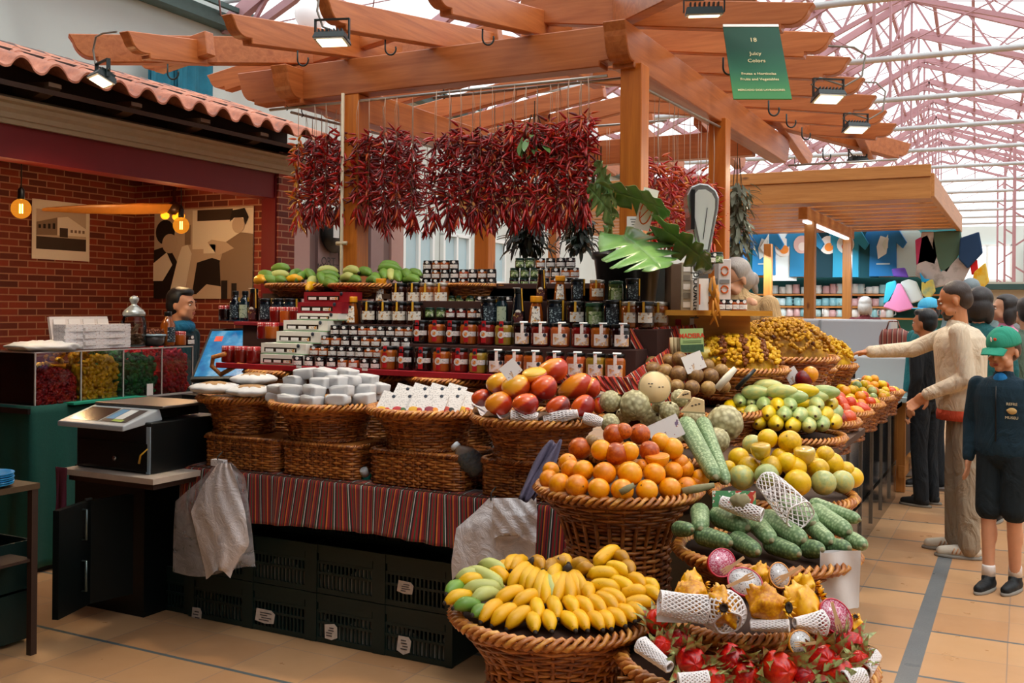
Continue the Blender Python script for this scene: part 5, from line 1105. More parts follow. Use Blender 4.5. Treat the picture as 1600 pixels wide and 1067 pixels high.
# white wrapped bars
mwrap = M('white_waxed_wrap', '#d9d8d8', .55, var=.04, vs_=30, bump=.5, bs=38)
def bar_me(seed):
    rnd = random.Random(seed); b = MB(); ph = [rnd.uniform(0, 6) for _ in range(6)]
    b.ell((0,0,0), (1,1,1), 24, 16, fn=lambda p: Vector([math.copysign(abs(c)**.42, c) for c in p]) * (1+.05*math.sin(4*p.x+ph[0])*math.sin(5*p.z+ph[1])+.03*math.sin(11*p.y+ph[2])))
    return b.mesh('wrapped_bar', mwrap)
bars = [bar_me(i) for i in range(4)]; BCN = (-2.95, 3.84, 1.1)
Z4_ = (400, 490, 6.4)
for rho, where, L in ((.22, 'bottom layer', [(215,845),(330,865),(560,872),(820,858),(1080,852),(1235,825)]), (.19, 'second layer', [(225,760),(350,765),(580,772),(860,775),(1085,762),(1225,745)]), (.13, 'third layer', [(390,675),(655,695),(800,680),(930,670),(1110,660)]), (.06, 'top layer', [(490,600),(690,605),(915,602)])):
    for i, (zx, zy) in enumerate(L):
        u, v = uvz(zx, zy, *Z4_); d = ringd(BCN, u, rho); o = obj('wrapped_bar', bars[(i+zy) % 4], None, None, PD(u, v, d), (random.uniform(-.1, .1), random.uniform(-.15, .15), random.uniform(-.35, .35)), (.052, .04, .027)); tag(o, 'white paper-wrapped bar, %s, %s' % (where, nth(i, len(L))), 'packet', 'white wrapped bars')
# flat cakes in paper
mcake = M('brown_cake_crust', '#a77f52', .7, var=.35, vs_=22)
for u, v, d, s, rz, l in ((397, 592, 5.08, .115, .3, 'round cake in white paper at the back of the left basket'), (336, 606, 4.90, .125, 0, 'round cake in white paper at the front left'), (392, 611, 4.86, .12, .6, 'round cake in white paper at the front right')):
    o = thing('paper_wrapped_cake', l, 'cake', PD(u, v, d), rz, 'cakes wrapped in paper'); b = MB(); b.ell((0,0,0), (s, s*.95, .028), 40, 12, fn=lambda p: p*(1+.05*math.sin(9*math.atan2(p.y, p.x))+.03*math.sin(23*math.atan2(p.y, p.x)+p.z*4))); obj('paper', b, mwrap, o); b = MB(); b.ell((0,0,.013), (s*.66, s*.6, .02), 28, 8, fn=lambda p: p*(1+.06*math.sin(5*math.atan2(p.y, p.x)))); obj('cake_top', b, mcake, o)
# seed packets
mpk = m_label('packet_paper', '#e4ded8', ('#9a9490', '#8a8480', '#b0aaa6'), 120, .60, 3); FRC = [('#e2b11e', '#c9391c'), ('#b3202a', '#3c6b3a'), ('#d9a21a', '#a8321c'), ('#8c2a3a', '#e08a1c'), ('#c2402a', '#2a2a24')]
fm = [(M('print_colour_%d' % i, a, .5), M('print_accent_%d' % i, b_, .5)) for i, (a, b_) in enumerate(FRC)]
for i in range(10):
    bk = i >= 6; u = (606+25*i) if not bk else 628+27*(i-6); v = 632 if not bk else 620; d = ringd((-2.38, 3.82, 1), u, .21 if not bk else .13)
    o = thing('seed_packet', 'white printed packet with fruit picture, %s row, %s' % ('back' if bk else 'front', nth(i-6 if bk else i, 4 if bk else 6)), 'packet', PD(u, v, d), (R(-38), R(14), YAW*.6), 'packets in the third front basket')
    b = MB(); b.box((0,0,0), (.085, .006, .125)); obj('packet_card', b, mpk, o)
    b = MB(); b.ell((-.012, -.004, -.035), (.026, .0015, .018), 14, 6); b.ell((.022, -.004, -.045), (.016, .0015, .013), 14, 6); obj('fruit_picture', b, fm[i % 5][0], o)
    b = MB(); b.ell((.008, -.0045, -.028), (.013, .0015, .012), 12, 6); obj('picture_accent', b, fm[i % 5][1], o)
    b = MB(); b.ell((.01, -.004, .045), (.008, .0012, .008), 12, 5); obj('round_stamp', b, mgrip, o)
# bottles between the wicker boxes
mclear = M('clear_plastic', '#b8c0c0', .1, trans=.85, ior=1.2); mtealb = M('teal_bottle_plastic', '#147a6a', .35); mwcap = M('white_cap', '#cfd6da', .4)
o = thing('spray_bottle', 'small teal bottle with white cap lying between the wicker boxes', 'bottle', PY(573, 745, 3.70), 0); b = MB(); b.lathe([(.022,-.05),(.026,-.045),(.026,.0),(.015,.018)], 16); obj('bottle_body', b, mtealb, o, (0,0,.0), (R(35), 0, 0)); b = MB(); b.lathe([(.019,.012),(.019,.045),(.015,.048),(0,.048)], 16); obj('cap', b, mwcap, o, (0,0,.0), (R(35), 0, 0))
o = thing('water_jug', 'clear plastic jug with white cap lying by the third wicker box', 'bottle', PY(733, 718, 3.68), 0); b = MB(); b.lathe([(0,-.07),(.035,-.07),(.05,-.055),(.052,.0),(.045,.03),(.02,.065),(.018,.075)], 18); obj('jug_body', b, mclear, o, (0,0,0), (R(10), R(-48), 0)); b = MB(); b.lathe([(.021,.072),(.021,.09),(.018,.093),(0,.093)], 16); obj('cap', b, mwcap, o, (0,0,0), (R(10), R(-48), 0))

def pnet(u, v): a = PD(868, 690, 3.72).lerp(PD(822, 782, 3.55), v); return a+CR*((u-.5)*(.05+.03*math.sin(v*3)))+Vector((0, 0, .008*math.sin(u*9+v*7)))-CF*.015*math.sin(u*12)
o = cloth('dark_cloth', pnet, 14, 16, M('dusky_purple_cloth', '#4a4358', .8, bump=.5, bs=160), 1, thick=.004); tag(o, 'dusky purple cloth hanging between the mango basket and the orange heap', 'cloth')
# ---------------- pitahayas and dragon fruit
Zd = (980, 840, 3.81)
mpy = fruit_mat('yellow_pitahaya_skin', ('#c9780c', '#e8a416', '#efb52a'), .35, .3, sc_=8); mrp = fruit_mat('red_dragon_skin', ('#8a1018', '#bf1d20', '#d63c2a'), .35, .3, sc_=6)
def pit_me():
    def f(p):
        a = math.atan2(p.y, p.z); k = 1+.3*max(0, math.sin(5*a+3*p.x))*max(0, math.sin(9*p.x+2*math.floor(a*2.5/PI+.5)))+.09*math.sin(5*a+3*p.x); return Vector((p.x, p.y*k, p.z*k))
    b = MB(); b.ell((0,0,0), (1, .72, .72), 40, 30, rot=Matrix.Rotation(PI/2, 3, 'Y'), fn=lambda p: (lambda q: Vector((q.z, q.y, -q.x)) if False else q)(f(Vector((p.z, p.y, p.x))) ).zyx); return b
b_ = pit_me(); pitm = b_.mesh('pitahaya', mpy)
navb = MB(); navb.lathe([(.17, -.02), (.2, .05), (.24, .07), (.14, .03), (.11, -.03), (0, -.06)], 14); navm = navb.mesh('open_end', M('dark_open_end', '#2c1c10', .8)); nvr = MB(); 
for i in range(9): a = TAU*i/9; simple_tip = [(math.cos(a)*.2, math.sin(a)*.2, -.02), (math.cos(a)*.34, math.sin(a)*.34, .07), (math.cos(a)*.4, math.sin(a)*.4, .18)]; nvr.tube(simple_tip, [.09, .06, .015], 5)
nvrm = nvr.mesh('end_petals', mpy)
def pitahaya(a, b_, c_, d_, r, dd, label, dl=0):
    u0, v0 = uvz(a, b_, *Zd); u1, v1 = uvz(c_, d_, *Zd); p0, p1 = PD(u0, v0, dd+dl), PD(u1, v1, dd-dl); x = (p1-p0); L = x.length/2; o = obj('yellow_pitahaya', pitm, None, None, (p0+p1)/2, x.to_track_quat('X', 'Z').to_euler()); R_ = 1.1*r/3.81*dd/FPX/.72; o.scale = (max(L, R_*1.05), R_, R_); o.rotation_euler.rotate_axis('X', random.uniform(0, 3))
    e = obj('open_end', navm, None, o, (.97, 0, 0), (0, R(90), 0)); e2 = obj('end_petals', nvrm, None, o, (.93, 0, 0), (0, R(90), 0)); return tag(o, label, 'fruit', 'yellow pitahayas')
pitahaya(240, 370, 520, 330, 62, 2.62, 'long yellow pitahaya at the left, beside the foam sleeve')
pitahaya(290, 270, 480, 290, 52, 2.80, 'yellow pitahaya behind the long one at the left')
pitahaya(560, 400, 575, 418, 72, 2.50, 'yellow pitahaya in a foam cup with its dark open end facing forward', .06)
pitahaya(760, 410, 915, 415, 92, 2.52, 'plump yellow pitahaya at the front centre, open end to the right', .03)
pitahaya(960, 430, 1130, 360, 84, 2.60, 'big yellow pitahaya right of the centre one', .0)
pitahaya(980, 290, 1120, 290, 58, 2.82, 'yellow pitahaya at the back right')
pitahaya(740, 230, 820, 250, 56, 2.86, 'yellow pitahaya at the back, behind the cut red one')
pitahaya(1340, 560, 1360, 470, 40, 2.62, 'yellow pitahaya standing at the far right rim', .02)
mseed = NT('white_speckled_flesh'); c = mseed.ramp(mseed.noise(mseed.co(), 300, 1), [(.60, '#c9c6c4'), (.66, '#55504e')]); mseed.base(c); mseed.P(Roughness=.12, Coat_Weight=1); mseed = mseed.m
mpink2 = NT('pink_speckled_flesh'); c = mpink2.ramp(mpink2.noise(mpink2.co(), 240, 2), [(.42, '#b33a5c'), (.5, '#d07a90'), (.62, '#e0b8c4')]); mpink2.base(c); mpink2.P(Roughness=.12, Coat_Weight=1); mpink2 = mpink2.m
mrind = M('magenta_rind', '#c4203c', .3, coat=.8); mrindy = M('orange_rind', '#dd8a1c', .3, coat=.8); mfork = M('pale_birch_wood', '#d9b183', .6, var=.1, vs_=30)
forkb = MB(); forkb.prism([(-.006, -.06), (.006, -.06), (.0065, 0), (.013, .02), (.0135, .05), (.009, .05), (.008, .028), (.0045, .028), (.004, .05), (-.0005, .05), (-.001, .028), (-.0045, .028), (-.005, .05), (-.0095, .05), (-.011, .02), (-.0065, 0)], .002); forkm = forkb.mesh('wooden_fork', mfork)
def cutpit(zx, zy, r, d, face, skin, flesh, rind, oval, rot, label, fork, fl):
    u, v = uvz(zx, zy, *Zd); o, s = cuthalf('cut_pitahaya', u, v, d, r/3.81, face, skin, flesh, label, oval, rim=rind); o.rotation_euler.rotate_axis('Z', rot)
    (a, b_, c_, d_) = fork; u0, v0 = uvz(a, b_, *Zd); u1, v1 = uvz(c_, d_, *Zd); q0 = PD(u0, v0, d-.055); q1 = PD(u1, v1, d-.055); z = (q1-q0).normalized(); y = CF*1.0; y = (y-z*y.dot(z)).normalized(); x = y.cross(z); f = obj('wooden_fork', forkm); f.matrix_world = basis(x, y, z, (q0+q1)/2); f.scale = ((q1-q0).length/.11,)*3; tag(f, fl, 'fork', 'little wooden forks')
cutpit(560, 150, 82, 2.86, -CF+Vector((.5, 0, .5)), mrp, mpink2, mrind, 1.15, R(20), 'cut pink-fleshed dragon fruit at the top left of the pile', (690, 120, 560, 215), 'wooden fork on the pink cut fruit at the top left')
cutpit(700, 265, 88, 2.68, -CF+Vector((.1, 0, .75)), mrp, mseed, mrind, 1.2, R(-15), 'cut white-fleshed red dragon fruit in the middle of the pile', (600, 290, 760, 215), 'wooden fork across the white-fleshed cut fruit')
cutpit(905, 225, 76, 2.78, -CF+Vector((.15, 0, .45)), mpy, mseed, mrindy, .85, R(0), 'cut yellow pitahaya with white flesh, top right of the pile', (1030, 175, 880, 270), 'wooden fork on the cut yellow pitahaya at the top')
cutpit(1240, 470, 92, 2.56, -CF+Vector((.35, 0, .45)), mrp, mpink2, mrind, 1.25, R(-50), 'cut pink-fleshed dragon fruit at the right end', (1220, 390, 1270, 555), 'wooden fork on the pink cut fruit at the right end')
cutpit(1030, 630, 78, 2.42, -CF+Vector((.25, 0, .35)), mpy, mseed, mrindy, .95, R(20), 'cut yellow pitahaya low at the front, below the small basket', (1140, 625, 990, 640), 'wooden fork on the low front cut pitahaya')
def zp(zx, zy, d): u, v = uvz(zx, zy, *Zd); return PD(u, v, d)
net('foam_net', tubering(zp(195, 385, 2.50), zp(470, 430, 2.50), .028, .034), 18, 14, .0017, 'white foam sleeve lying at the left of the pitahayas')
net('foam_net', tubering(zp(600, 505, 2.47), zp(560, 410, 2.52), .034, .050, 1, .014), 20, 8, .0019, 'white foam cup around the forward-facing pitahaya')
net('foam_net', tubering(zp(740, 520, 2.50), zp(960, 525, 2.47), .012, .014), 14, 12, .0019, 'crumpled foam net along the front of the small basket')
net('foam_net', tubering(zp(1000, 505, 2.48), zp(1160, 510, 2.5), .010, .030), 16, 10, .0018, 'foam net flaring out at the right of the small basket')
net('foam_net', tubering(zp(85, 640, 2.44), zp(250, 770, 2.36), .020, .012), 16, 14, .0019, 'white foam net edge at the left rim of the dragon fruit basket')
net('foam_net', tubering(zp(1400, 790, 2.40), zp(1470, 700, 2.45), .022, .016), 16, 12, .0018, 'white foam net at the right rim of the dragon fruit basket')
net('foam_net', tubering(zp(310, 860, 2.26), zp(480, 850, 2.26), .018, .02), 16, 12, .0018, 'white foam net at the bottom edge under the left dragon fruit')
net('foam_net', tubering(zp(1290, 850, 2.30), zp(1400, 830, 2.32), .02, .02), 16, 12, .0018, 'white foam net at the bottom right of the dragon fruit')
mfin = NT('green_tipped_scale'); X_, Y_, Z_ = mfin.sep(mfin.co('UV')); mfin.base(mfin.ramp(mfin.noise(mfin.co(), 2.4, 2), [(.36, '#a83a2c'), (.46, '#7f8a4a'), (.6, '#a9b072')])); mfin.P(Roughness=.4); mfin = mfin.m
drb = MB(); drb.ell((0,0,0), (.85, .85, 1), 26, 18, fn=lambda p: p*(1+.05*math.sin(5*math.atan2(p.y, p.x)+4*p.z))); drm = drb.mesh('dragon_fruit', mrp)
fins = []
for sd in range(3):
    rnd = random.Random(sd); b = MB()
    for k in range(17):
        z = -.75+1.6*k/17; a = k*2.4+rnd.uniform(-.3, .3); r0 = .85*math.sqrt(max(.05, 1-z*z)); n_ = Vector((math.cos(a), math.sin(a), 0)); t_ = Vector((-math.sin(a), math.cos(a), 0)); L = rnd.uniform(.8, 1.25)*(1.25 if z > .3 else 1); w_ = rnd.uniform(.26, .36)
        base = n_*r0*.93+Vector((0, 0, z)); 
        def fn(u, v, base=base, n_=n_, t_=t_, L=L, w_=w_): wd = w_*(1-v**1.6); return base+t_*((u-.5)*2*wd)+Vector((0, 0, L*v*.75))+n_*(.12+L*(.15*v+.55*v*v)-.1*abs(u-.5))
        b.grid(fn, 2, 6); b.grid(lambda u, v, f=fn, n_=n_: f(1-u, v)-n_*.045*(1-v), 2, 6)
    fins.append(b.mesh('scales', mfin))
for i, (zx, zy, r, d, rx, rz, l) in enumerate(((180, 500, 66, 2.66, 10, 20, 'red dragon fruit at the left, behind the foam sleeve'), (300, 610, 62, 2.52, 60, 10, 'small red dragon fruit under the small basket at the left'), (380, 735, 92, 2.37, 80, 0, 'red dragon fruit second from the left in the front row'), (200, 650, 60, 2.46, 50, 90, 'dragon fruit at the left rim with green scales'), (620, 720, 88, 2.38, 95, 30, 'dragon fruit with its stalk end facing forward, centre left'), (700, 810, 80, 2.34, 110, 0, 'dragon fruit low in the front row, centre'), (895, 780, 104, 2.35, 80, 60, 'largest dragon fruit, bottom centre right'), (1165, 730, 98, 2.38, 70, 0, 'bright red dragon fruit at the front right'), (1320, 640, 74, 2.50, 40, 140, 'dragon fruit at the right with long green scales'), (1250, 800, 84, 2.34, 90, 200, 'dragon fruit at the lower right edge'), (1040, 830, 70, 2.34, 60, 80, 'dragon fruit low between the two largest'), (500, 830, 70, 2.33, 100, 160, 'dragon fruit low at the bottom edge, left'), (1380, 740, 60, 2.42, 30, 60, 'dragon fruit at the far right rim'), (1180, 600, 60, 2.56, 20, 0, 'dragon fruit behind the low cut pitahaya'))):
    u, v = uvz(zx, zy, *Zd); s = 1.18*r/3.81*d/FPX; o = obj('dragon_fruit', drm, None, None, PD(u, v, d), (R(rx), R(15*(i % 3)-15), YAW+R(rz*.3)), s); tag(o, l, 'fruit', 'red dragon fruit'); obj('scales', fins[i % 3], None, o)
card(1026, 952, 1072, 972, 2.50, mwcard, 'white card behind the foam sleeve at the left of the pitahayas', tilt=R(2), name='price_card')
# white plastic bag hanging at the right of the monstera basket
mbagw = M('white_bag_plastic', '#d9d7d6', .4, bump=.3, bs=20)
p = PD(1313, 907, 2.93); b = MB(); b.grid(lambda u, v: ((u-.5)*.115, .006*math.sin(u*8+v*3), (v-.5)*.17+.01*(u-.5)), 14, 12); b.grid(lambda u, v: ((.5-u)*.115, .014+.006*math.sin(u*8+v*3), (v-.5)*.17), 14, 12); o = obj('plastic_bag', b, mbagw, None, p, (0, 0, YAW)); tag(o, 'white plastic bag hanging below the right side of the monstera basket', 'bag')
# ================================================================ CHILLIES, HERBS, PLANT, SCALE
mch = [M('dark_dried_chilli', '#6a0c10', .3, coat=.4), M('red_chilli', '#a81210', .28, coat=.5), M('bright_red_chilli', '#c41c12', .28, coat=.5), M('orange_chilli', '#d2560f', .3, coat=.5), M('green_brown_stalks', '#4a4a20', .6), M('yellow_chilli', '#d9941a', .3, coat=.4)]
mcord = M('pale_hanging_cord', '#c9ad94', .6)
def chilli_string(seed, n, L, rad, wts):
    rnd = random.Random(seed); b = MB()
    for i in range(n):
        t_ = i/n; z = -L*t_+rnd.uniform(-.02, .02); a = rnd.uniform(0, TAU); r0 = rnd.uniform(.0, .012); el = rnd.uniform(-1.2, .75)
        if t_ > .82: el = rnd.uniform(-1.5, -.9)
        d = Vector((math.cos(a)*math.cos(el), math.sin(a)*math.cos(el), math.sin(el))); side = d.cross(Vector((0, 0, 1))).normalized(); Lc = rnd.uniform(.05, .085); cv = rnd.uniform(-.35, .35)
        p = Vector((math.cos(a)*r0, math.sin(a)*r0, z)); pts = []; k = rnd.choices(range(6), wts)[0]
        for j in range(6): q = j/5; pts.append(p+d*(Lc*q+(rad-.045)*.6)+side*cv*Lc*q*q+Vector((0, 0, -.10*Lc*q*q*6*.2)))
        r = rnd.uniform(.006, .0088); b.tube(pts, [r*.35, r, r, r*.85, r*.55, r*.12], 5, k if k != 4 else 1)
        if rnd.random() < .3: b.tube([p, pts[0]], .0022, 3, 4)
    return b.mesh('chillies', mch)
CS = [chilli_string(i, 125, .53, .065, (5, 6, 3, .4, 0, 0)) for i in range(4)]; CSO = [chilli_string(20+i, 120, .45, .065, (1, 5, 6, 4, 0, .6)) for i in range(3)]; CSY = [chilli_string(30, 100, .55, .065, (.5, 2, 3, 5, 0, 4))]; CSG = [chilli_string(40+i, 135, .54, .07, (3, 7, 5, .8, 0, 0)) for i in range(3)]  # CSO has warm light put into its colour as extra orange
cordm = {}
def cstring(x, y, ztop, zrod, me, label, group):
    o = thing('chilli_string', label, 'chillies', (x, y, ztop), random.uniform(0, 6), group); c = obj('chillies', me, None, o); c['kind'] = 'stuff'
    h = round(zrod-ztop, 2)
    if h not in cordm:
        b = MB(); b.tube([(0, 0, -.5), (.0, 0, 0), (.003, .002, h*.5), (0, 0, h)], .0018, 4); b.tube([(.012, 0, -.02), (.014, .0, h*.6), (.0, 0, h)], .0016, 4); cordm[h] = b.mesh('cord', mcord)
    obj('cord', cordm[h], None, o); return o
random.seed(3); zrodf = lambda x: ZR+.03-.03*(x+4.5)/2.45
xs = [PY(u, 300, 5.15).x for u in [468+178*i/8-2 for i in range(9)]]
for i, x in enumerate(xs): cstring(x+random.uniform(-.02, .02), 5.16, 2.63+random.uniform(-.03, .035), zrodf(x), CSY[0] if i == 0 else CS[i % 4], 'chilli string in the left cluster, front rod, %s' % nth(i, 9), 'left cluster of chilli strings')
ys = [5.4+.17*i for i in range(9)]
for i, y in enumerate(ys): cstring(-4.3+.05*i/9+random.uniform(-.02, .02), y, 2.66+random.uniform(-.03, .04), ZR, (CS+CSO)[(i*3) % 7], 'chilli string of the left cluster along the left beam, %s from the front' % ['first','second','third','fourth','fifth','sixth','seventh','eighth','ninth'][i], 'left cluster of chilli strings')
for i in range(8): x = PY(474+24*i, 300, 5.33).x; cstring(x, 5.35, 2.63+random.uniform(-.03, .03), ZR+.02, CS[(i+1) % 4], 'chilli string in the left cluster, layer behind the front rod, %s' % nth(i, 8), 'left cluster of chilli strings')
xs = [PY(u, 300, 5.12).x for u in [682+240*i/14 for i in range(15)]]
for i, x in enumerate(xs): cstring(x+random.uniform(-.015, .015), 5.13+random.uniform(-.02, .02), 2.59+random.uniform(-.03, .03)+(.02 if i > 8 else 0), zrodf(x), (CS if i < 7 else CSG)[i % 3], 'string of red chillies in the middle cluster, front rod, %s' % nth(i, 15), 'middle cluster of chilli strings')
for i in range(7): x = PY(700+34*i, 300, 5.3).x; cstring(x, 5.33, 2.62+random.uniform(-.03, .03), ZR+.02, CSG[i % 3], 'string of red chillies in the middle cluster, second layer behind, %s' % nth(i, 7), 'middle cluster of chilli strings')
for i in range(7): x = -3.4+.19*i; o = thing('string_pair', 'empty pale string pair hanging from the crossing rod, %s' % nth(i, 7), 'cord', (x, 6.6, ZR-.28), 0, 'empty cords'); b = MB(); b.tube([(0,0,0), (0,0,.28)], .002, 4); b.tube([(.02,0,.03), (.02,0,.28)], .002, 4); obj('cord', b, mcord, o)
# rod above the second layer
rod((-3.3, 5.33, ZR+.03), (-2.05, 5.33, ZR+.03), 'second metal rod just behind the front one')
for i in range(14): y = 5.42+.118*i; cstring(-1.975+.05*i/14+random.uniform(-.02, .02), y, 2.43+random.uniform(-.03, .03), ZR, CSO[i % 3], 'chilli string along the right beam, orange-red from painted warm light, %s from the front' % ORD[i], 'right cluster of chilli strings')
# leaves
def m_leaf(name, a, b_, rough=.4):
    t = NT(name); n_ = t.noise(t.co(), 12, 3); t.base(t.mix(n_, a, b_)); t.P(Roughness=rough, Coat_Weight=.2); return t.m
mlf = m_leaf('glossy_green_leaf', '#487a3a', '#7fa562', .3); mlfd = m_leaf('dark_green_leaf', '#12251a', '#27402a'); mlfg = m_leaf('grey_green_dry_leaf', '#5c6650', '#99a088', .6); mstalk = M('pale_green_stem', '#8f9a56', .4); 
def simple_leaf(b, p, d, L, wd, up=Vector((0, 0, 1)), mi=0, fold=.25):
    d = Vector(d).normalized(); s = d.cross(up); s = s.normalized() if s.length > .01 else Vector((1, 0, 0)); n_ = s.cross(d)
    b.grid(lambda u, v: Vector(p)+d*(L*v)+s*((u-.5)*2*wd*math.sin(PI*min(1, v*.97+.03))**.8)+n_*(fold*wd*abs(u-.5)*2-L*.25*v*v), 2, 6, mi)
def herb(label, p, n, L, wdt, m, seed, zl=.35, spread=.9, cordh=.15, group=None, sz=(.06, .11)):
    rnd = random.Random(seed); o = thing('herb_bundle', label, 'herbs', p, 0, group); b = MB()
    for i in range(n):
        z = -zl*rnd.random(); a = rnd.uniform(0, TAU); el = rnd.uniform(-1.4, .2); d = Vector((math.cos(a)*math.cos(el), math.sin(a)*math.cos(el), math.sin(el))); q = Vector((math.cos(a), math.sin(a), 0))*rnd.uniform(0, wdt)+Vector((0, 0, z)); simple_leaf(b, q, d, rnd.uniform(*sz), rnd.uniform(.013, .022))
    lv = obj('leaves', b, m, o); lv['kind'] = 'stuff'
    b = MB()
    for i in range(6): a = i; b.tube([(math.cos(a)*.02, math.sin(a)*.02, cordh*.6), (math.cos(a)*wdt*.7, math.sin(a)*wdt*.7, -zl*.8)], .003, 4)
    b.tube([(0, 0, cordh*.5), (0, 0, cordh)], .003, 4); obj('stalks', b, mstem, o); return o
herb('dark green leafy bundle hanging below the middle chillies, left one', PD(825, 335, 6.3), 170, .3, .13, mlfd, 1, .22, cordh=.5, group='dark leafy bundles')
herb('dark green leafy bundle hanging left of the pot plant', PD(905, 340, 6.4), 110, .3, .1, mlfd, 2, .2, cordh=.5, group='dark leafy bundles')
herb('grey-green dried leaf bundle right of the right-hand post', PD(1152, 285, 8.55), 260, .3, .11, mlfg, 3, .6, cordh=.35, sz=(.09, .15))
herb('fresh green leaves tucked over the top of the middle chillies', PD(835, 212, 5.75), 34, .3, .13, mlf, 6, .08, cordh=.2, sz=(.08, .12))
herb('green leaves sprouting among the chillies by the front right post', PD(934, 262, 5.6), 12, .3, .03, mlf, 7, .12, cordh=.2, sz=(.12, .17))
# monstera plant in a black pot
mpot = M('black_plastic_pot', '#101618', .35, coat=.3)
pp = PD(980, 468, 5.33); pl = thing('potted_monstera', 'monstera plant with big split leaves in a black plastic pot', 'plant', (pp.x, pp.y, pp.z-.06))
s = 4.98/FPX; b = MB(); b.lathe([(.0, 0), (.135, 0), (.145, .02), (.178, .27), (.19, .275), (.192, .31), (.182, .31), (.178, .29), (0, .28)], 36); obj('pot', b, mpot, pl)
b = MB(); b.lathe([(0, .285), (.178, .283)], 24); obj('soil', b, M('dark_soil', '#1f1712', .9), pl)
def mleaf(label_dir, base, tip, wd, roll, L=None, cup=.3, cuts=5):
    base, tip = Vector(base), Vector(tip); d = (tip-base); L = d.length; x = d.normalized(); zz_ = Vector((0, 0, 1)); y = zz_.cross(x).normalized(); z = x.cross(y); rm = Matrix.Rotation(roll, 3, x); y = rm @ y; z = rm @ z; b = MB()
    def W(t): return wd*(math.sin(PI*min(1, t*.93+.07))**.62)
    for sg in (-1, 1):
        def fn(u, v, sg=sg):
            t = u; ph = (t*cuts) % 1.0; notch = max(0, 1-abs(ph-.5)/.16)*(1 if .12 < t < .9 else 0)
            w_ = W(t)*(1-.62*notch); yy = sg*w_*v; xx = t*L*1.0+v*.18*L*(1-t)-(.12*L*v*(1-t)**3*4); return base+x*xx+y*yy+z*(-cup*L*(t**2)*.35-cup*(abs(yy)**1.6)*1.4+.008*math.sin(t*TAU*cuts)*v)
        b.grid(fn if sg > 0 else (lambda u, v, f=fn: f(1-u, v)), 60, 5)
    return b
def addleaf(b0, tip, wd, roll, stem_from, cup=.3, d0=4.9, d1=4.8):
    base = PD(b0[0], b0[1], d0)-pl.location; tp = PD(tip[0], tip[1], d1)-pl.location; lf = obj('leaf', mleaf('', base, tp, wd, roll, cup=cup), mlf, pl); m = lf.modifiers.new('thickness', 'SOLIDIFY'); m.thickness = .0015
    s0 = Vector(stem_from); b = MB(); mid = s0.lerp(base, .55)+Vector((0, 0, .05)); b.tube([s0, s0.lerp(mid, .5)+Vector((0,0,.02)), mid, base], [.010, .009, .007, .005], 8); obj('leaf_stem', b, mstalk, pl)
addleaf((975, 368), (1034, 410), .20, R(15), (-.08, -.02, .28), d0=4.85, d1=4.62)
addleaf((1038, 358), (1118, 410), .15, R(-25), (.02, 0, .28), d0=4.8, d1=4.75)
addleaf((962, 300), (1052, 322), .13, R(-30), (-.10, -.02, .28), d0=4.9, d1=4.75)
addleaf((955, 312), (938, 250), .09, R(60), (-.12, -.02, .28), d0=4.95, d1=5.0)
addleaf((955, 335), (925, 290), .09, R(70), (-.12, -.0, .28), d0=5.0, d1=5.1)
addleaf((955, 345), (940, 385), .06, R(120), (-.1, .02, .28), d0=5.1, d1=5.15)
# no-photography card and small notice on the front right post
mor_ = M('orange_print', '#d9661f', .5)
def pcard(name, label, c, wd, h, d, tilt, yaw=YAW, cat='sign'):
    return thing(name, label, cat, PD(c[0], c[1], d), (0, tilt, yaw))
o = pcard('notice_card', 'tall white card with a crossed orange ring leaning beside the plant', (1010, 327), 0, 0, 4.86, R(14)); b = MB(); b.box((0,0,0), (.075, .004, .205)); obj('card', b, mwcard, o)
b = MB(); b.ring([(.027*math.cos(TAU*i/40), -.003, -.015+.058*math.sin(TAU*i/40)) for i in range(40)], .0035, 5); obj('orange_ring', b, mor_, o); b = MB(); b.tube([(-.02, -.0035, -.05), (.02, -.0035, .02)], .0025, 5); obj('slash', b, mor_, o); b = MB(); b.box((-.02, -.003, .085), (.02, .001, .012)); obj('small_print', b, mink, o)
o = pcard('notice_card', 'small white printed notice on the front right post', (992, 356), 0, 0, 5.25, 0); b = MB(); b.box((0,0,0), (.085, .003, .12)); obj('card', b, mwcard, o)
for k in range(7): obj('print_line', MB().box((.005, -.002, .045-.014*k), (.06-.008*(k % 3), .001, .004)), mink, o)
# vintage fan-shaped shop scale
msil = M('polished_chrome', '#b9b9b6', .18, metal=.9); mface = M('cream_dial', '#d7dbd8', .15, coat=.8)
sc_ = thing('shop_scale', 'old chrome fan-shaped shop scale with pale dial right of the plant', 'scale', PD(1095, 345, 5.1), YAW)
k_ = 5.1/FPX; out = [(-5, -58), (10, -58), (24, 18), (25, 34), (20, 46), (8, 55), (-6, 57), (-18, 52), (-25, 38), (-24, 22)]
b = MB(); b.prism([(x*k_, z*k_) for x, z in out], .12); bev(obj('housing', b, msil, sc_), .008, 3)
inn = [(-2, -46), (7, -46), (18, 18), (18, 32), (13, 41), (3, 47), (-8, 46), (-15, 38), (-17, 22)]
b = MB(); b.prism([(x*k_, z*k_) for x, z in inn], .004, Matrix.Translation((0, -.062, 0))); obj('dial', b, mface, sc_)
b = MB(); b.box((-.055, .0, .05), (.02, .16, .2)); obj('side_band', b, M('black_trim', '#141414', .3), sc_)
b = MB(); b.tube([(.0, -.066, -.1), (.02, -.066, .06)], .0018, 5); obj('needle', b, mblk, sc_)
b = MB(); b.box((.01, 0, -.24), (.05, .06, .12)); b.box((.01, 0, -.34), (.13, .14, .09)); obj('base', b, msil, sc_)
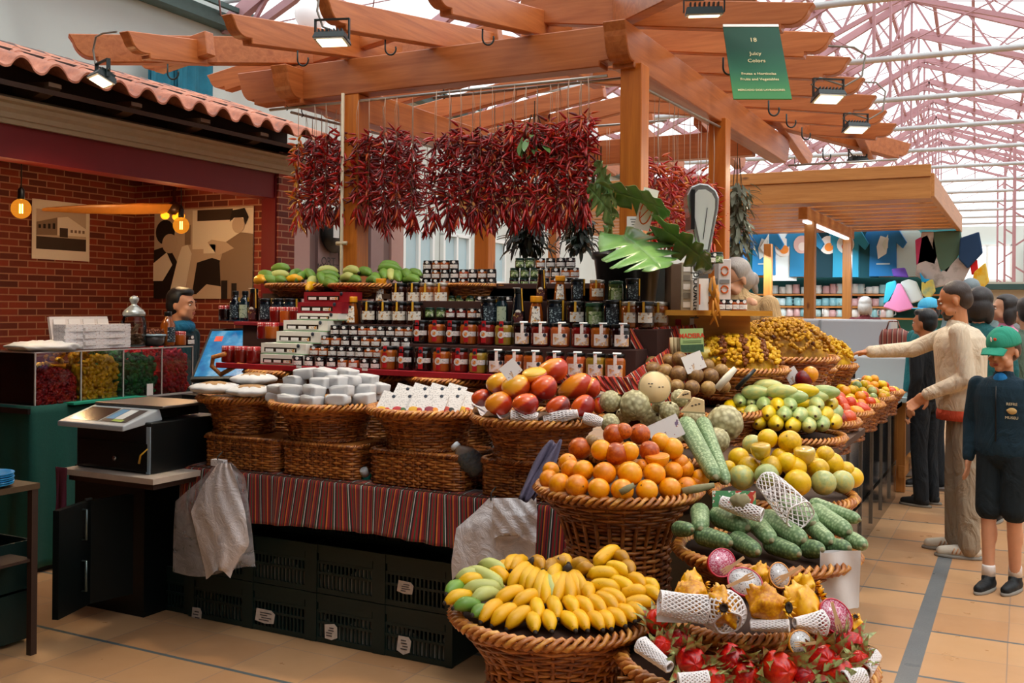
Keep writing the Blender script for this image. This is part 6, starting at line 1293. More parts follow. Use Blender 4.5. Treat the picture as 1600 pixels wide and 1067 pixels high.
# appliance, boxes and glass dishes on the yellow shelf
mylw = m_wood('yellow_varnished_board', 'X', '#e0a030', '#b9781c'); mcar = M('brown_cardboard', '#a77a4a', .8, var=.1)
pa = PD(1120, 489, 5.0); yb = thing('shelf_board', 'yellow varnished board carrying appliance boxes and jars beside the seller', 'shelf', pa, YAW*.9)
b = MB(); b.box((.0, .1, 0), (.52, .35, .026)); obj('board', b, mylw, yb); b = MB()
b.box((-.02, .24, -.08), (.44, .12, .13)); obj('crate_support', b, mylw, yb); b = MB(); b.box((-.17, .178, -.05), (.03, .002, .03)); obj('red_logo', b, M('red_logo_print', '#c8281c', .5), yb); b = MB(); b.box((-.10, .177, -.06), (.022, .002, .07)); obj('white_tag', b, mwcard, yb); b = MB(); b.lathe([(0,-.001),(.02,-.001),(.02,.001),(0,.001)], 16, 0, Matrix.Translation((-.2, .177, -.09)) @ Matrix.Rotation(PI/2, 4, 'X')); obj('dark_logo', b, mgrip, yb)
def pbox(name, u0, u1, v0, v1, d, dp, m, label, cat='box'):
    p = PD((u0+u1)/2, (v0+v1)/2, d); o = thing(name, label, cat, p, YAW); w_, h_ = (u1-u0)*d/FPX, (v1-v0)*d/FPX; b = MB(); b.box((0, dp/2, 0), (w_, dp, h_)); bev(obj('casing', b, m, o), .004); return o, w_, h_
o, w_, h_ = pbox('appliance', 1014, 1048, 404, 486, 5.42, .2, M('grey_glass_appliance', '#4b5252', .15, coat=.5), 'grey glass-fronted appliance with pale edge behind the pot', 'appliance'); b = MB(); b.box((w_/2-.012, -.004, 0), (.022, .01, h_)); obj('pale_edge', b, M('pale_blue_trim', '#c2cfd8', .4), o); b = MB(); b.ell((w_/2-.0, -.01, -.03), (.012, .01, .04), 10, 8); obj('handle', b, msil, o)
o, w_, h_ = pbox('appliance_box', 1048, 1064, 412, 486, 5.0, .2, M('dark_brown_box', '#5b4534', .6), 'dark brown carton between the grey appliance and the lined carton')
o, w_, h_ = pbox('appliance_box', 1064, 1082, 410, 486, 5.0, .2, M('taupe_box', '#a09482', .6), 'taupe carton printed with pale drawings')
for k in range(5): obj('printed_drawing', MB().box((0, -.002, .09-.045*k), (.035, .001, .028)), [mwcard, M('grey_drawing', '#7d7468', .6)][k % 2], o)
o, w_, h_ = pbox('appliance_box', 1082, 1100, 436, 487, 4.95, .12, mwcard, 'white appliance carton with dark lettering running up its side')
text('lettering', 'kenwood', .062, mblk, o, (-w_*.28, -.003, 0), (R(90), R(-90), 0), .0004)
o = thing('milk_carton', 'white rectangular carton with an orange stripe in front of the appliance boxes', 'carton', PD(1098, 460, 4.9), YAW); b = MB(); b.box((0,0,0), (.048, .05, .155)); obj('carton', b, mwcard, o); b = MB(); b.box((-.02, -.026, .0), (.007, .002, .1)); obj('orange_stripe', b, mor_, o)
mglass = M('clear_glass', '#dfe6e4', .05, trans=.9, ior=1.3)
o = thing('glass_dish', 'clear glass dish standing on the appliance boxes below the scale', 'dish', PD(1099, 428, 5.0)); b = MB(); b.lathe([(.035, 0), (.05, .02), (.055, .055), (.05, .055), (.046, .02), (0, .008)], 20); obj('dish', b, mglass, o)
o, w_, h_ = pbox('appliance_box', 1122, 1142, 405, 487, 5.15, .1, mwcard, 'white carton with orange arc print at the right end of the yellow board'); b = MB(); b.ring([(.018*math.cos(TAU*i/24), -.004, .075+.022*math.sin(TAU*i/24)) for i in range(24)], .004, 5); obj('orange_arc', b, mor_, o); b = MB(); b.ring([(.018*math.cos(TAU*i/24), -.004, -.02+.018*math.sin(TAU*i/24)) for i in range(24)], .004, 5); obj('orange_arc', b, mor_, o); b = MB(); b.box((0, -.004, .02), (.05, .003, .02)); obj('grey_band', b, M('grey_band', '#8a8a88', .5), o)
for i, (u, v, k, c_) in enumerate(((1126, 487, 'small', 'red'), (1137, 487, 'small', 'dark'), (1148, 487, 'small', 'amber'), (1158, 487, 'small', 'amber'), (1112, 412, 'small', 'dark'), (1121, 412, 'smallgreen', 'green'))):
    p = PD(u, v, 4.95); jar(k, c_, (p.x, p.y, p.z if v < 450 else pa.z+.014), '%s on the seller\'s boards, %s' % (DESC[k], nth([0,1,2,3,0,1][i], 4)+(' on the yellow board' if i < 4 else ' above the glass dish')), .4, 1.0)
# dried pods hanging over the board
o = thing('dried_pods', 'bundle of long amber dried pods hanging in front of the cartons', 'pods', PD(1120, 470, 4.85)); rnd = random.Random(8)
for i in range(8):
    b = MB(); x = rnd.uniform(-.03, .03); z = rnd.uniform(-.06, .06); b.tube([(x, rnd.uniform(-.01, .01), z+.06), (x+rnd.uniform(-.015, .015), 0, z), (x+rnd.uniform(-.03, .03), 0, z-.07)], [.005, .009, .004], 7); obj('pod', b, M('amber_pod', '#b9781f', .5, rv=.2) if i == 0 else bpy.data.materials['amber_pod'], o)
# MADEIRA card and candle bundle
o = thing('madeira_card', 'green card with red MADEIRA lettering standing behind the brown passion fruit', 'sign', PD(1081, 532, 4.78), (R(-6), R(-2), YAW)); b = MB(); b.box((0,0,0), (.112, .006, .115)); obj('card', b, M('lime_card', '#a9c27c', .5), o); text('lettering', 'MADEIRA', .030, M('red_lettering', '#d8401c', .5), o, (0, -.0045, .022), (R(90), 0, 0), .0006, sx=.95, bold=.001)
b = MB(); b.box((0, -.0035, -.037), (.108, .002, .035)); obj('photo_strip', b, M('green_photo', '#3b5a3c', .5, var=.5, vs_=60), o)
for k in range(2): obj('small_print', MB().box((0, -.004, -.002-.008*k), (.09, .001, .003)), M('green_print', '#5b7a4a', .5), o)
o = thing('bread_stick_pack', 'bundle of pale rolled sticks left of the green card', 'packet', PD(1056, 545, 4.8), YAW)
for k in range(3): b = MB(); b.tube([(-.018+.018*k, 0, -.03), (-.022+.018*k, 0, .055)], .009, 8); obj('stick', b, M('pale_bamboo', '#c9b58c', .6) if k == 0 else bpy.data.materials['pale_bamboo'], o)
# white paper tags on sticks over the dried heaps
for u, v, d, t_, l in ((1141, 503, 5.3, 20, 'blank white tag over the dark-striped dried heap'), (1193, 508, 5.7, 15, 'blank white tag on the yellow dried heap'), (1252, 525, 6.2, 30, 'blank white tag on the right-hand dried heap'), (1310, 550, 6.6, 30, 'blank white tag behind the right-hand dried heap')):
    o = obj('price_tag', MB().box((0,0,0), (.075, .003, .035)), mwcard, None, PD(u, v, d), (R(-30), R(t_), YAW)); tag(o, l, 'tag')
# dried fruit heaps
mdr = [fruit_mat('dried_amber_fruit', ('#a5701c', '#cf9a2c', '#e0b44a'), .6, .0, sc_=20), fruit_mat('dried_brown_fruit', ('#4a2a1c', '#6a3f2c', '#8a5a3c'), .6, .0, sc_=20)]
def driedheap(label, c, rx, ry, h, n, seed, darkp, r=.014, stripes=False):
    rnd = random.Random(seed); b = MB()
    b.ell((0, 0, -.02), (rx*.93, ry*.93, h), 24, 10, 0)
    for i in range(n):
        a = rnd.uniform(0, TAU); q = math.sqrt(rnd.random()); x, y = rx*q*math.cos(a), ry*q*math.sin(a); z = h*math.sqrt(max(0, 1-q*q*.95)); k = 1 if (math.sin(x*60+y*25) > .55 if stripes else rnd.random() < darkp) else 0
        b.ell((x, y, z+rnd.uniform(-.008, .008)), (r*rnd.uniform(.8, 1.3), r*rnd.uniform(.6, 1), r*rnd.uniform(.5, .9)), 7, 5, k, Euler((rnd.uniform(0, 3), rnd.uniform(0, 3), rnd.uniform(0, 3))).to_matrix(), fn=lambda p: p*(1+.25*math.sin(5*p.x+9*p.y)))
    o = obj('dried_fruit_heap', b, mdr, None, c); return tag(o, label, 'dried fruit', None, 'stuff')
for i, (u, v, d, rx, ry, h, dk, st, l) in enumerate(((1148, 578, 5.02, .24, .2, .17, .3, True, 'heap of amber dried fruit with dark stripes, nearest the green card'), (1218, 560, 5.6, .29, .26, .22, .03, False, 'tall heap of golden dried fruit right of the striped heap'), (1262, 578, 6.25, .15, .18, .13, .9, False, 'small heap of dark brown dried fruit'), (1285, 572, 6.6, .2, .2, .19, .08, False, 'heap of pale dried fruit at the right end'))):
    p = PD(u, v, d); driedheap(l, p, rx, ry, h, 760 if rx > .2 else 380, i+3, dk, stripes=st, r=.015)
    basket('round basket under the %s' % l.replace('heap of', 'heap of'), (p.x, p.y, p.z-.13), flare(rx*1.05, .135, .8), 12, 24, 'baskets of dried fruit', key='dh%d' % i)
b = MB(); b.box((0, 0, 0), (1.2, 2.8, .03)); o = obj('stall_step', b, mtim, None, (-1.75, 6.3, 1.0)); tag(o, 'dark raised shelf under the dried fruit baskets', 'shelf')
# further baskets along the counter
mts = dict(r=fruit_mat('red_tomato_skin', ('#b02412', '#cf3a16', '#dd5a1e'), .25, .4), o=fruit_mat('orange_fruit_skin', ('#dc7a12', '#e88f18', '#eea52a'), .3, .3), y=fruit_mat('yellow_fruit_skin', ('#d9a818', '#e6bd2c', '#ecc94a'), .3, .3), p=fruit_mat('purple_mango_skin', ('#54202a', '#7a2f34', '#9a4a3c'), .35, .3, sc_=3), g=mpapg)
RME = {k: sph(m, 'round_fruit_'+k, nu=14, nv=9) for k, m in mts.items()}; nm_ = dict(r='red', o='orange', y='yellow', p='purple-brown', g='green')
def aisle_heap(X, Y, Rb, zb, pat, r, where, k, base=True, el=1.0):
    if base: basket('round willow basket on the aisle counter, %s' % where, (X, Y, zb), flare(Rb, .15, .8), 14, 24, 'round baskets on the aisle counter', key='ah%.2f' % Rb)
    rnd = random.Random(k); zr = zb+.15; idx = 0; lst = []
    for q, n, dz in ((.78, int(5.2*Rb*.78/r*.62), .01), (.48, int(5.2*Rb*.48/r*.62), .045), (.16, 3, .08)):
        for i in range(n):
            a = TAU*i/n+rnd.uniform(-.1, .1)+q*3; p = Vector((X+Rb*q*math.cos(a), Y+Rb*q*math.sin(a), zr+dz+rnd.uniform(-.005, .01))); lst.append((p, pat[(idx*7+k) % len(pat)])); idx += 1
    tot = len(lst); lst.sort(key=lambda t_: project(t_[0])[0])
    for i, (p, c_) in enumerate(lst):
        s_ = r*rnd.uniform(.85, 1.1); o = obj('round_fruit', RME[c_], None, None, p, (rnd.uniform(0, 3), rnd.uniform(0, 3), 0), (s_*el, s_, s_*.95)); tag(o, '%s fruit in the basket %s, %s' % (nm_[c_], where, nth(i, tot)), 'fruit', 'fruit in the basket '+where)
def project(p): v = Vector(p)-EYE; d = v.dot(CF); return (800+FPX*v.dot(CR)/d, HC-FPX*v.dot(CU)/d, d)
aisle_heap(-1.0, 5.42, .24, .82, 'pprpo', .045, 'just behind the pale green fruit', 1, el=1.15)
aisle_heap(-1.30, 5.55, .22, .90, 'oyopo', .038, 'of orange fruit under the dried heaps', 2)
aisle_heap(-.99, 5.98, .22, .82, 'rroyr', .040, 'third along the counter edge', 3, el=1.3)
aisle_heap(-1.30, 6.15, .22, .90, 'orryo', .036, 'of red and orange fruit, second row', 4)
aisle_heap(-.99, 6.52, .22, .82, 'yoyry', .034, 'fourth along the counter edge', 5)
aisle_heap(-.99, 7.05, .22, .82, 'yygyo', .034, 'fifth along the counter edge', 6)
aisle_heap(-.99, 7.6, .22, .82, 'royyo', .034, 'sixth along the counter edge', 7)
aisle_heap(-1.35, 6.9, .22, .88, 'ryoor', .034, 'of small mixed fruit, second row', 8)
for i, (u, v, r, m, l) in enumerate(((1198, 598, 14, 'p', 'purple round fruit beside the wooden stick'), (1256, 592, 14, 'p', 'wrinkled purple fruit standing above the orange ones'), (1266, 585, 13, 'o', 'orange fruit on top, beside the wrinkled purple one'))):
    o = obj('round_fruit', RME[m], None, None, PD(u, v, 4.95), None, r*4.95/FPX); tag(o, l, 'fruit')
# little silver-lidded jars at the far end of the counter
sj = MB(); sj.lathe([(.03, 0), (.032, .004), (.032, .036), (.029, .04)], 14); sjm = sj.mesh('dark_jar', JAM['dark']); sl = lidm(.031, .038, .012, 14).mesh('silver_lid', msilver); n_ = 0
for L_ in range(3):
    for i in range(7-L_):
        for j in range(3 if L_ < 2 else 2):
            n_ += 1; p = (-1.45+.07*j+.035*L_+.05*i*.4, 7.95+.085*i+.04*L_, .905+.052*L_); o = obj('small_jam_jar', sjm, None, None, p); obj('silver_lid', sl, None, o)
            tag(o, 'little dark jar with silver lid, %s layer, %s file, %s from the front' % (['lowest', 'middle', 'top'][L_], ['left', 'middle', 'right'][j], ORD[i]), 'jar', 'silver-lidded jars at the end of the counter')
b = MB(); b.box((0, 0, 0), (.5, .85, .1)); o = obj('jar_tray', b, mcar, None, (-1.30, 8.25, .852)); tag(o, 'brown tray under the silver-lidded jars', 'tray')
# ================================================================ LEFT: SHOP COUNTER, CASH DESK, PICTURES
XC = -5.06
yd = [3.86]+[PX(u, 620, XC).y for u in (126, 192, 252, 300)]
macr = NT('clear_acrylic'); tr = macr.n('BsdfTransparent', None, Color=(.93, .95, .95, 1)); gl = macr.n('BsdfGlossy', None, Roughness=.05, Color=(1, 1, 1, 1)); fr = macr.n('Fresnel', None, IOR=1.35); mx = macr.n('MixShader', None, i0=fr.outputs[0], i1=tr, i2=gl); macr.L.new(mx.outputs[0], macr.out.inputs[0]); macr = macr.m
medge = M('pale_acrylic_edge', '#b9b0aa', .2); mgc = M('bottle_green_cloth', '#0c4a40', .85, var=.2, vs_=60, bump=.2, bs=150); mgc2 = M('teal_green_cloth', '#128a6c', .8)
cn = thing('shop_counter', 'dark counter of the brick shop carrying the acrylic bins', 'counter', (-5.3, 4.5, 0))
b = MB(); b.box((0, .05, .46), (.48, 1.4, .92)); obj('body', b, M('dark_counter_front', '#101614', .5), cn); b = MB(); b.box((0, .05, .935), (.52, 1.5, .03)); obj('worktop', b, M('dark_worktop', '#1c1512', .4), cn)
ac = thing('acrylic_bins', 'row of clear acrylic bins filled with dried fruit on the shop counter', 'display case', (-5.3, 4.5, .953))
y0, y1 = yd[0]-4.5, yd[-1]-4.5; H = .315
b = MB(); b.box((.24, (y0+y1)/2, H/2), (.006, y1-y0, H)); b.box((0, y0, H/2), (.48, .006, H)); b.box((-.24, (y0+y1)/2, H/2), (.006, y1-y0, H)); b.box((0, (y0+y1)/2, H), (.48, y1-y0, .006)); obj('clear_panels', b, macr, ac)
for y in yd: b = MB(); b.box((.241, y-4.5, H/2), (.008, .008, H)); obj('edge_strip', b, medge, ac)
b = MB(); b.box((.243, (y0+y1)/2, .003), (.010, y1-y0, .012)); b.box((.243, (y0+y1)/2, H), (.010, y1-y0, .008)); b.box((0, y0-.002, .003), (.48, .008, .012)); b.box((0, y0-.002, H), (.48, .008, .008)); obj('edge_frame', b, medge, ac)
def bin_heap(ya, yb, cols, n, r, hgt, label, name, seed):
    rnd = random.Random(seed); m = fruit_mat(name, cols, .4, .4, sc_=25); b = MB(); ya += .012; yb -= .012
    b.box((-.02, (ya+yb)/2, hgt*.42), (.38, yb-ya-.02, hgt*.84))
    for i in range(n):
        k = rnd.random(); y = rnd.uniform(ya+r, yb-r)
        top = hgt*(.8+.3*math.sin(PI*(y-ya)/(yb-ya)))
        if k < .6: p = (.232-r*.6, y, rnd.uniform(r*.6, top))
        elif k < .8: p = (rnd.uniform(-.2, .22), y, top-r*.4+rnd.uniform(0, r))
        else: p = (rnd.uniform(-.22, .2), ya+r*.6, rnd.uniform(r*.5, hgt*.9))
        b.ell(p, (r*rnd.uniform(.6, 1.2), r*rnd.uniform(.8, 1.4), r*rnd.uniform(.35, .8)), 7, 5, 0, Euler((rnd.uniform(0, 3), rnd.uniform(0, 3), rnd.uniform(0, 3))).to_matrix(), fn=lambda p: p*(1+.25*math.sin(4*p.x+6*p.y)))
    o = obj('dried_fruit', b, m, None, (-5.3, 4.5, .957)); tag(o, label, 'dried fruit', None, 'stuff')
for a, b__, c, n, r, h, l, nm_ in ((0, 1, ('#7a1820', '#b52a2a', '#d04a30'), 700, .016, .19, 'dark red dried hibiscus filling the nearest acrylic bin', 'dried_dark_red'), (1, 2, ('#c98a1c', '#eeb02a', '#f2c04a'), 320, .021, .25, 'golden dried fruit pieces in the second acrylic bin', 'dried_gold'), (2, 3, ('#14502a', '#23783c', '#4f9a44'), 300, .022, .25, 'dark green candied pieces in the third acrylic bin', 'candied_green'), (3, 4, ('#c01a34', '#ee3346', '#f45a44'), 260, .022, .27, 'bright red candied pieces in the farthest acrylic bin', 'candied_red')):
    bin_heap(yd[a]-4.5, yd[b__]-4.5, c, n, r, h, l, nm_, a+1)
o = obj('price_tag', MB().box((0,0,0), (.003, .05, .075)), mwcard, None, (XC+.012, PX(232, 617, XC).y, 1.0)); tag(o, 'small white card against the green acrylic bin', 'tag')
# green cloth over the counter end
def gcl(u, v):
    a = u*1.15-.35     # along: negative on the -Y end, positive on the +X front
    z = .965-(.93*v if a < .42 else .93*v*max(0.03, 1-(a-.42)/.08)); f = .012*math.sin(a*34+v*2)*v
    return Vector((-5.035+f+.02*v, 3.83+a, z)) if a > 0 else Vector((-5.035+a, 3.83-.01+f-.02*v, z))
o = cloth('green_cloth', gcl, 90, 20, mgc, 1, thick=.004); tag(o, 'dark green cloth hanging to the floor over the near end of the shop counter', 'cloth')
b = MB(); b.box((-5.02, 4.33, .962), (.09, .55, .012)); o = obj('green_cloth', b, mgc2); tag(o, 'bright teal-green cloth strip under the acrylic bins', 'cloth')
# goods on top of the bins
ZA = 1.276
mfud = m_label('fudge_box_print', '#e2dcda', ('#8d8688', '#c8a9a0', '#a8a0a2'), 110, .6, 3)
fbm = MB(); fbm.box((0,0,0), (.10, .13, .021)); fbx = fbm.mesh('flat_carton', mfud); n_ = 0
for c_ in range(4):
    for k in range(7):
        y = PX([108, 138, 160, 184][c_], 540, -5.12).y; o = obj('flat_carton', fbx, None, None, (-5.13+.004*(k % 2), y, ZA+.012+.0215*k), (0, 0, R([3, -2, 4, -3][(k+c_) % 4]))); tag(o, 'flat white printed carton, %s stack, %s from the bottom' % (['leftmost', 'second', 'third', 'rightmost'][c_], ORD[k]), 'box', 'flat cartons stacked on the acrylic bins')
o = thing('carton_rack', 'pale upright carton tray standing behind the flat white cartons', 'box', (-5.36, PX(125, 520, -5.36).y, ZA+.1), 0); b = MB(); b.box((0, 0, 0), (.02, .44, .19), 0, Matrix.Rotation(R(-12), 3, 'Y')); obj('board', b, M('pale_printed_board', '#d9cfca', .6, var=.1, vs_=30), o)
for k in range(4): b = MB(); b.box((.02, -.165+.11*k, .03), (.004, .085, .1), 0, Matrix.Rotation(R(-12), 3, 'Y')); obj('print_panel', b, mwcard, o)
b = MB(); b.ell((-5.2, 4.02, ZA+.02), (.2, .2, .035), 30, 12, fn=lambda p: p*(1+.1*math.sin(5*p.x*3+p.y*7)+.06*math.sin(13*p.y+5*p.z))); o = obj('plastic_bags', b, mbagw); tag(o, 'pile of folded white plastic bags on the near end of the acrylic bins', 'bag')
yj = PX(209, 540, -5.15).y; jr = thing('cookie_jar', 'large clear lidded glass jar holding nuts and sticks', 'jar', (-5.15, yj, ZA))
b = MB(); b.lathe([(.06, 0), (.075, .01), (.078, .03), (.078, .165), (.07, .19), (.066, .2)], 24); obj('glass', b, macr, jr); b = MB(); b.lathe([(.062, 0), (.074, .004), (.07, .015), (0, .015)], 24); obj('glass_foot', b, M('pale_glass', '#9aa09c', .1), jr)
b = MB(); b.lathe([(.073, .2), (.073, .222), (.06, .24), (.03, .265), (.016, .275), (.02, .285), (.03, .30), (.03, .315), (.018, .33), (0, .335)], 24); obj('glass_lid', b, M('silvered_glass', '#a9b0ae', .08, metal=.4, coat=1), jr)
b = MB(); rnd = random.Random(3)
for i in range(40): a = rnd.uniform(0, TAU); q = rnd.uniform(0, .055); b.ell((q*math.cos(a), q*math.sin(a), rnd.uniform(.02, .08)), (.017, .014, .013), 8, 6)
for i in range(10): a = rnd.uniform(0, TAU); b.tube([(.03*math.cos(a), .03*math.sin(a), .07), (.05*math.cos(a+2), .05*math.sin(a+2), .15)], .005, 5)
nn_ = obj('nuts', b, M('nut_shells', '#7a5a3c', .6, var=.3), jr); nn_['kind'] = 'stuff'
yj = PX(243, 540, -5.12).y; o = thing('plastic_tub', 'clear tub with pale blue rim holding dark dried fruit', 'tub', (-5.14, yj, ZA)); b = MB(); b.lathe([(.05, 0), (.07, .01), (.078, .07)], 20); obj('tub', b, M('smoked_tub', '#3a3432', .2), o); b = MB(); b.lathe([(.082, .068), (.082, .078), (.07, .08), (0, .082)], 20); obj('rim', b, M('pale_blue_rim', '#9fb9c4', .4), o)
b = MB()
for i in range(30): b.ell((rnd.uniform(-.05, .05), rnd.uniform(-.05, .05), .09+rnd.uniform(-.005, .018)), (.014, .01, .006), 6, 4, 0, Euler((rnd.uniform(0, 3),)*3).to_matrix())
q = obj('dried_slices', b, M('brown_dried_slices', '#7a4028', .6), o); q['kind'] = 'stuff'
for u, k, c_, l in ((262, 'olive', 'honey', 'tall amber bottle with a gold lid on the acrylic bins'), (281, 'ging', 'amber', 'amber jar right of the tall amber bottle'), (295, 'small', 'dark', 'small dark jar at the far end of the acrylic bins')): jar(k, c_, (-5.12, PX(u, 540, -5.12).y, ZA), l, R(60), 1.25 if k != 'ging' else 1.0)
# cash desk worktop with drawer box and electronic scale
mww = M('worn_white_board', '#b9a99a', .7, var=.25, vs_=14); wt = thing('worktop', 'worn pale board under the black cash drawer', 'shelf', (-3.82, 3.6, .745)); b = MB(); b.box((0, 0, 0), (.62, .62, .026)); obj('board', b, mww, wt); b = MB(); b.box((0, .0, -.028), (.56, .56, .03)); obj('batten', b, mdarkw, wt)
mbx = M('matt_black_metal', '#0a0f10', .35); dr = thing('cash_drawer', 'black metal cash drawer box with small round lock', 'cash drawer', (-3.86, 3.58, .76)); b = MB(); b.box((0, .02, .12), (.50, .46, .24)); bev(obj('casing', b, mbx, dr), .006)
b = MB(); b.box((-.0, -.213, .075), (.46, .006, .13)); obj('drawer_front', b, M('black_drawer_face', '#0d1213', .25), dr); b = MB(); b.lathe([(.011, 0), (.011, .006), (0, .006)], 16, 0, Matrix.Translation((.02, -.216, .06)) @ Matrix.Rotation(R(90), 4, 'X')); obj('lock', b, msil, dr)
b = MB(); b.box((.236, -.212, .11), (.025, .003, .22)); obj('tape_strip', b, M('pale_blue_tape', '#93a6b3', .5, var=.15, vs_=20), dr); b = MB(); b.tube([(.24, -.22, .12), (.215, -.24, .09), (.19, -.225, .05)], [.003, .004, .006], 6); obj('yellow_tie', b, myel, dr)
es = thing('electronic_scale', 'electronic shop scale with steel plate and sloped white keypad on the cash drawer', 'scale', (-3.86, 3.55, 1.003)); mwp = M('grey_white_plastic', '#a9b0b6', .35)
b = MB(); b.add([(-.24,-.30,-.01),(.2,-.30,-.01),(.22,-.10,.055),(-.22,-.10,.055),(-.24,-.30,-.035),(.2,-.30,-.035),(.22,-.08,-.0),(-.22,-.08,-.0)], [(0,1,2,3),(7,6,5,4),(4,5,1,0),(5,6,2,1),(6,7,3,2),(7,4,0,3)], 0, False); bev(obj('keypad_housing', b, mwp, es), .006, 2)
def onslope(x0, x1, t0, t1, dz=.0015): f = lambda x, t: (x, -.30+.2*t, -.01+.065*t+dz); return [f(x0, t0), f(x1, t0), f(x1, t1), f(x0, t1)]
b = MB(); b.add(onslope(-.2, .0, .15, .85), [(0,1,2,3)], 0, False); obj('display', b, M('dark_display', '#2c2a28', .2, coat=.5), es); b = MB(); b.add(onslope(.01, .18, .15, .85), [(0,1,2,3)], 0, False); obj('keypad', b, M('dark_keypad', '#38383a', .3), es)
for i, (a, b__, c, d_, m) in enumerate(((.02, .07, .3, .8, M('blue_keys', '#3f86b5', .5)), (.075, .13, .3, .8, M('white_keys', '#c9d0d4', .5)), (.08, .15, .18, .28, M('green_keys', '#9ab54a', .5)))): b = MB(); b.add(onslope(a, b__, c, d_, .003), [(0,1,2,3)], 0, False); obj('keys', b, m, es)
b = MB(); b.box((.02, .06, .062), (.46, .34, .012)); bev(obj('steel_plate', b, M('scale_steel', '#8a8580', .3, metal=.85), es), .004); b = MB(); b.box((0, .05, .03), (.36, .28, .05)); obj('body', b, mbx, es)
# touchscreen till
TD = 1.14
ts = thing('touchscreen_till', 'tilted touchscreen till with bright blue screen beside the scale', 'screen', PD(352, 560, 5.35*TD)); a = PD(322, 516, 5.45*TD); b_ = PD(404, 514, 5.40*TD); c = PD(288, 598, 5.2*TD); x = (b_-a).normalized(); z = (a-c); z = (z-x*z.dot(x)).normalized(); y = z.cross(x); ts.matrix_world = basis(x, y, z, (PD(400, 590, 5.18*TD)+a)/2)
w_ = (b_-a).length*1.12; h_ = (a-c).length*.98; b = MB(); b.box((0, .012, 0), (w_, .03, h_)); bev(obj('bezel', b, mblk, ts), .005)
msc = NT('lit_blue_screen'); vo = msc.ramp(msc.noise(msc.co(), 9, 4), [(.35, '#1c6fb0'), (.52, '#2f9ad0'), (.7, '#9fd0e6')]); msc.base('#000000'); msc.P(Emission_Color=vo, Emission_Strength=.75, Roughness=.2); msc = msc.m
b = MB(); b.box((0, -.005, 0), (w_*.9, .002, h_*.88)); obj('screen', b, msc, ts); b = MB(); b.box((-w_*.28, -.007, h_*.28), (w_*.13, .002, h_*.1)); obj('red_window', b, M('red_screen_window', '#c0402c', .4, emis='#c0402c', est=.6), ts)
p = PD(290, 612, 5.15*TD); b = MB(); b.box((0, .05, -.12), (.34, .3, .26)); b.box((.1, .08, .02), (.12, .1, .12)); o = obj('till_base', b, mbx, ts); o.matrix_world = Matrix.Translation(p+Vector((.12, .1, -.02)))
o.matrix_parent_inverse = Matrix.Identity(4); o.matrix_basis = ts.matrix_world.inverted() @ Matrix.Translation(p+Vector((.12, .12, -.03)))
# maroon towel
def tw(u, v): return Vector((-4.15+.07*u+.01*math.sin(u*9+v*2)-.0*v, 3.285-.012*math.sin(u*12)*v, .765-.26*v-.02*u*v))
o = cloth('towel', tw, 16, 12, M('maroon_towel', '#6b2a3a', .9, bump=.5, bs=200), 1, thick=.006); tag(o, 'maroon towel hanging from the left end of the pale worktop', 'towel')
# thin plastic carrier bags hanging from the table edge
def m_bag(name, al):
    t = NT(name); n_ = t.noise(t.co(), 14, 5, .65, 1.2); t.base(t.mix(n_, '#cfcacc', '#ece8e9')); t.P(Roughness=.3, Alpha=t.math('MULTIPLY_ADD', n_, .5, al)); t.bump(n_, .7, .02); return t.m
mb1, mb2 = m_bag('thin_clear_bag', .12), m_bag('milky_bag', .75)
def bagpart(nm, par, Y, vs_, L, Rr, m, dep_=0, ph=0, org=None):
    def fn(u, v):
        x = v*(len(vs_)-1); i = min(int(x), len(vs_)-2); q = x-i; vv = vs_[i]*(1-q)+vs_[i+1]*q; l = L[i]*(1-q)+L[i+1]*q; r = Rr[i]*(1-q)+Rr[i+1]*q; uu = l+(r-l)*u
        return PY(uu, vv+ (8*math.sin(u*5+ph) if v > .98 else 0), Y-dep_-.03*math.sin(PI*u)*min(1, v*2)+.008*math.sin(u*7+v*6+ph)*v+.003*math.sin(u*19-v*13))-org
    b = MB(); b.grid(fn, 40, 30); o = obj(nm, b, m, par); return o
bg1 = thing('plastic_bag', 'thin translucent carrier bag hooked on the table edge at the left', 'bag', PY(347, 722, 3.55), 0, 'carrier bags hanging on the table edge'); og = bg1.location.copy()
bagpart('clear_layer', bg1, 3.52, [722, 745, 783, 830, 893], [338, 318, 274, 271, 270], [361, 383, 388, 394, 400], mb1, 0, 0, og)
bagpart('milky_layer', bg1, 3.50, [724, 760, 800, 850, 898], [340, 315, 298, 310, 322], [360, 372, 383, 390, 360], mb2, .01, 2, og)
b = MB(); b.box((0, -.02, 0), (.075, .03, .03)); obj('tied_handles', b, mb2, bg1)
b = MB(); b.tube([(.0, -.03, -.01), (0, -.03, .03), (.005, 0, .05)], .003, 5); obj('hook', b, mhook, bg1)
bg2 = thing('plastic_bag', 'milky white carrier bag hooked on the table edge above the bananas', 'bag', PY(790, 778, 3.53), 0, 'carrier bags hanging on the table edge'); og = bg2.location.copy()
bagpart('milky_layer', bg2, 3.50, [778, 800, 825, 880, 968], [764, 742, 713, 705, 710], [836, 840, 838, 836, 834], m_bag('white_bag_back', .75), 0, 1, og); bagpart('front_fold', bg2, 3.47, [778, 805, 840], [772, 768, 772], [838, 839, 838], m_bag('white_bag_front', .85), .01, 3, og)
b = MB(); b.tube([(-.05, -.03, -.01), (-.05, -.03, .02), (-.045, 0, .04)], .003, 5); obj('hook', b, mhook, bg2)
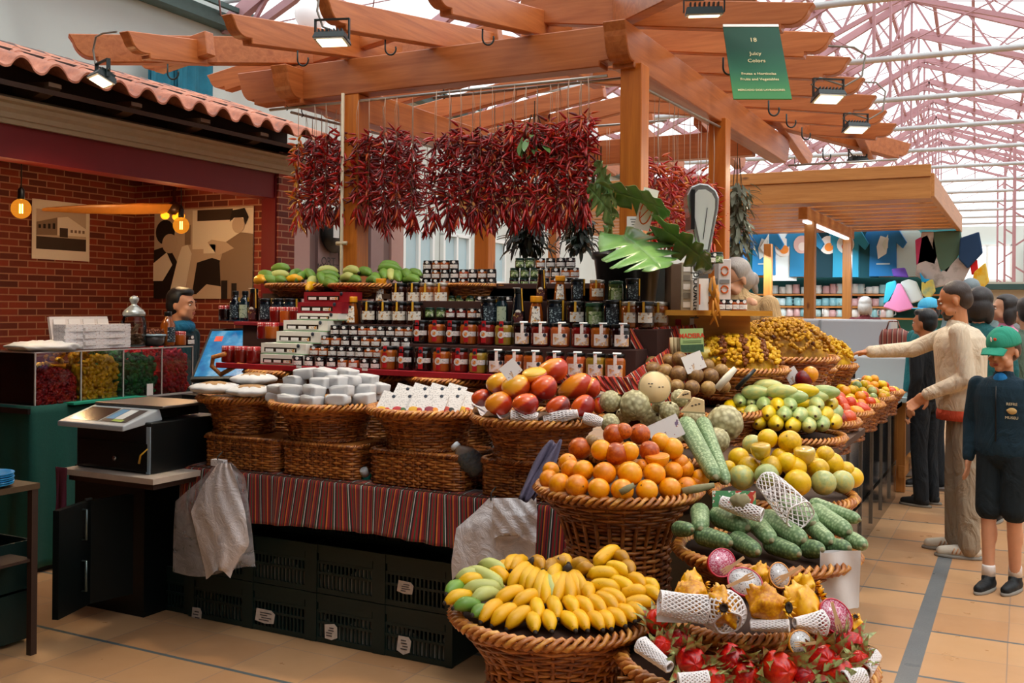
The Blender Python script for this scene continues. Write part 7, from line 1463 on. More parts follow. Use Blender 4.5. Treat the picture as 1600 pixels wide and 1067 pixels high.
# low table and plates in the bottom-left corner
lt = thing('side_table', 'dark low table at the left edge carrying blue plates', 'table', (-4.75, 2.85, 0)); p = PD(20, 770, 4.25); p.x -= .11; lt.location = (p.x-.12, p.y, 0); b = MB(); b.box((0, 0, p.z), (.36, .34, .025)); obj('table_top', b, M('worn_brown_board', '#4b3a26', .6, var=.3), lt)
for sx in (-1, 1):
    for sy in (-1, 1): b = MB(); b.box((sx*.16, sy*.15, p.z/2), (.03, .03, p.z)); obj('leg', b, mdarkw, lt)
b = MB(); b.box((0, 0, .42), (.33, .3, .012)); obj('lower_shelf', b, mdarkw, lt)
mbp = M('bright_blue_plastic', '#1f86c4', .35); pb2 = MB(); pb2.lathe([(0, .004), (.06, .004), (.095, .014), (.11, .018), (.11, .014), (.095, .008), (.06, 0), (0, 0)], 28); pbm = pb2.mesh('blue_plate', mbp)
for k in range(6): o = obj('blue_plate', pbm, None, None, (p.x-.04+.004*(k % 2), p.y-.02, p.z+.014+.009*k)); tag(o, 'bright blue plastic plate in the left-hand stack, %s from the bottom' % ORD[k], 'plate', 'blue plates')
c2 = thing('plastic_crate', 'dark crate standing under the low side table at the left edge', 'crate', (p.x-.30, p.y-.02, .02), 0); obj('crate_shell', crm, None, c2); c3 = thing('plastic_crate', 'dark crate on top of the other one under the low side table', 'crate', (p.x-.30, p.y-.02, .25), 0); obj('crate_shell', crm, None, c3)
# ---------------- wall pictures
def picture(name, label, org, ex, ez, en, W_, H_, parts):
    o = thing(name, label, 'picture', org); o.rotation_euler = basis(ex, -Vector(en), ez).to_euler(); o.location = org
    for nm, poly, m, dz in parts: b = MB(); b.prism([(x*W_, z*H_) for x, z in poly], .002, Matrix.Translation((0, -dz, 0))); obj(nm, b, m, o)
    return o
g = {k: M('sepia_'+k, c, .6) for k, c in dict(white='#e6dccd', pale='#c2ad98', mid='#86705c', dark='#3a2a20', black='#1a120e').items()}
R4 = lambda x0, z0, x1, z1: [(x0, z0), (x1, z0), (x1, z1), (x0, z1)]
Xw = -6.985; tlp, trp, blp = PX(50, 309, Xw), PX(140, 321, Xw), PX(50, 403, Xw); W_ = (trp-tlp).length; H_ = (tlp-blp).length
pts = [('mount', R4(-.5, -.5, .5, .5), g['white'], .002), ('photo_sky', R4(-.43, -.33, .43, .34), g['pale'], .004), ('photo_ground', R4(-.43, -.33, .43, -.12), g['dark'], .006), ('photo_path', [(-.43, -.12), (.43, -.12), (.43, -.07), (-.05, -.08), (-.43, -.1)], g['pale'], .0065), ('photo_building', [(-.43, -.12), (-.08, -.12), (-.08, .22), (-.43, .12)], g['mid'], .006), ('photo_building', [(-.08, -.12), (.43, -.1), (.43, .06), (.1, .25), (-.08, .22)], g['white'], .006), ('photo_doorway', R4(-.04, -.11, .1, .05), g['dark'], .008)]
for k in range(4): pts.append(('photo_window', R4(-.40+.08*k, .02, -.36+.08*k, .08+.012*k), g['black'], .008)); pts.append(('photo_window', R4(.15+.07*k, -.02, .19+.07*k, .03), g['mid'], .008))
picture('framed_picture', 'white-bordered old photograph of a pale building on the brick wall', (tlp+trp)/2+Vector((.0, 0, -H_/2)), (0, 1, 0), (0, 0, 1), (1, 0, 0), W_, H_, pts)
Yw = 6.31; tlp, trp, blp = PY(242, 328, Yw), PY(397, 323, Yw), PY(242, 465, Yw); W_ = (trp-tlp).length; H_ = (tlp-blp).length
el = lambda cx, cz, rx, rz, n=18: [(cx+rx*math.cos(TAU*i/n), cz+rz*math.sin(TAU*i/n)) for i in range(n)]
pts = [('print', R4(-.5, -.5, .5, .5), g['pale'], .002), ('print_wall', R4(-.1, .05, .5, .48), g['white'], .004), ('print_shelf', R4(-.05, .36, .3, .48), g['dark'], .006), ('print_shadow', [(-.5, -.5), (-.3, -.5), (-.25, -.1), (-.35, .1), (-.5, .05)], g['black'], .006), ('print_shadow', [(-.1, -.45), (.5, -.45), (.5, -.2), (.1, -.05), (-.05, -.1)], g['black'], .006), ('print_table', [(-.1, -.5), (.5, -.5), (.5, -.42), (.05, -.34)], g['pale'], .008),
 ('print_hair', el(-.38, .25, .1, .14), g['black'], .008), ('print_face', el(-.33, .12, .08, .11), g['pale'], .010), ('print_collar', [(-.5, -.1), (-.36, .02), (-.3, -.12), (-.4, -.3), (-.5, -.3)], g['white'], .012), ('print_arm', [(-.34, -.5), (-.18, -.5), (-.1, .0), (-.14, .1), (-.2, .08), (-.24, -.05)], g['white'], .013), ('print_bottle', R4(-.17, .1, -.11, .32), g['mid'], .014),
 ('print_shirt', [(.2, -.5), (.5, -.5), (.5, .2), (.38, .22), (.24, .12), (.18, -.1)], g['mid'], .010), ('print_arm', [(.24, .12), (.32, .05), (.16, -.03), (.06, .12), (.1, .15)], g['pale'], .012), ('print_face', el(.36, .3, .06, .09), g['pale'], .012), ('print_hair', [(.28, .34), (.3, .46), (.42, .48), (.46, .38), (.43, .3), (.41, .38), (.32, .38)], g['black'], .014), ('print_cup', R4(.02, .0, .14, .1), g['white'], .012), ('print_bottle', R4(.2, -.5, .26, -.3), g['black'], .014), ('print_bottle', R4(.3, -.5, .35, -.33), g['black'], .014)]
picture('framed_picture', 'large sepia photograph of people drinking on the back brick wall', (tlp+trp)/2+Vector((0, 0, -H_/2)), (1, 0, 0), (0, 0, 1), (0, -1, 0), W_, H_, pts)
# pendant bulbs
mamb = NT('amber_bulb_glass'); tr = mamb.n('BsdfTransparent', None, Color=(1, .72, .35, 1)); em = mamb.n('Emission', None, Color=lin('#f59a2c'), Strength=1.1); mx = mamb.n('MixShader', None, i0=.45, i1=tr, i2=em); mamb.L.new(mx.outputs[0], mamb.out.inputs[0]); mamb = mamb.m
mfil = M('glowing_filament', '#ffd890', .5, emis='#ffdf9a', est=14)
for u, v, X_, l in ((33, 326, -5.62, 'amber globe bulb hanging near the left edge'), (283, 352, -5.62, 'amber globe bulb hanging in front of the sepia photograph')):
    p = PX(u, v, X_); o = thing('pendant_bulb', l, 'lamp', p, 0, 'pendant bulbs in the shop'); top = 2.64-p.z
    b = MB(); b.ell((0, 0, 0), (.06, .06, .063), 20, 14); obj('glass_globe', b, mamb, o); b = MB()
    for k in range(4): a = TAU*k/4; b.tube([(.01*math.cos(a), .01*math.sin(a), -.03), (.01*math.cos(a), .01*math.sin(a), .03)], .003, 4)
    obj('filament', b, mfil, o); b = MB(); b.lathe([(.018, .055), (.022, .065), (.02, .12), (.006, .14)], 14); obj('socket', b, mblk, o); b = MB(); b.tube([(0, 0, .13), (0, 0, top-.05)], .004, 6); obj('cord', b, mblk, o); b = MB(); b.lathe([(.032, top-.075), (.045, top), (0, top)], 16); obj('ceiling_cup', b, mblk, o)
    l_ = bpy.data.lights.new('bulb_glow', 'POINT'); l_.energy = 15; l_.color = (1, .62, .3); l_.shadow_soft_size = .05; lo = bpy.data.objects.new('bulb_glow', l_); COL.objects.link(lo); lo.parent = o; lo.location = (0, 0, -.09)
# ceiling fan
p = PD(272, 326, 8.0); fn_ = thing('ceiling_fan', 'wooden-bladed ceiling fan with amber glass lights inside the shop', 'fan', p); mbl = M('amber_wood_blade', '#b0702a', .4, var=.2)
q = PD(66, 327, 6.9)-p; b = MB(); b.tube([(0,0,0), q*.06, q*.3, q*.7, q*.98, q], [.03, .055, .06, .045, .018, .01], 10, flat=.25); obj('blade', b, mbl, fn_)
for a in (): b = MB(); d = Matrix.Rotation(R(a), 3, 'Z') @ q*.55; b.tube([(0,0,0), d*.1, d*.5, d], [.03, .055, .05, .02], 8, flat=.25); obj('blade', b, mbl, fn_)
b = MB(); b.lathe([(0, -.05), (.06, -.04), (.07, .02), (.03, .05), (.012, .06), (.012, 2.6-p.z)], 16); obj('hub', b, M('dark_bronze', '#3a2414', .4, metal=.5), fn_)
for k in range(3): a = TAU*k/3; b = MB(); b.ell((.07*math.cos(a), .07*math.sin(a), -.06), (.035, .035, .03), 12, 8); obj('light_shade', b, M('lit_amber_shade', '#f09a20', .3, emis='#f09018', est=2.5) if k == 0 else bpy.data.materials['lit_amber_shade'], fn_)
# green bananas in flat baskets at the left end of the display, high up
for i, (u, v, wd) in enumerate(((480, 447, .62), (580, 447, .62))):
    p = PY(u, v, 4.96); basket('shallow basket of green bananas, %s of two' % ['left', 'right'][i], (p.x, p.y, p.z-.06), [(.17, 0), (.215, .03), (.245, .06)], 6, 28, 'shallow baskets of green bananas', key='gb', rim=.010)
Zb = (430, 380, 8.0)
def YB_(v): return 4.82+(445-v)/30*.2
gb = [('green banana bunch at the far left, above the oil bottles', [(405, 428, 428, 432, 'g'), (408, 436, 436, 440, 'g'), (425, 420, 452, 418, 'g'), (420, 432, 452, 428, 'l'), (400, 438, 414, 436, 'y'), (426, 442, 446, 436, 'g')]), ('green bananas with tips to the front, second bunch', [(470, 426, 454, 430, 'g'), (485, 428, 462, 436, 'g'), (478, 424, 490, 434, 'g'), (492, 436, 484, 443, 'l'), (500, 428, 506, 442, 'g'), (446, 440, 472, 434, 'y'), (492, 445, 480, 450, 'y')]), ('pale green banana bunch beside the amber post', [(495, 424, 528, 422, 'l'), (498, 430, 530, 430, 'g'), (502, 436, 528, 438, 'g'), (505, 442, 525, 446, 'g')]), ('green banana bunch right of the amber post', [(538, 424, 560, 422, 'l'), (534, 436, 552, 432, 'l'), (560, 424, 580, 426, 'g'), (545, 440, 562, 436, 'g'), (575, 440, 592, 436, 'g')]), ('large green banana arching over the right basket', [(590, 418, 628, 420, 'g'), (594, 414, 624, 416, 'g')]), ('green bananas with tips forward at the right end', [(598, 425, 602, 432, 'g'), (610, 424, 612, 434, 'l'), (618, 426, 624, 436, 'g'), (632, 424, 640, 434, 'g'), (585, 430, 590, 440, 'g'), (630, 438, 655, 436, 'g'), (636, 428, 658, 428, 'g')])]
for l, L in gb:
    u, v = L[0][0], L[0][1]; o = thing('banana_bunch', l, 'fruit', PY(u, v, YB_(v)), 0, 'green banana bunches')
    for (a, b__, c, d_, k) in L:
        need = .15; q0 = PY(a, b__, YB_(b__)); q1 = PY(c, d_, YB_(d_)); gap = (q1-q0).length
        if gap < need: e = math.sqrt(need*need-gap*gap)*.9; q0 = PY(a, b__, YB_(b__)+e*.6); q1 = PY(c, d_, YB_(d_)-e*.4)
        banana(q0, q1, k, o, 1.4)
b = MB(); p = PY(530, 458, 4.96); b.box((0, 0, 0), (.95, .3, .03)); o = obj('stall_step', b, mtim, None, p+Vector((0, .0, -.02))); tag(o, 'dark shelf carrying the green banana baskets', 'shelf')
# ================================================================ FAR STALL WITH CLOTHES AND CUPS
mfx = m_wood('pale_pine_x', 'X', '#c98a48', '#a96a2c'); mfy = m_wood('pale_pine_y', 'Y', '#c98a48', '#a96a2c'); mfz = m_wood('pale_pine_z', 'Z', '#c58440', '#a5682c')
fs = thing('far_stall_roof', 'flat slatted pine roof on posts over the clothes stall behind', 'pergola', (-3.5, 14.8, 0))
def fpart(nm, c, sz, m, rot=None): b = MB(); b.box(Vector(c)-fs.location, sz, 0, rot); return bev(obj(nm, b, m, fs), .006, 1)
YF, YB = 12.0, 17.6; XR = -.93
fpart('fascia', ((-7+XR)/2, YF, 3.12), (XR+7, .06, .14), mfx); fpart('fascia', ((-7+XR)/2, YF+.03, 2.93), (XR+7, .07, .24), mfx)
fpart('side_beam', (XR, (YF+YB)/2, 2.96), (.07, YB-YF, .26), mfy)
for k in range(10): fpart('slat', ((-7+XR)/2, YF+.36+k*.56, 2.90), (XR+7, .40, .04), mfx)
fpart('beam', (-2.42, 14.4, 2.74), (.11, 3.8, .15), mfy)
b = MB(); b.box(Vector((-2.42, 14.4, 2.652))-fs.location, (.06, 3.5, .024)); obj('light_tube', b, M('lit_tube', '#f4faff', .4, emis='#eef8ff', est=3), fs)
for lx, ly in ((-2.4, 14.6), (-2.6, 16.9), (-4.2, 16.9)):  # first follows the lit tube, the other two are added to brighten the clothes
    l_ = bpy.data.lights.new('tube_light', 'AREA'); l_.energy = 45; l_.color = (.86, .96, 1); l_.shape = 'RECTANGLE'; l_.size = .1; l_.size_y = 1.6; lo = bpy.data.objects.new('tube_light', l_); COL.objects.link(lo); lo.location = (lx, ly, 2.62); lo.rotation_euler = (R(25) if lx != -2.4 else 0, 0, R(90) if lx != -2.4 else 0)
for x, y in ((-2.42, 13.0), (-2.42, 16.0), (-3.9, 17.2), (-6, 13.0)): fpart('post', (x, y, 1.34), (.13, .13, 2.68), mfz)
# continuing counter along the aisle with open wooden base
mwt2 = M('pale_glossy_counter', '#b9cfcf', .15, coat=.5); fc = thing('far_counter', 'pale glossy counter on a timber frame beyond the fruit counter', 'counter', (-1.35, 10.6, 0))
b = MB(); b.box((0, 0, .80), (1.0, 3.2, .05)); bev(obj('counter_top', b, mwt2, fc), .008)
for x in (-.4, .42):
    for y in (-1.45, -.5, .5, 1.45): b = MB(); b.box((x, y, .39), (.07, .07, .77)); obj('leg', b, mfz, fc)
for x in (-.4, .43): b = MB(); b.box((x, 0, .18), (.05, 3.0, .1)); obj('rail', b, mfy, fc)
b = MB(); b.box((.40, 0, .5), (.03, 2.9, .5)); obj('side_board', b, mdarkw, fc)
b = MB(); b.box((-.42, 12.6, .012), (.55, 6.5, .02)); o = obj('floor_mat', b, M('grey_floor_mat', '#6a625c', .9)); tag(o, 'long grey mat on the floor beside the far counter', 'mat')
# white chest fridge with lid
mfr = M('white_enamel', '#b4b6b8', .3, coat=.3); fp = PY(1300, 560, 10.6); fr_ = thing('chest_fridge', 'white upright cabinet with a lower white chest in front, behind the fruit counter', 'fridge', (PY(1302, 560, 10.8).x, 10.8, 0))
b = MB(); b.box((0, .2, .73), (1.15, .6, 1.46)); bev(obj('cabinet', b, mfr, fr_), .02); b = MB(); b.box((.30, -.45, .56), (1.3, .7, 1.12)); bev(obj('chest', b, mfr, fr_), .02); b = MB(); b.box((.25, -.81, .98), (.14, .01, .02)); obj('handle_slot', b, mblk, fr_); b = MB(); b.box((-.12, -.105, 1.2), (.02, .01, .5)); obj('door_gap', b, M('grey_gap', '#8d9092', .5), fr_)
q = PY(1398, 515, 10.4); b = MB(); b.ell((0,0,0), (.15, .1, .13), 20, 14, fn=lambda p: Vector([math.copysign(abs(c)**.6, c) for c in p])*(1+.05*math.sin(9*p.x))); b.tube([(-.08, -.02, .1), (-.05, -.02, .2), (.03, -.02, .2), (.06, -.02, .1)], .008, 6)
t = NT('brown_striped_bag'); f = t.math('FRACT', t.math('MULTIPLY', t.sep(t.co())[0], 22.0)); t.base(t.ramp(f, [(0, '#7a3324'), (.55, '#4a211a'), (.8, '#c9a58a'), (.88, '#7a3324')], 'CONSTANT')); o = obj('striped_bag', b, t.m, None, (q.x, 10.4, 1.12+.13)); tag(o, 'brown striped bag standing on the white chest', 'bag')
# hanging clothes
YT = 17.7; KT = dep(PY(1300, 400, YT))/FPX
def shirt_me():
    poly = [(-.18, -.36), (.18, -.36), (.175, .1), (.26, .02), (.31, .10), (.2, .29), (.08, .34), (.03, .30), (-.03, .30), (-.08, .34), (-.2, .29), (-.31, .10), (-.26, .02), (-.175, .1)]
    b = MB(); b.prism(poly, .05); return b
shm = {}
rl = thing('clothes_rail', 'metal rail of shirts under the far edge of the slatted roof', 'rail', (PY(1300, 362, YT).x, YT, PY(1300, 360, YT).z+.06)); b = MB(); b.tube([(-2.4, 0, 0), (1.9, 0, 0)], .012, 6); obj('bar', b, mcable, rl)
for i, (u, v, c, s, pr, l) in enumerate(((1150, 392, '#3f7fc0', 1, None, 'blue T-shirt at the left end of the rail, half behind the dried leaves'), (1170, 394, '#1a5a54', 1.05, None, 'dark green T-shirt second on the rail'), (1194, 393, '#2a7fb8', 1.05, 'w', 'blue T-shirt with a pale print, third on the rail'), (1224, 398, '#dbe6e6', 1.15, 'o', 'white T-shirt with an orange round print'), (1254, 393, '#2f86b8', 1.1, 'p', 'mid-blue T-shirt with pale round print left of the first post'), (1294, 394, '#10343f', 1.1, 'o', 'dark T-shirt with orange and white round print right of the first post'), (1322, 393, '#2f93b8', 1.1, 'r', 'teal-blue T-shirt with white and red round print'), (1352, 394, '#0f4550', 1.1, None, 'dark teal T-shirt right of the second post'), (1380, 391, '#2472b0', 1.1, 'w', 'blue T-shirt with a white drawing and line of print'), (1413, 393, '#c4dcd8', 1.05, None, 'pale mint T-shirt at the right of the rail'))):
    if c not in shm: shm[c] = shirt_me().mesh('tshirt', M('cotton_%d' % i, c, .9, bump=.3, bs=8))
    o = obj('hanging_tshirt', shm[c], None, None, PY(u, v, YT+.04*(i % 2)), (0, 0, R(12 if i % 2 else -8)), s*1.1); tag(o, l, 'T-shirt', 'T-shirts hanging under the far roof')
    if pr: cs = dict(w=('#cfe0e2', '#a9c4cc'), o=('#e6e0d8', '#e0832c'), p=('#d9b9b4', '#e6dcd6'), r=('#d3dee0', '#c9504a'))[pr]; b = MB(); b.prism(el(0, .1, .12, .13) if pr != 'w' else [(-.06, -.12), (.05, -.05), (.08, .16), (-.03, .2), (-.08, .05)], .01, Matrix.Translation((0, -.03, 0))); obj('print', b, M('print_a%d' % i, cs[0], .7), o); b = MB(); b.prism(el(.01, .07, .06, .06) if pr != 'w' else R4(-.08, -.2, .1, -.18), .012, Matrix.Translation((0, -.034, 0))); obj('print_motif', b, M('print_b%d' % i, cs[1], .7), o)
def hang(name, label, poly, y, m, cat, group=None):
    c = sum((PY(u, v, y) for u, v in poly), Vector())/len(poly); b = MB(); b.prism([(PY(u, v, y).x-c.x, PY(u, v, y).z-c.z) for u, v in poly], .07); o = bev(obj(name, b, m, None, c), .02, 2); return tag(o, label, cat, group)
mk = lambda n, c, c2=None: (M(n, c, .9) if not c2 else fruit_mat(n, (c, c, c2), .9, 0, sc_=5))
for nm, l, poly, m, cat in (('hanging_jumper', 'pink and white striped jumper sleeve hanging at the right of the rail', [(1430, 375), (1450, 365), (1466, 400), (1462, 415), (1446, 410), (1432, 415)], mk('pink_knit', '#b9637a', '#e0d5d5'), 'jumper'), ('hanging_poncho', 'grey-green poncho hanging right of the shirts', [(1458, 362), (1500, 360), (1506, 385), (1480, 428), (1468, 420), (1455, 385)], mk('sage_knit', '#4f6b58'), 'poncho'), ('hanging_poncho', 'pale speckled poncho draped below the green one', [(1440, 362), (1460, 362), (1470, 425), (1500, 400), (1510, 375), (1530, 390), (1505, 440), (1460, 450), (1430, 430)], mk('speckled_knit', '#b9b4b0', '#8a8680'), 'poncho'), ('hanging_cloth', 'navy garment hanging at the far right of the clothes', [(1500, 372), (1530, 362), (1536, 395), (1512, 420), (1498, 405)], mk('navy_knit', '#1c3a5c'), 'cloth'), ('hanging_cloth', 'small bright red cloth beside the navy garment', [(1515, 408), (1527, 405), (1529, 426), (1518, 430)], mk('bright_red_cloth', '#d01c20'), 'cloth'), ('hanging_cloth', 'yellow and orange cloth at the right end of the clothes stall', [(1522, 425), (1540, 410), (1546, 440), (1532, 455), (1518, 445)], mk('yellow_orange_cloth', '#e0a050', '#d9c27a'), 'cloth'), ('hanging_apron', 'pink cone-shaped apron hanging in front of the cup shelves', [(1402, 443), (1408, 443), (1428, 482), (1404, 488), (1380, 480)], mk('pink_cotton', '#dc8ab8'), 'apron'), ('hanging_apron', 'white apron with green top hanging right of the pink one', [(1408, 440), (1420, 436), (1432, 440), (1444, 468), (1425, 474), (1402, 468)], mk('white_cotton', '#cfdcd8'), 'apron'), ('hanging_cloth', 'turquoise cloth hanging left of the pink apron', [(1385, 442), (1400, 438), (1402, 450), (1392, 472), (1380, 475)], mk('turquoise_cotton', '#2fa3bf'), 'cloth'), ('hanging_cloth', 'purple cloth above the aprons', [(1393, 420), (1414, 418), (1420, 434), (1396, 432)], mk('purple_cotton', '#5b3f9a'), 'cloth'), ('hanging_cloth', 'bright blue pointed cloth right of the white apron', [(1437, 425), (1445, 436), (1454, 436), (1446, 446), (1440, 440)], mk('azure_cotton', '#1fa3dc'), 'cloth'), ('hanging_cloth', 'pale yellow patterned cloth above the blue cap', [(1440, 440), (1458, 436), (1462, 455), (1450, 470), (1440, 458)], mk('yellow_cotton', '#cdc27a', '#7a9a8a'), 'cloth')):
    hang(nm, l, poly, YT-.3-.05*(len(poly) % 3), m, cat)
# shelves of cups in front of a dark teal backing
YS = 18.3; xl, xr = PY(1150, 450, YS).x, PY(1500, 450, YS).x; cs_ = thing('cup_shelves', 'wall of shelves crowded with pale cups behind the clothes', 'shelf', ((xl+xr)/2, YS, 0)); b = MB(); b.box((0, .25, 1.5), (xr-xl, .05, 3.0)); obj('back_panel', b, M('teal_backing', '#3f8f94', .8, var=.3, vs_=3), cs_)
cols = ['#a9c9cc', '#c9d8d8', '#7fb0ba', '#d8c0be', '#b9cdd0', '#8fc4cc', '#e0e0dc', '#c9a0a0']; cm = []
for i, c in enumerate(cols): b = MB(); b.lathe([(.06, 0), (.066, .01), (.062, .13), (.055, .13), (.055, .02), (0, .02)], 12); b.tube([(.06, 0, .1), (.1, 0, .09), (.1, 0, .04), (.06, 0, .03)], .01, 5); cm.append(b.mesh('cup', M('cup_glaze_%d' % i, c, .3)))
for r_, v in enumerate((430, 459, 478, 495)):
    z = PY(1300, v, YS).z; b = MB(); b.box((0, 0, z-.02), (xr-xl, .4, .03)); obj('shelf_board', b, mfx, cs_); rnd = random.Random(r_); n_ = 17
    for i in range(n_):
        u = 1212+i*11.2+rnd.uniform(-1.5, 1.5); x = PY(u, 450, YS-.1).x
        o = obj('cup', cm[rnd.randrange(8)], None, None, (x, YS-.1, z), (0, 0, rnd.uniform(0, 6)), (1, 1, rnd.uniform(.9, 1.35))); tag(o, 'small pale cup on the %s shelf of the clothes stall, %s' % (['top', 'second', 'third', 'lowest'][r_], nth(i, n_)), 'cup', 'cups on the far shelves')
b = MB(); b.box((0, 0, 0), (6, .3, .12)); o = obj('stall_ledge', b, M('dark_awning', '#35504c', .8), None, PY(1640, 448, 24)); tag(o, 'dark green awning ledge far off at the right', 'awning')
b = MB(); b.box((0, 0, 0), (6, .3, 1.6)); o = obj('far_kiosk', b, M('cream_kiosk_front', '#cfc4b0', .8), None, PY(1640, 448, 24.3)-Vector((0, 0, .7))); tag(o, 'cream kiosk front below the dark green awning', 'kiosk')
# ================================================================ PEOPLE
def skin_m(n, c): t = NT(n); t.base(t.mix(t.noise(t.co(), 30, 3), c, tuple(x*.82 for x in lin(c)[:3])+(1,))); t.P(Roughness=.5, Subsurface_Weight=.08, Subsurface_Radius=(.012, .005, .003)); return t.m
msk1, msk2, msk3 = skin_m('warm_skin', '#c98558'), skin_m('fair_skin', '#d69a76'), skin_m('aged_skin', '#d09a78')
mwhite_eye = M('eye_white', '#e6ddd6', .3); miris = M('dark_iris', '#2c1c12', .2); mlip = M('lip_tone', '#a85a4a', .5)
def fab(n, c, b_=.5, r=.9):
    m = M(n, c, r, var=.10, vs_=9); t = NT.__new__(NT); t.m = m; t.t = m.node_tree; t.N = t.t.nodes; t.L = t.t.links; t.b = t.N['Principled BSDF']
    t.bump(t.math('ADD', t.noise(t.mp(t.co(), (1, 1, .55)), 7, 3, .5, 1.6), t.math('MULTIPLY', t.noise(t.co(), 120, 2), .04)), min(1, b_*1.6), .05); return m
def rem(o, vox, it=3):
    m = o.modifiers.new('remesh', 'REMESH'); m.mode = 'VOXEL'; m.voxel_size = vox; m.use_smooth_shade = True; s = o.modifiers.new('smooth', 'SMOOTH'); s.factor = .5; s.iterations = it; return o
def limb(b, pts, rs, fl=1.0):
    for i in range(len(pts)-1): b.tube([Vector(pts[i]).lerp(Vector(pts[i+1]), q/4) for q in range(5)], [rs[i]+(rs[i+1]-rs[i])*q/4 for q in range(5)], 12, flat=fl)
    for p, r in zip(pts, rs): b.ell(p, (r, r, r), 12, 8)
def hand(b, w, d, nrm, s=1.0, side=1, curl=.5):
    w, d, nrm = Vector(w), Vector(d).normalized(), Vector(nrm).normalized(); x = d.cross(nrm).normalized()*side; nrm = x.cross(d).normalized()*side; M3 = Matrix((x, nrm, d)).transposed()
    b.ell(w+d*.045*s, (.038*s, .015*s, .05*s), 12, 8, 0, M3); limb(b, [w-d*.02, w+d*.02*s], [.024*s, .024*s])
    for k, L in enumerate((.066, .076, .071, .056)):
        p = w+d*.082*s+x*(.027-.018*k)*s; pts = [p]; dd = d.copy()
        for j in range(3): dd = (dd-nrm*math.tan(curl*.55)).normalized(); pts.append(pts[-1]+dd*L*s*(.42 if j == 0 else .3))
        limb(b, pts, [.0092*s, .0088*s, .0082*s, .0072*s])
    p = w+d*.02*s+x*.026*s; dt = (d*.7+x*.8-nrm*.3).normalized(); limb(b, [p, p+dt*.032*s, p+dt*.032*s+(d*.9+x*.25-nrm*.3).normalized()*.03*s], [.013*s, .011*s, .009*s])
def person(label, loc, H, face, sk, top, bot, hair, arms, legs=None, hs=1.0, short=False, nod=0, turn=0, shoe='#1a1c1e', vox=.012, hairkind='short', beard=None, torso=(.17, .115), extra=None, lean=0, drop=0):
    k = H/1.75; o = thing('person', label, 'person', loc, math.atan2(face[0], -face[1])); K = lambda p: Vector(p)*k
    hc = K((0, -.02-lean, 1.612+.06*(hs-1)-drop)); hs_ = k*hs; RM = Matrix.Rotation(turn, 3, 'Z') @ Matrix.Rotation(nod, 3, 'X'); h = lambda x, y, z: hc+RM @ (Vector((x, y, z))*hs_)
    b = MB(); E = lambda c, r: b.ell(h(*c), tuple(q*hs_ for q in r), 18, 12, 0, RM)
    E((0, .014, .028), (.074, .094, .088)); E((0, -.022, -.035), (.058, .066, .078)); E((0, -.072, -.09), (.021, .018, .018)); E((0, -.08, .024), (.048, .018, .012)); E((0, -.1, -.022), (.011, .016, .013)); E((0, -.092, .0), (.008, .012, .025)); E((0, -.083, -.058), (.024, .012, .013))
    for s in (-1, 1): E((s*.036, -.066, -.03), (.022, .02, .02)); E((s*.077, .012, -.014), (.007, .018, .029)); E((s*.045, -.035, -.065), (.022, .035, .028))
    sh, hp = 1.42, .92; T = K((0, -lean*.5, 1.25)); limb(b, [K((0, .01-lean*.8, 1.38)), hc+K((0, .02, -.05))], [.06*k, .055*k]); b.ell(T, (torso[0]*.8*k, torso[1]*.75*k, .2*k), 14, 10); b.ell(K((0, 0, 1.0)), (.12*k, .08*k, .15*k), 14, 10); b.ell(K((0, -lean*.8, sh-.03)), (.17*k, .06*k, .06*k), 14, 8)
    legs = legs or [[(-.09, 0, hp), (-.095, -.01, .5), (-.10, .02, .09)], [(.09, 0, hp), (.095, -.01, .5), (.10, .02, .09)]]
    for L in legs: limb(b, [K(p) for p in L], [.075*k, .05*k, .036*k]); mid = K(L[1]).lerp(K(L[2]), .3)+K((0, .012, 0)); b.ell(mid, (.052*k, .055*k, .11*k), 12, 8)
    for i, (a, hd) in enumerate(arms):
        limb(b, [K(p) for p in a], [.045*k, .036*k, .026*k])
        if hd: hand(b, K(a[2]), hd[0], hd[1], k*1.02, hd[2], hd[3])
    bd = rem(obj('body', b, sk, o), vox)
    # clothes
    b = MB(); tw, td = torso; b.lathe([(.01, .90), (.85, .905), (.92, .93), (.97, 1.0), (.93, 1.1), (.97, 1.22), (1.0, 1.32), (.93, 1.38), (.7, 1.43), (.35, 1.455), (.01, 1.46)], 28, 0, Matrix(((k, 0, 0, 0), (0, k, -lean*.9*k, lean*.9*k*.9), (0, 0, k, 0), (0, 0, 0, 1))), True, tw, td); limb(b, [K((0, .0-lean, 1.40)), K((0, .0-lean, 1.45))], [.08*k, .068*k])
    for a, hd in arms: A = [K(p) for p in a]; A[2] = A[1].lerp(A[2], .97); limb(b, A, [.062*k, .054*k, .041*k])
    tp = rem(obj('top', b, top, o), vox*1.1, 4)
    b = MB(); b.ell(K((0, 0, .93)), (.155*k, .115*k, .12*k), 16, 10)
    for L in legs:
        if short: q = K(L[0]).lerp(K(L[1]), .88); limb(b, [K(L[0]), q], [.095*k, .088*k])
        else: limb(b, [K(L[0]), K(L[1]), K(L[2])+Vector((0, 0, -.02*k))], [.092*k, .072*k, .066*k])
    rem(obj('shorts' if short else 'trousers', b, bot, o), vox*1.1, 3)
    ms = fab('shoe_'+shoe[1:], shoe, .1, .6) if 'shoe_'+shoe[1:] not in bpy.data.materials else bpy.data.materials['shoe_'+shoe[1:]]
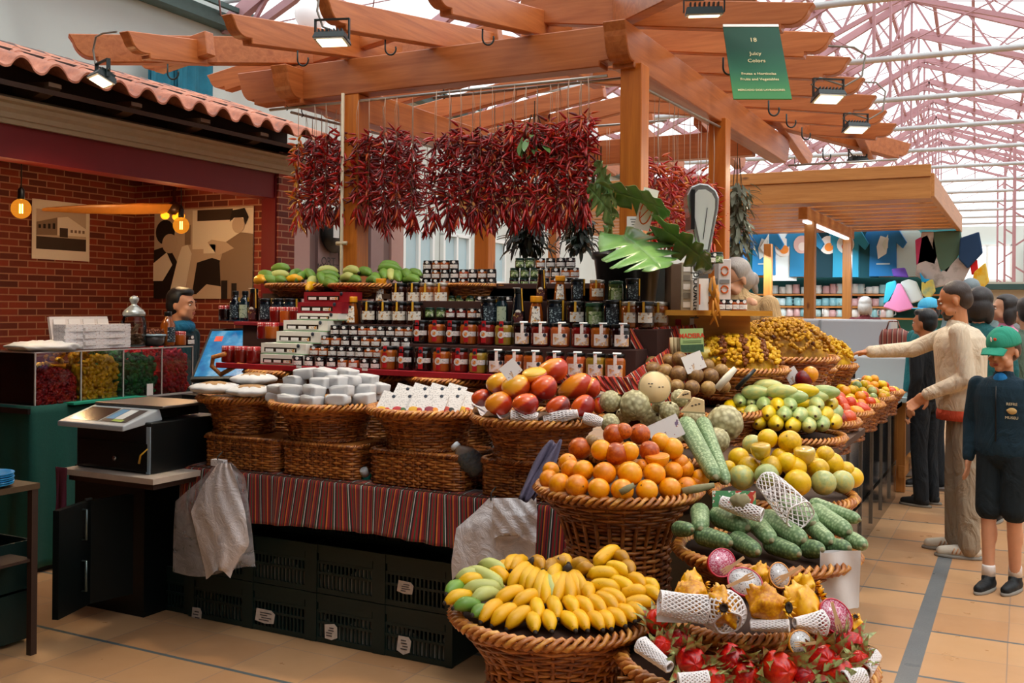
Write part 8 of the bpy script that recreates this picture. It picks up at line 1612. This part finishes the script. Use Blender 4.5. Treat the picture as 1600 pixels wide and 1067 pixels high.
    for L in legs:
        a = K(L[2]); s_ = obj('shoe', MB().ell((0,0,0), (1, 1, 1), 3, 3), ms, o); b = MB(); limb(b, [Vector((a.x, a.y+.03*k, .045*k)), Vector((a.x, a.y-.08*k, .042*k)), Vector((a.x, a.y-.16*k, .034*k))], [.042*k, .040*k, .033*k]); b.ell((a.x, a.y, .085*k), (.045*k, .055*k, .04*k), 12, 8); s_.data = b.mesh('shoe', ms); rem(s_, .008, 2)
        b = MB(); b.lathe([(1, 0), (1.03, .3), (1, 1)], 20, 0, Matrix.Translation((a.x, a.y-.055*k, .0)) @ Matrix.Diagonal((.045*k, .145*k, .02*k, 1))); obj('sole', b, M('rubber_sole', '#8a8378', .7) if 'rubber_sole' not in bpy.data.materials else bpy.data.materials['rubber_sole'], s_)
    # face
    for s in (-1, 1):
        b = MB(); b.ell(h(s*.03, -.078, .002), tuple(q*hs_ for q in (.011, .008, .007)), 12, 8, 0, RM); e = obj('eye', b, mwhite_eye, bd); b = MB(); b.ell(h(s*.03, -.0845, .0), tuple(q*hs_ for q in (.005, .003, .005)), 10, 6, 0, RM); obj('iris', b, miris, bd)
        b = MB(); b.tube([h(s*.014, -.094, .021), h(s*.032, -.092, .027), h(s*.05, -.078, .02)], [.003*hs_, .004*hs_, .002*hs_], 6); obj('eyebrow', b, hair, bd)
    b = MB(); b.ell(h(0, -.0935, -.054), tuple(q*hs_ for q in (.02, .006, .004)), 12, 6, 0, RM); b.ell(h(0, -.092, -.063), tuple(q*hs_ for q in (.017, .006, .005)), 12, 6, 0, RM); obj('lips', b, mlip, bd)
    # hair
    if hairkind:
        b = MB(); HE = lambda c, r, fn=None: b.ell(h(*c), tuple(q*hs_ for q in r), 22, 16, 0, RM, fn)
        cut = lambda lim: (lambda p: p if not (p.y < -.45 and p.z < lim) else Vector((p.x*.9, -.45, p.z*.95)))
        if hairkind == 'buzz': HE((0, .024, .038), (.0765, .094, .086), lambda p: p if p.z > -.1 or p.y > .1 else p*.88); HE((0, .055, -.0), (.068, .06, .075))
        elif hairkind == 'capped': HE((0, .03, .02), (.08, .09, .07), cut(.9)); HE((0, .045, .0), (.08, .072, .08))
        elif hairkind == 'short': HE((0, .022, .045), (.083, .10, .088), cut(.5)); HE((0, .045, .0), (.08, .075, .085)); HE((0, -.03, .09), (.06, .055, .035))
        elif hairkind == 'bun': HE((0, .02, .045), (.084, .102, .09), cut(.4)); HE((0, .05, -.01), (.08, .08, .085)); HE((0, .13, -.04), (.03, .035, .045)); HE((.0, .12, -.09), (.02, .02, .05))
        else: HE((0, .025, .042), (.092, .108, .092), cut(.4)); HE((0, .055, -.03), (.095, .085, .11)); HE((.06, .03, -.06), (.04, .055, .09)); HE((-.06, .03, -.06), (.04, .055, .09))
        rem(obj('hair', b, hair, o), .009, 2)
    if beard:
        b = MB(); b.ell(h(0, -.03, -.068), tuple(q*hs_ for q in (.062, .064, .05)), 18, 12, 0, RM, lambda p: p if p.z < .35 else Vector((p.x*1.0, p.y*.8+.1, .35))); b.ell(h(0, -.074, -.095), tuple(q*hs_ for q in (.026, .02, .022)), 12, 8, 0, RM); b.ell(h(0, -.094, -.046), tuple(q*hs_ for q in (.024, .005, .005)), 12, 6, 0, RM); rem(obj('beard', b, beard, o), .007, 2)
    return o, h, K, RM, hs_
def hairm(n, c): t = NT(n); t.base(t.mix(t.noise(t.mp(t.co(), (60, 60, 12)), 3, 3), c, tuple(x*.5 for x in lin(c)[:3])+(1,))); t.P(Roughness=.45); t.bump(t.noise(t.mp(t.co(), (90, 90, 16)), 3, 2), .5, .003); return t.m
hbr, hbk, hgr, hdb, hsd = hairm('brown_cropped_hair', '#3f2f26'), hairm('black_hair', '#12181c'), hairm('silver_hair', '#b3aca6'), hairm('dark_wavy_hair', '#2e2826'), hairm('sandy_brown_hair', '#5c3d28')
down = lambda s, o_=0: ([(s*.175, 0, 1.385), (s*.23, .03, 1.13), (s*.22, -.03+o_, .88)], ((0, -.15, -1), (-s, 0, 0), s, .35))
# man in the cream sweater reaching over the counter (faces -X, his left side towards the visitor)
mp_ = PZ(1492, 868, 0)
r_ = R(-90); fx = (-1, -.05)
o, h, K, RM, hs_ = person('man in cream sweater and khaki trousers reaching over the fruit counter', (mp_.x+.03, mp_.y+.05, 0), 1.76, fx, msk1, fab('cream_sweatshirt', '#d9c8ae'), fab('khaki_trousers', '#9a8a74', .6), hbr,
 [([(.19, -.02, 1.41), (.22, .03, 1.13), (.17, -.20, 1.02)], ((-.15, -.75, -.65), (-1, .2, 0), 1, .9)), ([(-.17, -.04, 1.41), (-.13, -.30, 1.29), (-.06, -.56, 1.27)], ((0.1, -1, -.12), (0, -.1, 1), 1, .8))],
 legs=[[(-.08, 0, .92), (-.08, -.03, .5), (-.09, -.03, .09)], [(.08, .02, .92), (.08, .03, .5), (.10, .05, .09)]], nod=R(16), turn=R(-4), shoe='#cfc4b2', vox=.0065, hairkind='buzz', beard=hairm('dark_beard', '#3a2618'), torso=(.20, .16), lean=.03)
b = MB(); b.lathe([(.1, .86), (1, .865), (1.02, .9), (.95, .95), (.1, .96)], 28, 0, Matrix.Scale(1.0, 4), True, .185, .150); ob = obj('red_shirt_hem', b, fab('rust_red_shirt', '#c44a2c'), o)
for sh_ in [c for c in KIDS[o.name] if c.name.startswith('shoe')]:
    for j in range(3): b = MB(); a = sh_.data.vertices[0].co; cx = .10*1.005 if sh_ is [c for c in KIDS[o.name] if c.name.startswith('shoe')][1] else -.09; cy = .05 if cx > 0 else -.03; b.tube([(cx+.042, cy-.055-.022*j, .03), (cx+.036, cy-.04-.022*j, .065)], .005, 4); obj('stripe', b, M('tan_stripe', '#b98a62', .6) if 'tan_stripe' not in bpy.data.materials else bpy.data.materials['tan_stripe'], sh_)
# boy in the green cap
bp = PZ(1553, 925, 0); o, h, K, RM, hs_ = person('boy in green cap, navy zip jacket and dark shorts looking down', (bp.x+.04, bp.y+.05, 0), 1.44, (-.38, -1), msk2, fab('navy_fleece', '#0f2c3a', .4), fab('black_shorts', '#0c1a20', .3), hsd, [down(-1), down(1, .02)], legs=[[(-.08, 0, .92), (-.085, -.02, .5), (-.07, -.05, .09)], [(.08, 0, .92), (.075, -.0, .5), (.06, .06, .09)]], hs=1.14, short=True, nod=R(13), turn=R(-8), shoe='#0d1418', vox=.0065, hairkind='capped', torso=(.195, .125))
mcap = fab('green_cap_cloth', '#2f9478', .2); b = MB(); b.ell(h(0, .018, .048), tuple(q*hs_ for q in (.093, .108, .098)), 26, 18, 0, RM, lambda p: Vector((p.x, p.y, max(p.z, -.12)))); cp = obj('cap', b, mcap, o); b = MB()
def brim(u, v): a = (u-.5)*2; return h(a*.075*(1-.12*v), -.078-.075*v*math.sqrt(max(0, 1-a*a*.75)), .040-.028*v-.012*a*a)
b.grid(brim, 16, 8); q = obj('brim', b, mcap, cp); m = q.modifiers.new('thickness', 'SOLIDIFY'); m.thickness = .006
b = MB(); b.ell(h(0, .018, .148), (.008, .008, .005), 8, 6); obj('button', b, mcap, cp); b = MB(); b.ell(h(-.012, -.088, .092), tuple(q*hs_ for q in (.006, .004, .016)), 10, 6, 0, RM); obj('white_motif', b, mwcard, cp); b = MB(); b.ell(h(.012, -.088, .093), tuple(q*hs_ for q in (.011, .004, .009)), 10, 6, 0, RM); obj('red_motif', b, M('red_motif_thread', '#d9502c', .7), cp)
b = MB(); b.tube([K((0, -.128, 1.39)), K((0, -.131, 1.25)), K((0, -.127, 1.02))], .004, 5); obj('zip', b, M('dark_zip', '#05090b', .4), o); b = MB(); b.ell(K((0, -.06, 1.43)), (.04, .025, .04), 12, 8); obj('blue_shirt', b, fab('bright_blue_shirt', '#1f78b8', .2), o)
for i, (s_, z) in enumerate((('REFRE', 1.275), ('MUSEU', 1.185))): text('chest_lettering', s_, .021, M('cream_thread_%d' % i, '#d9c9a0', .7), o, K((.10, -.123, z)), (R(90), 0, R(12)), .001)
b = MB(); b.ell(K((.10, -.119, 1.23)), (.026, .006, .018), 14, 8); b.ell(K((.075, -.119, 1.232)), (.009, .006, .008), 10, 6); obj('chest_emblem', b, M('gold_emblem_thread', '#c9a86a', .7), o)
for s, y in ((-.07, -.05), (.06, .06)): b = MB(); b.lathe([(.036, 0), (.035, .05), (.033, .06)], 16, 0, Matrix.Translation(K((s, y, .10)))); obj('sock', b, mwcard, o)
# old woman seller behind the boards
wp = PD(1178, 480, 6.1); o, h, K, RM, hs_ = person('grey-haired woman in glasses and beige cardigan bending over behind the stall', (wp.x-.02, wp.y, .12), 1.84, (-.8, -.9), msk3, fab('beige_cardigan', '#b79a70'), fab('dark_skirt', '#2a2624'), hgr, [down(-1, -.1), down(1, -.1)], nod=R(20), hs=.95, vox=.010, hairkind='bun', torso=(.19, .13), lean=.09, drop=.075)
b = MB(); 
for s in (-1, 1): b.ring([h(s*.031+.019*math.cos(TAU*i/20), -.1, .002+.015*math.sin(TAU*i/20)) for i in range(20)], .0016, 5)
b.tube([h(-.05, -.098, .005), h(-.078, .0, .0)], .0016, 4); b.tube([h(.05, -.098, .005), h(.078, .0, .0)], .0016, 4); obj('glasses', b, mblk, o)
b = MB(); b.ell(K((0, -.07, 1.42)), (.075, .06, .05), 16, 10); obj('patterned_scarf', b, fruit_mat('grey_patterned_scarf', ('#77706c', '#a59c98', '#5b5654'), .9, 0, sc_=30), o)
# shop assistant at the left
sp = PD(281, 480, 7.2); o, h, K, RM, hs_ = person('dark-haired person with blue scarf in profile behind the shop counter', (sp.x, sp.y, 0), 1.68, (1, .25), msk2, fab('dark_teal_coat', '#12343c'), fab('dark_jeans', '#14181c'), hbk, [down(-1), down(1)], vox=.013, hairkind='short', hs=1.05)
b = MB(); b.ell(K((0, -.02, 1.45)), (.10, .09, .055), 18, 10, fn=lambda p: p*(1+.08*math.sin(9*p.x+6*p.z))); obj('blue_scarf', b, fab('bright_blue_scarf', '#1c6f96'), o)
# people in the aisle behind
def bystander(label, u, vtop, d, face, sk, top, hair, hk, torso=(.19, .125), bot='#20262c', nod=0, cap=None):
    q = PD(u, vtop, d); r = person(label, (q.x, q.y, 0), q.z*1.0+.0, face, sk, fab('cloth_'+top[1:], top), fab('lower_'+label[:9], bot), hair, [down(-1), down(1)], vox=.014, hairkind=hk, torso=torso, nod=nod)
    if cap: o, h, K, RM, hs_ = r; b = MB(); b.ell(h(0, .018, .048), tuple(q*hs_ for q in (.093, .108, .09)), 20, 14, 0, RM, lambda p: Vector((p.x, p.y, max(p.z, -.12)))); b.ell(h(0, -.11, .03), tuple(q*hs_ for q in (.07, .07, .008)), 16, 6, 0, RM); obj('cap', b, fab('cap_'+cap[1:], cap, .2), o)
    return r
bystander('dark-haired person in dark teal seen from behind, right behind the man in cream', 1532, 446, 7.4, (.3, 1), msk3, '#1c5a5c', hdb, 'long')
bystander('woman with wavy dark hair in pink top facing left', 1572, 458, 8.6, (-1, -.35), msk3, '#d98aa8', hdb, 'long')
bystander('person in light blue cap and teal jacket, left of the man in cream', 1452, 464, 8.8, (-.6, -.8), msk1, '#1f6a70', hdb, 'capped', cap='#4fb4dc')
bystander('grey-haired person behind the crowd, just above the dark-haired one', 1517, 433, 9.8, (.2, 1), msk3, '#7a9498', hairm('blue_grey_hair', '#7d9096'), 'short')
bystander('person in olive green at the right edge, partly outside the view', 1606, 462, 7.6, (-.4, 1), msk3, '#5f7464', hdb, 'short')
bystander('white-haired person in dark red by the cup shelves', 1352, 462, 14.5, (.1, 1), msk3, '#5c1c20', hairm('white_hair', '#c9c6c2'), 'long')
bystander('person in small blue cap behind the woman in pink', 1590, 467, 12.5, (-.3, -1), msk2, '#8a8f90', hdb, 'capped', cap='#1f6f8c')
bystander('seller in black at the far counter, mostly hidden by the man in cream', 1447, 480, 8.0, (-.8, .3), msk1, '#121518', hbk, 'short')
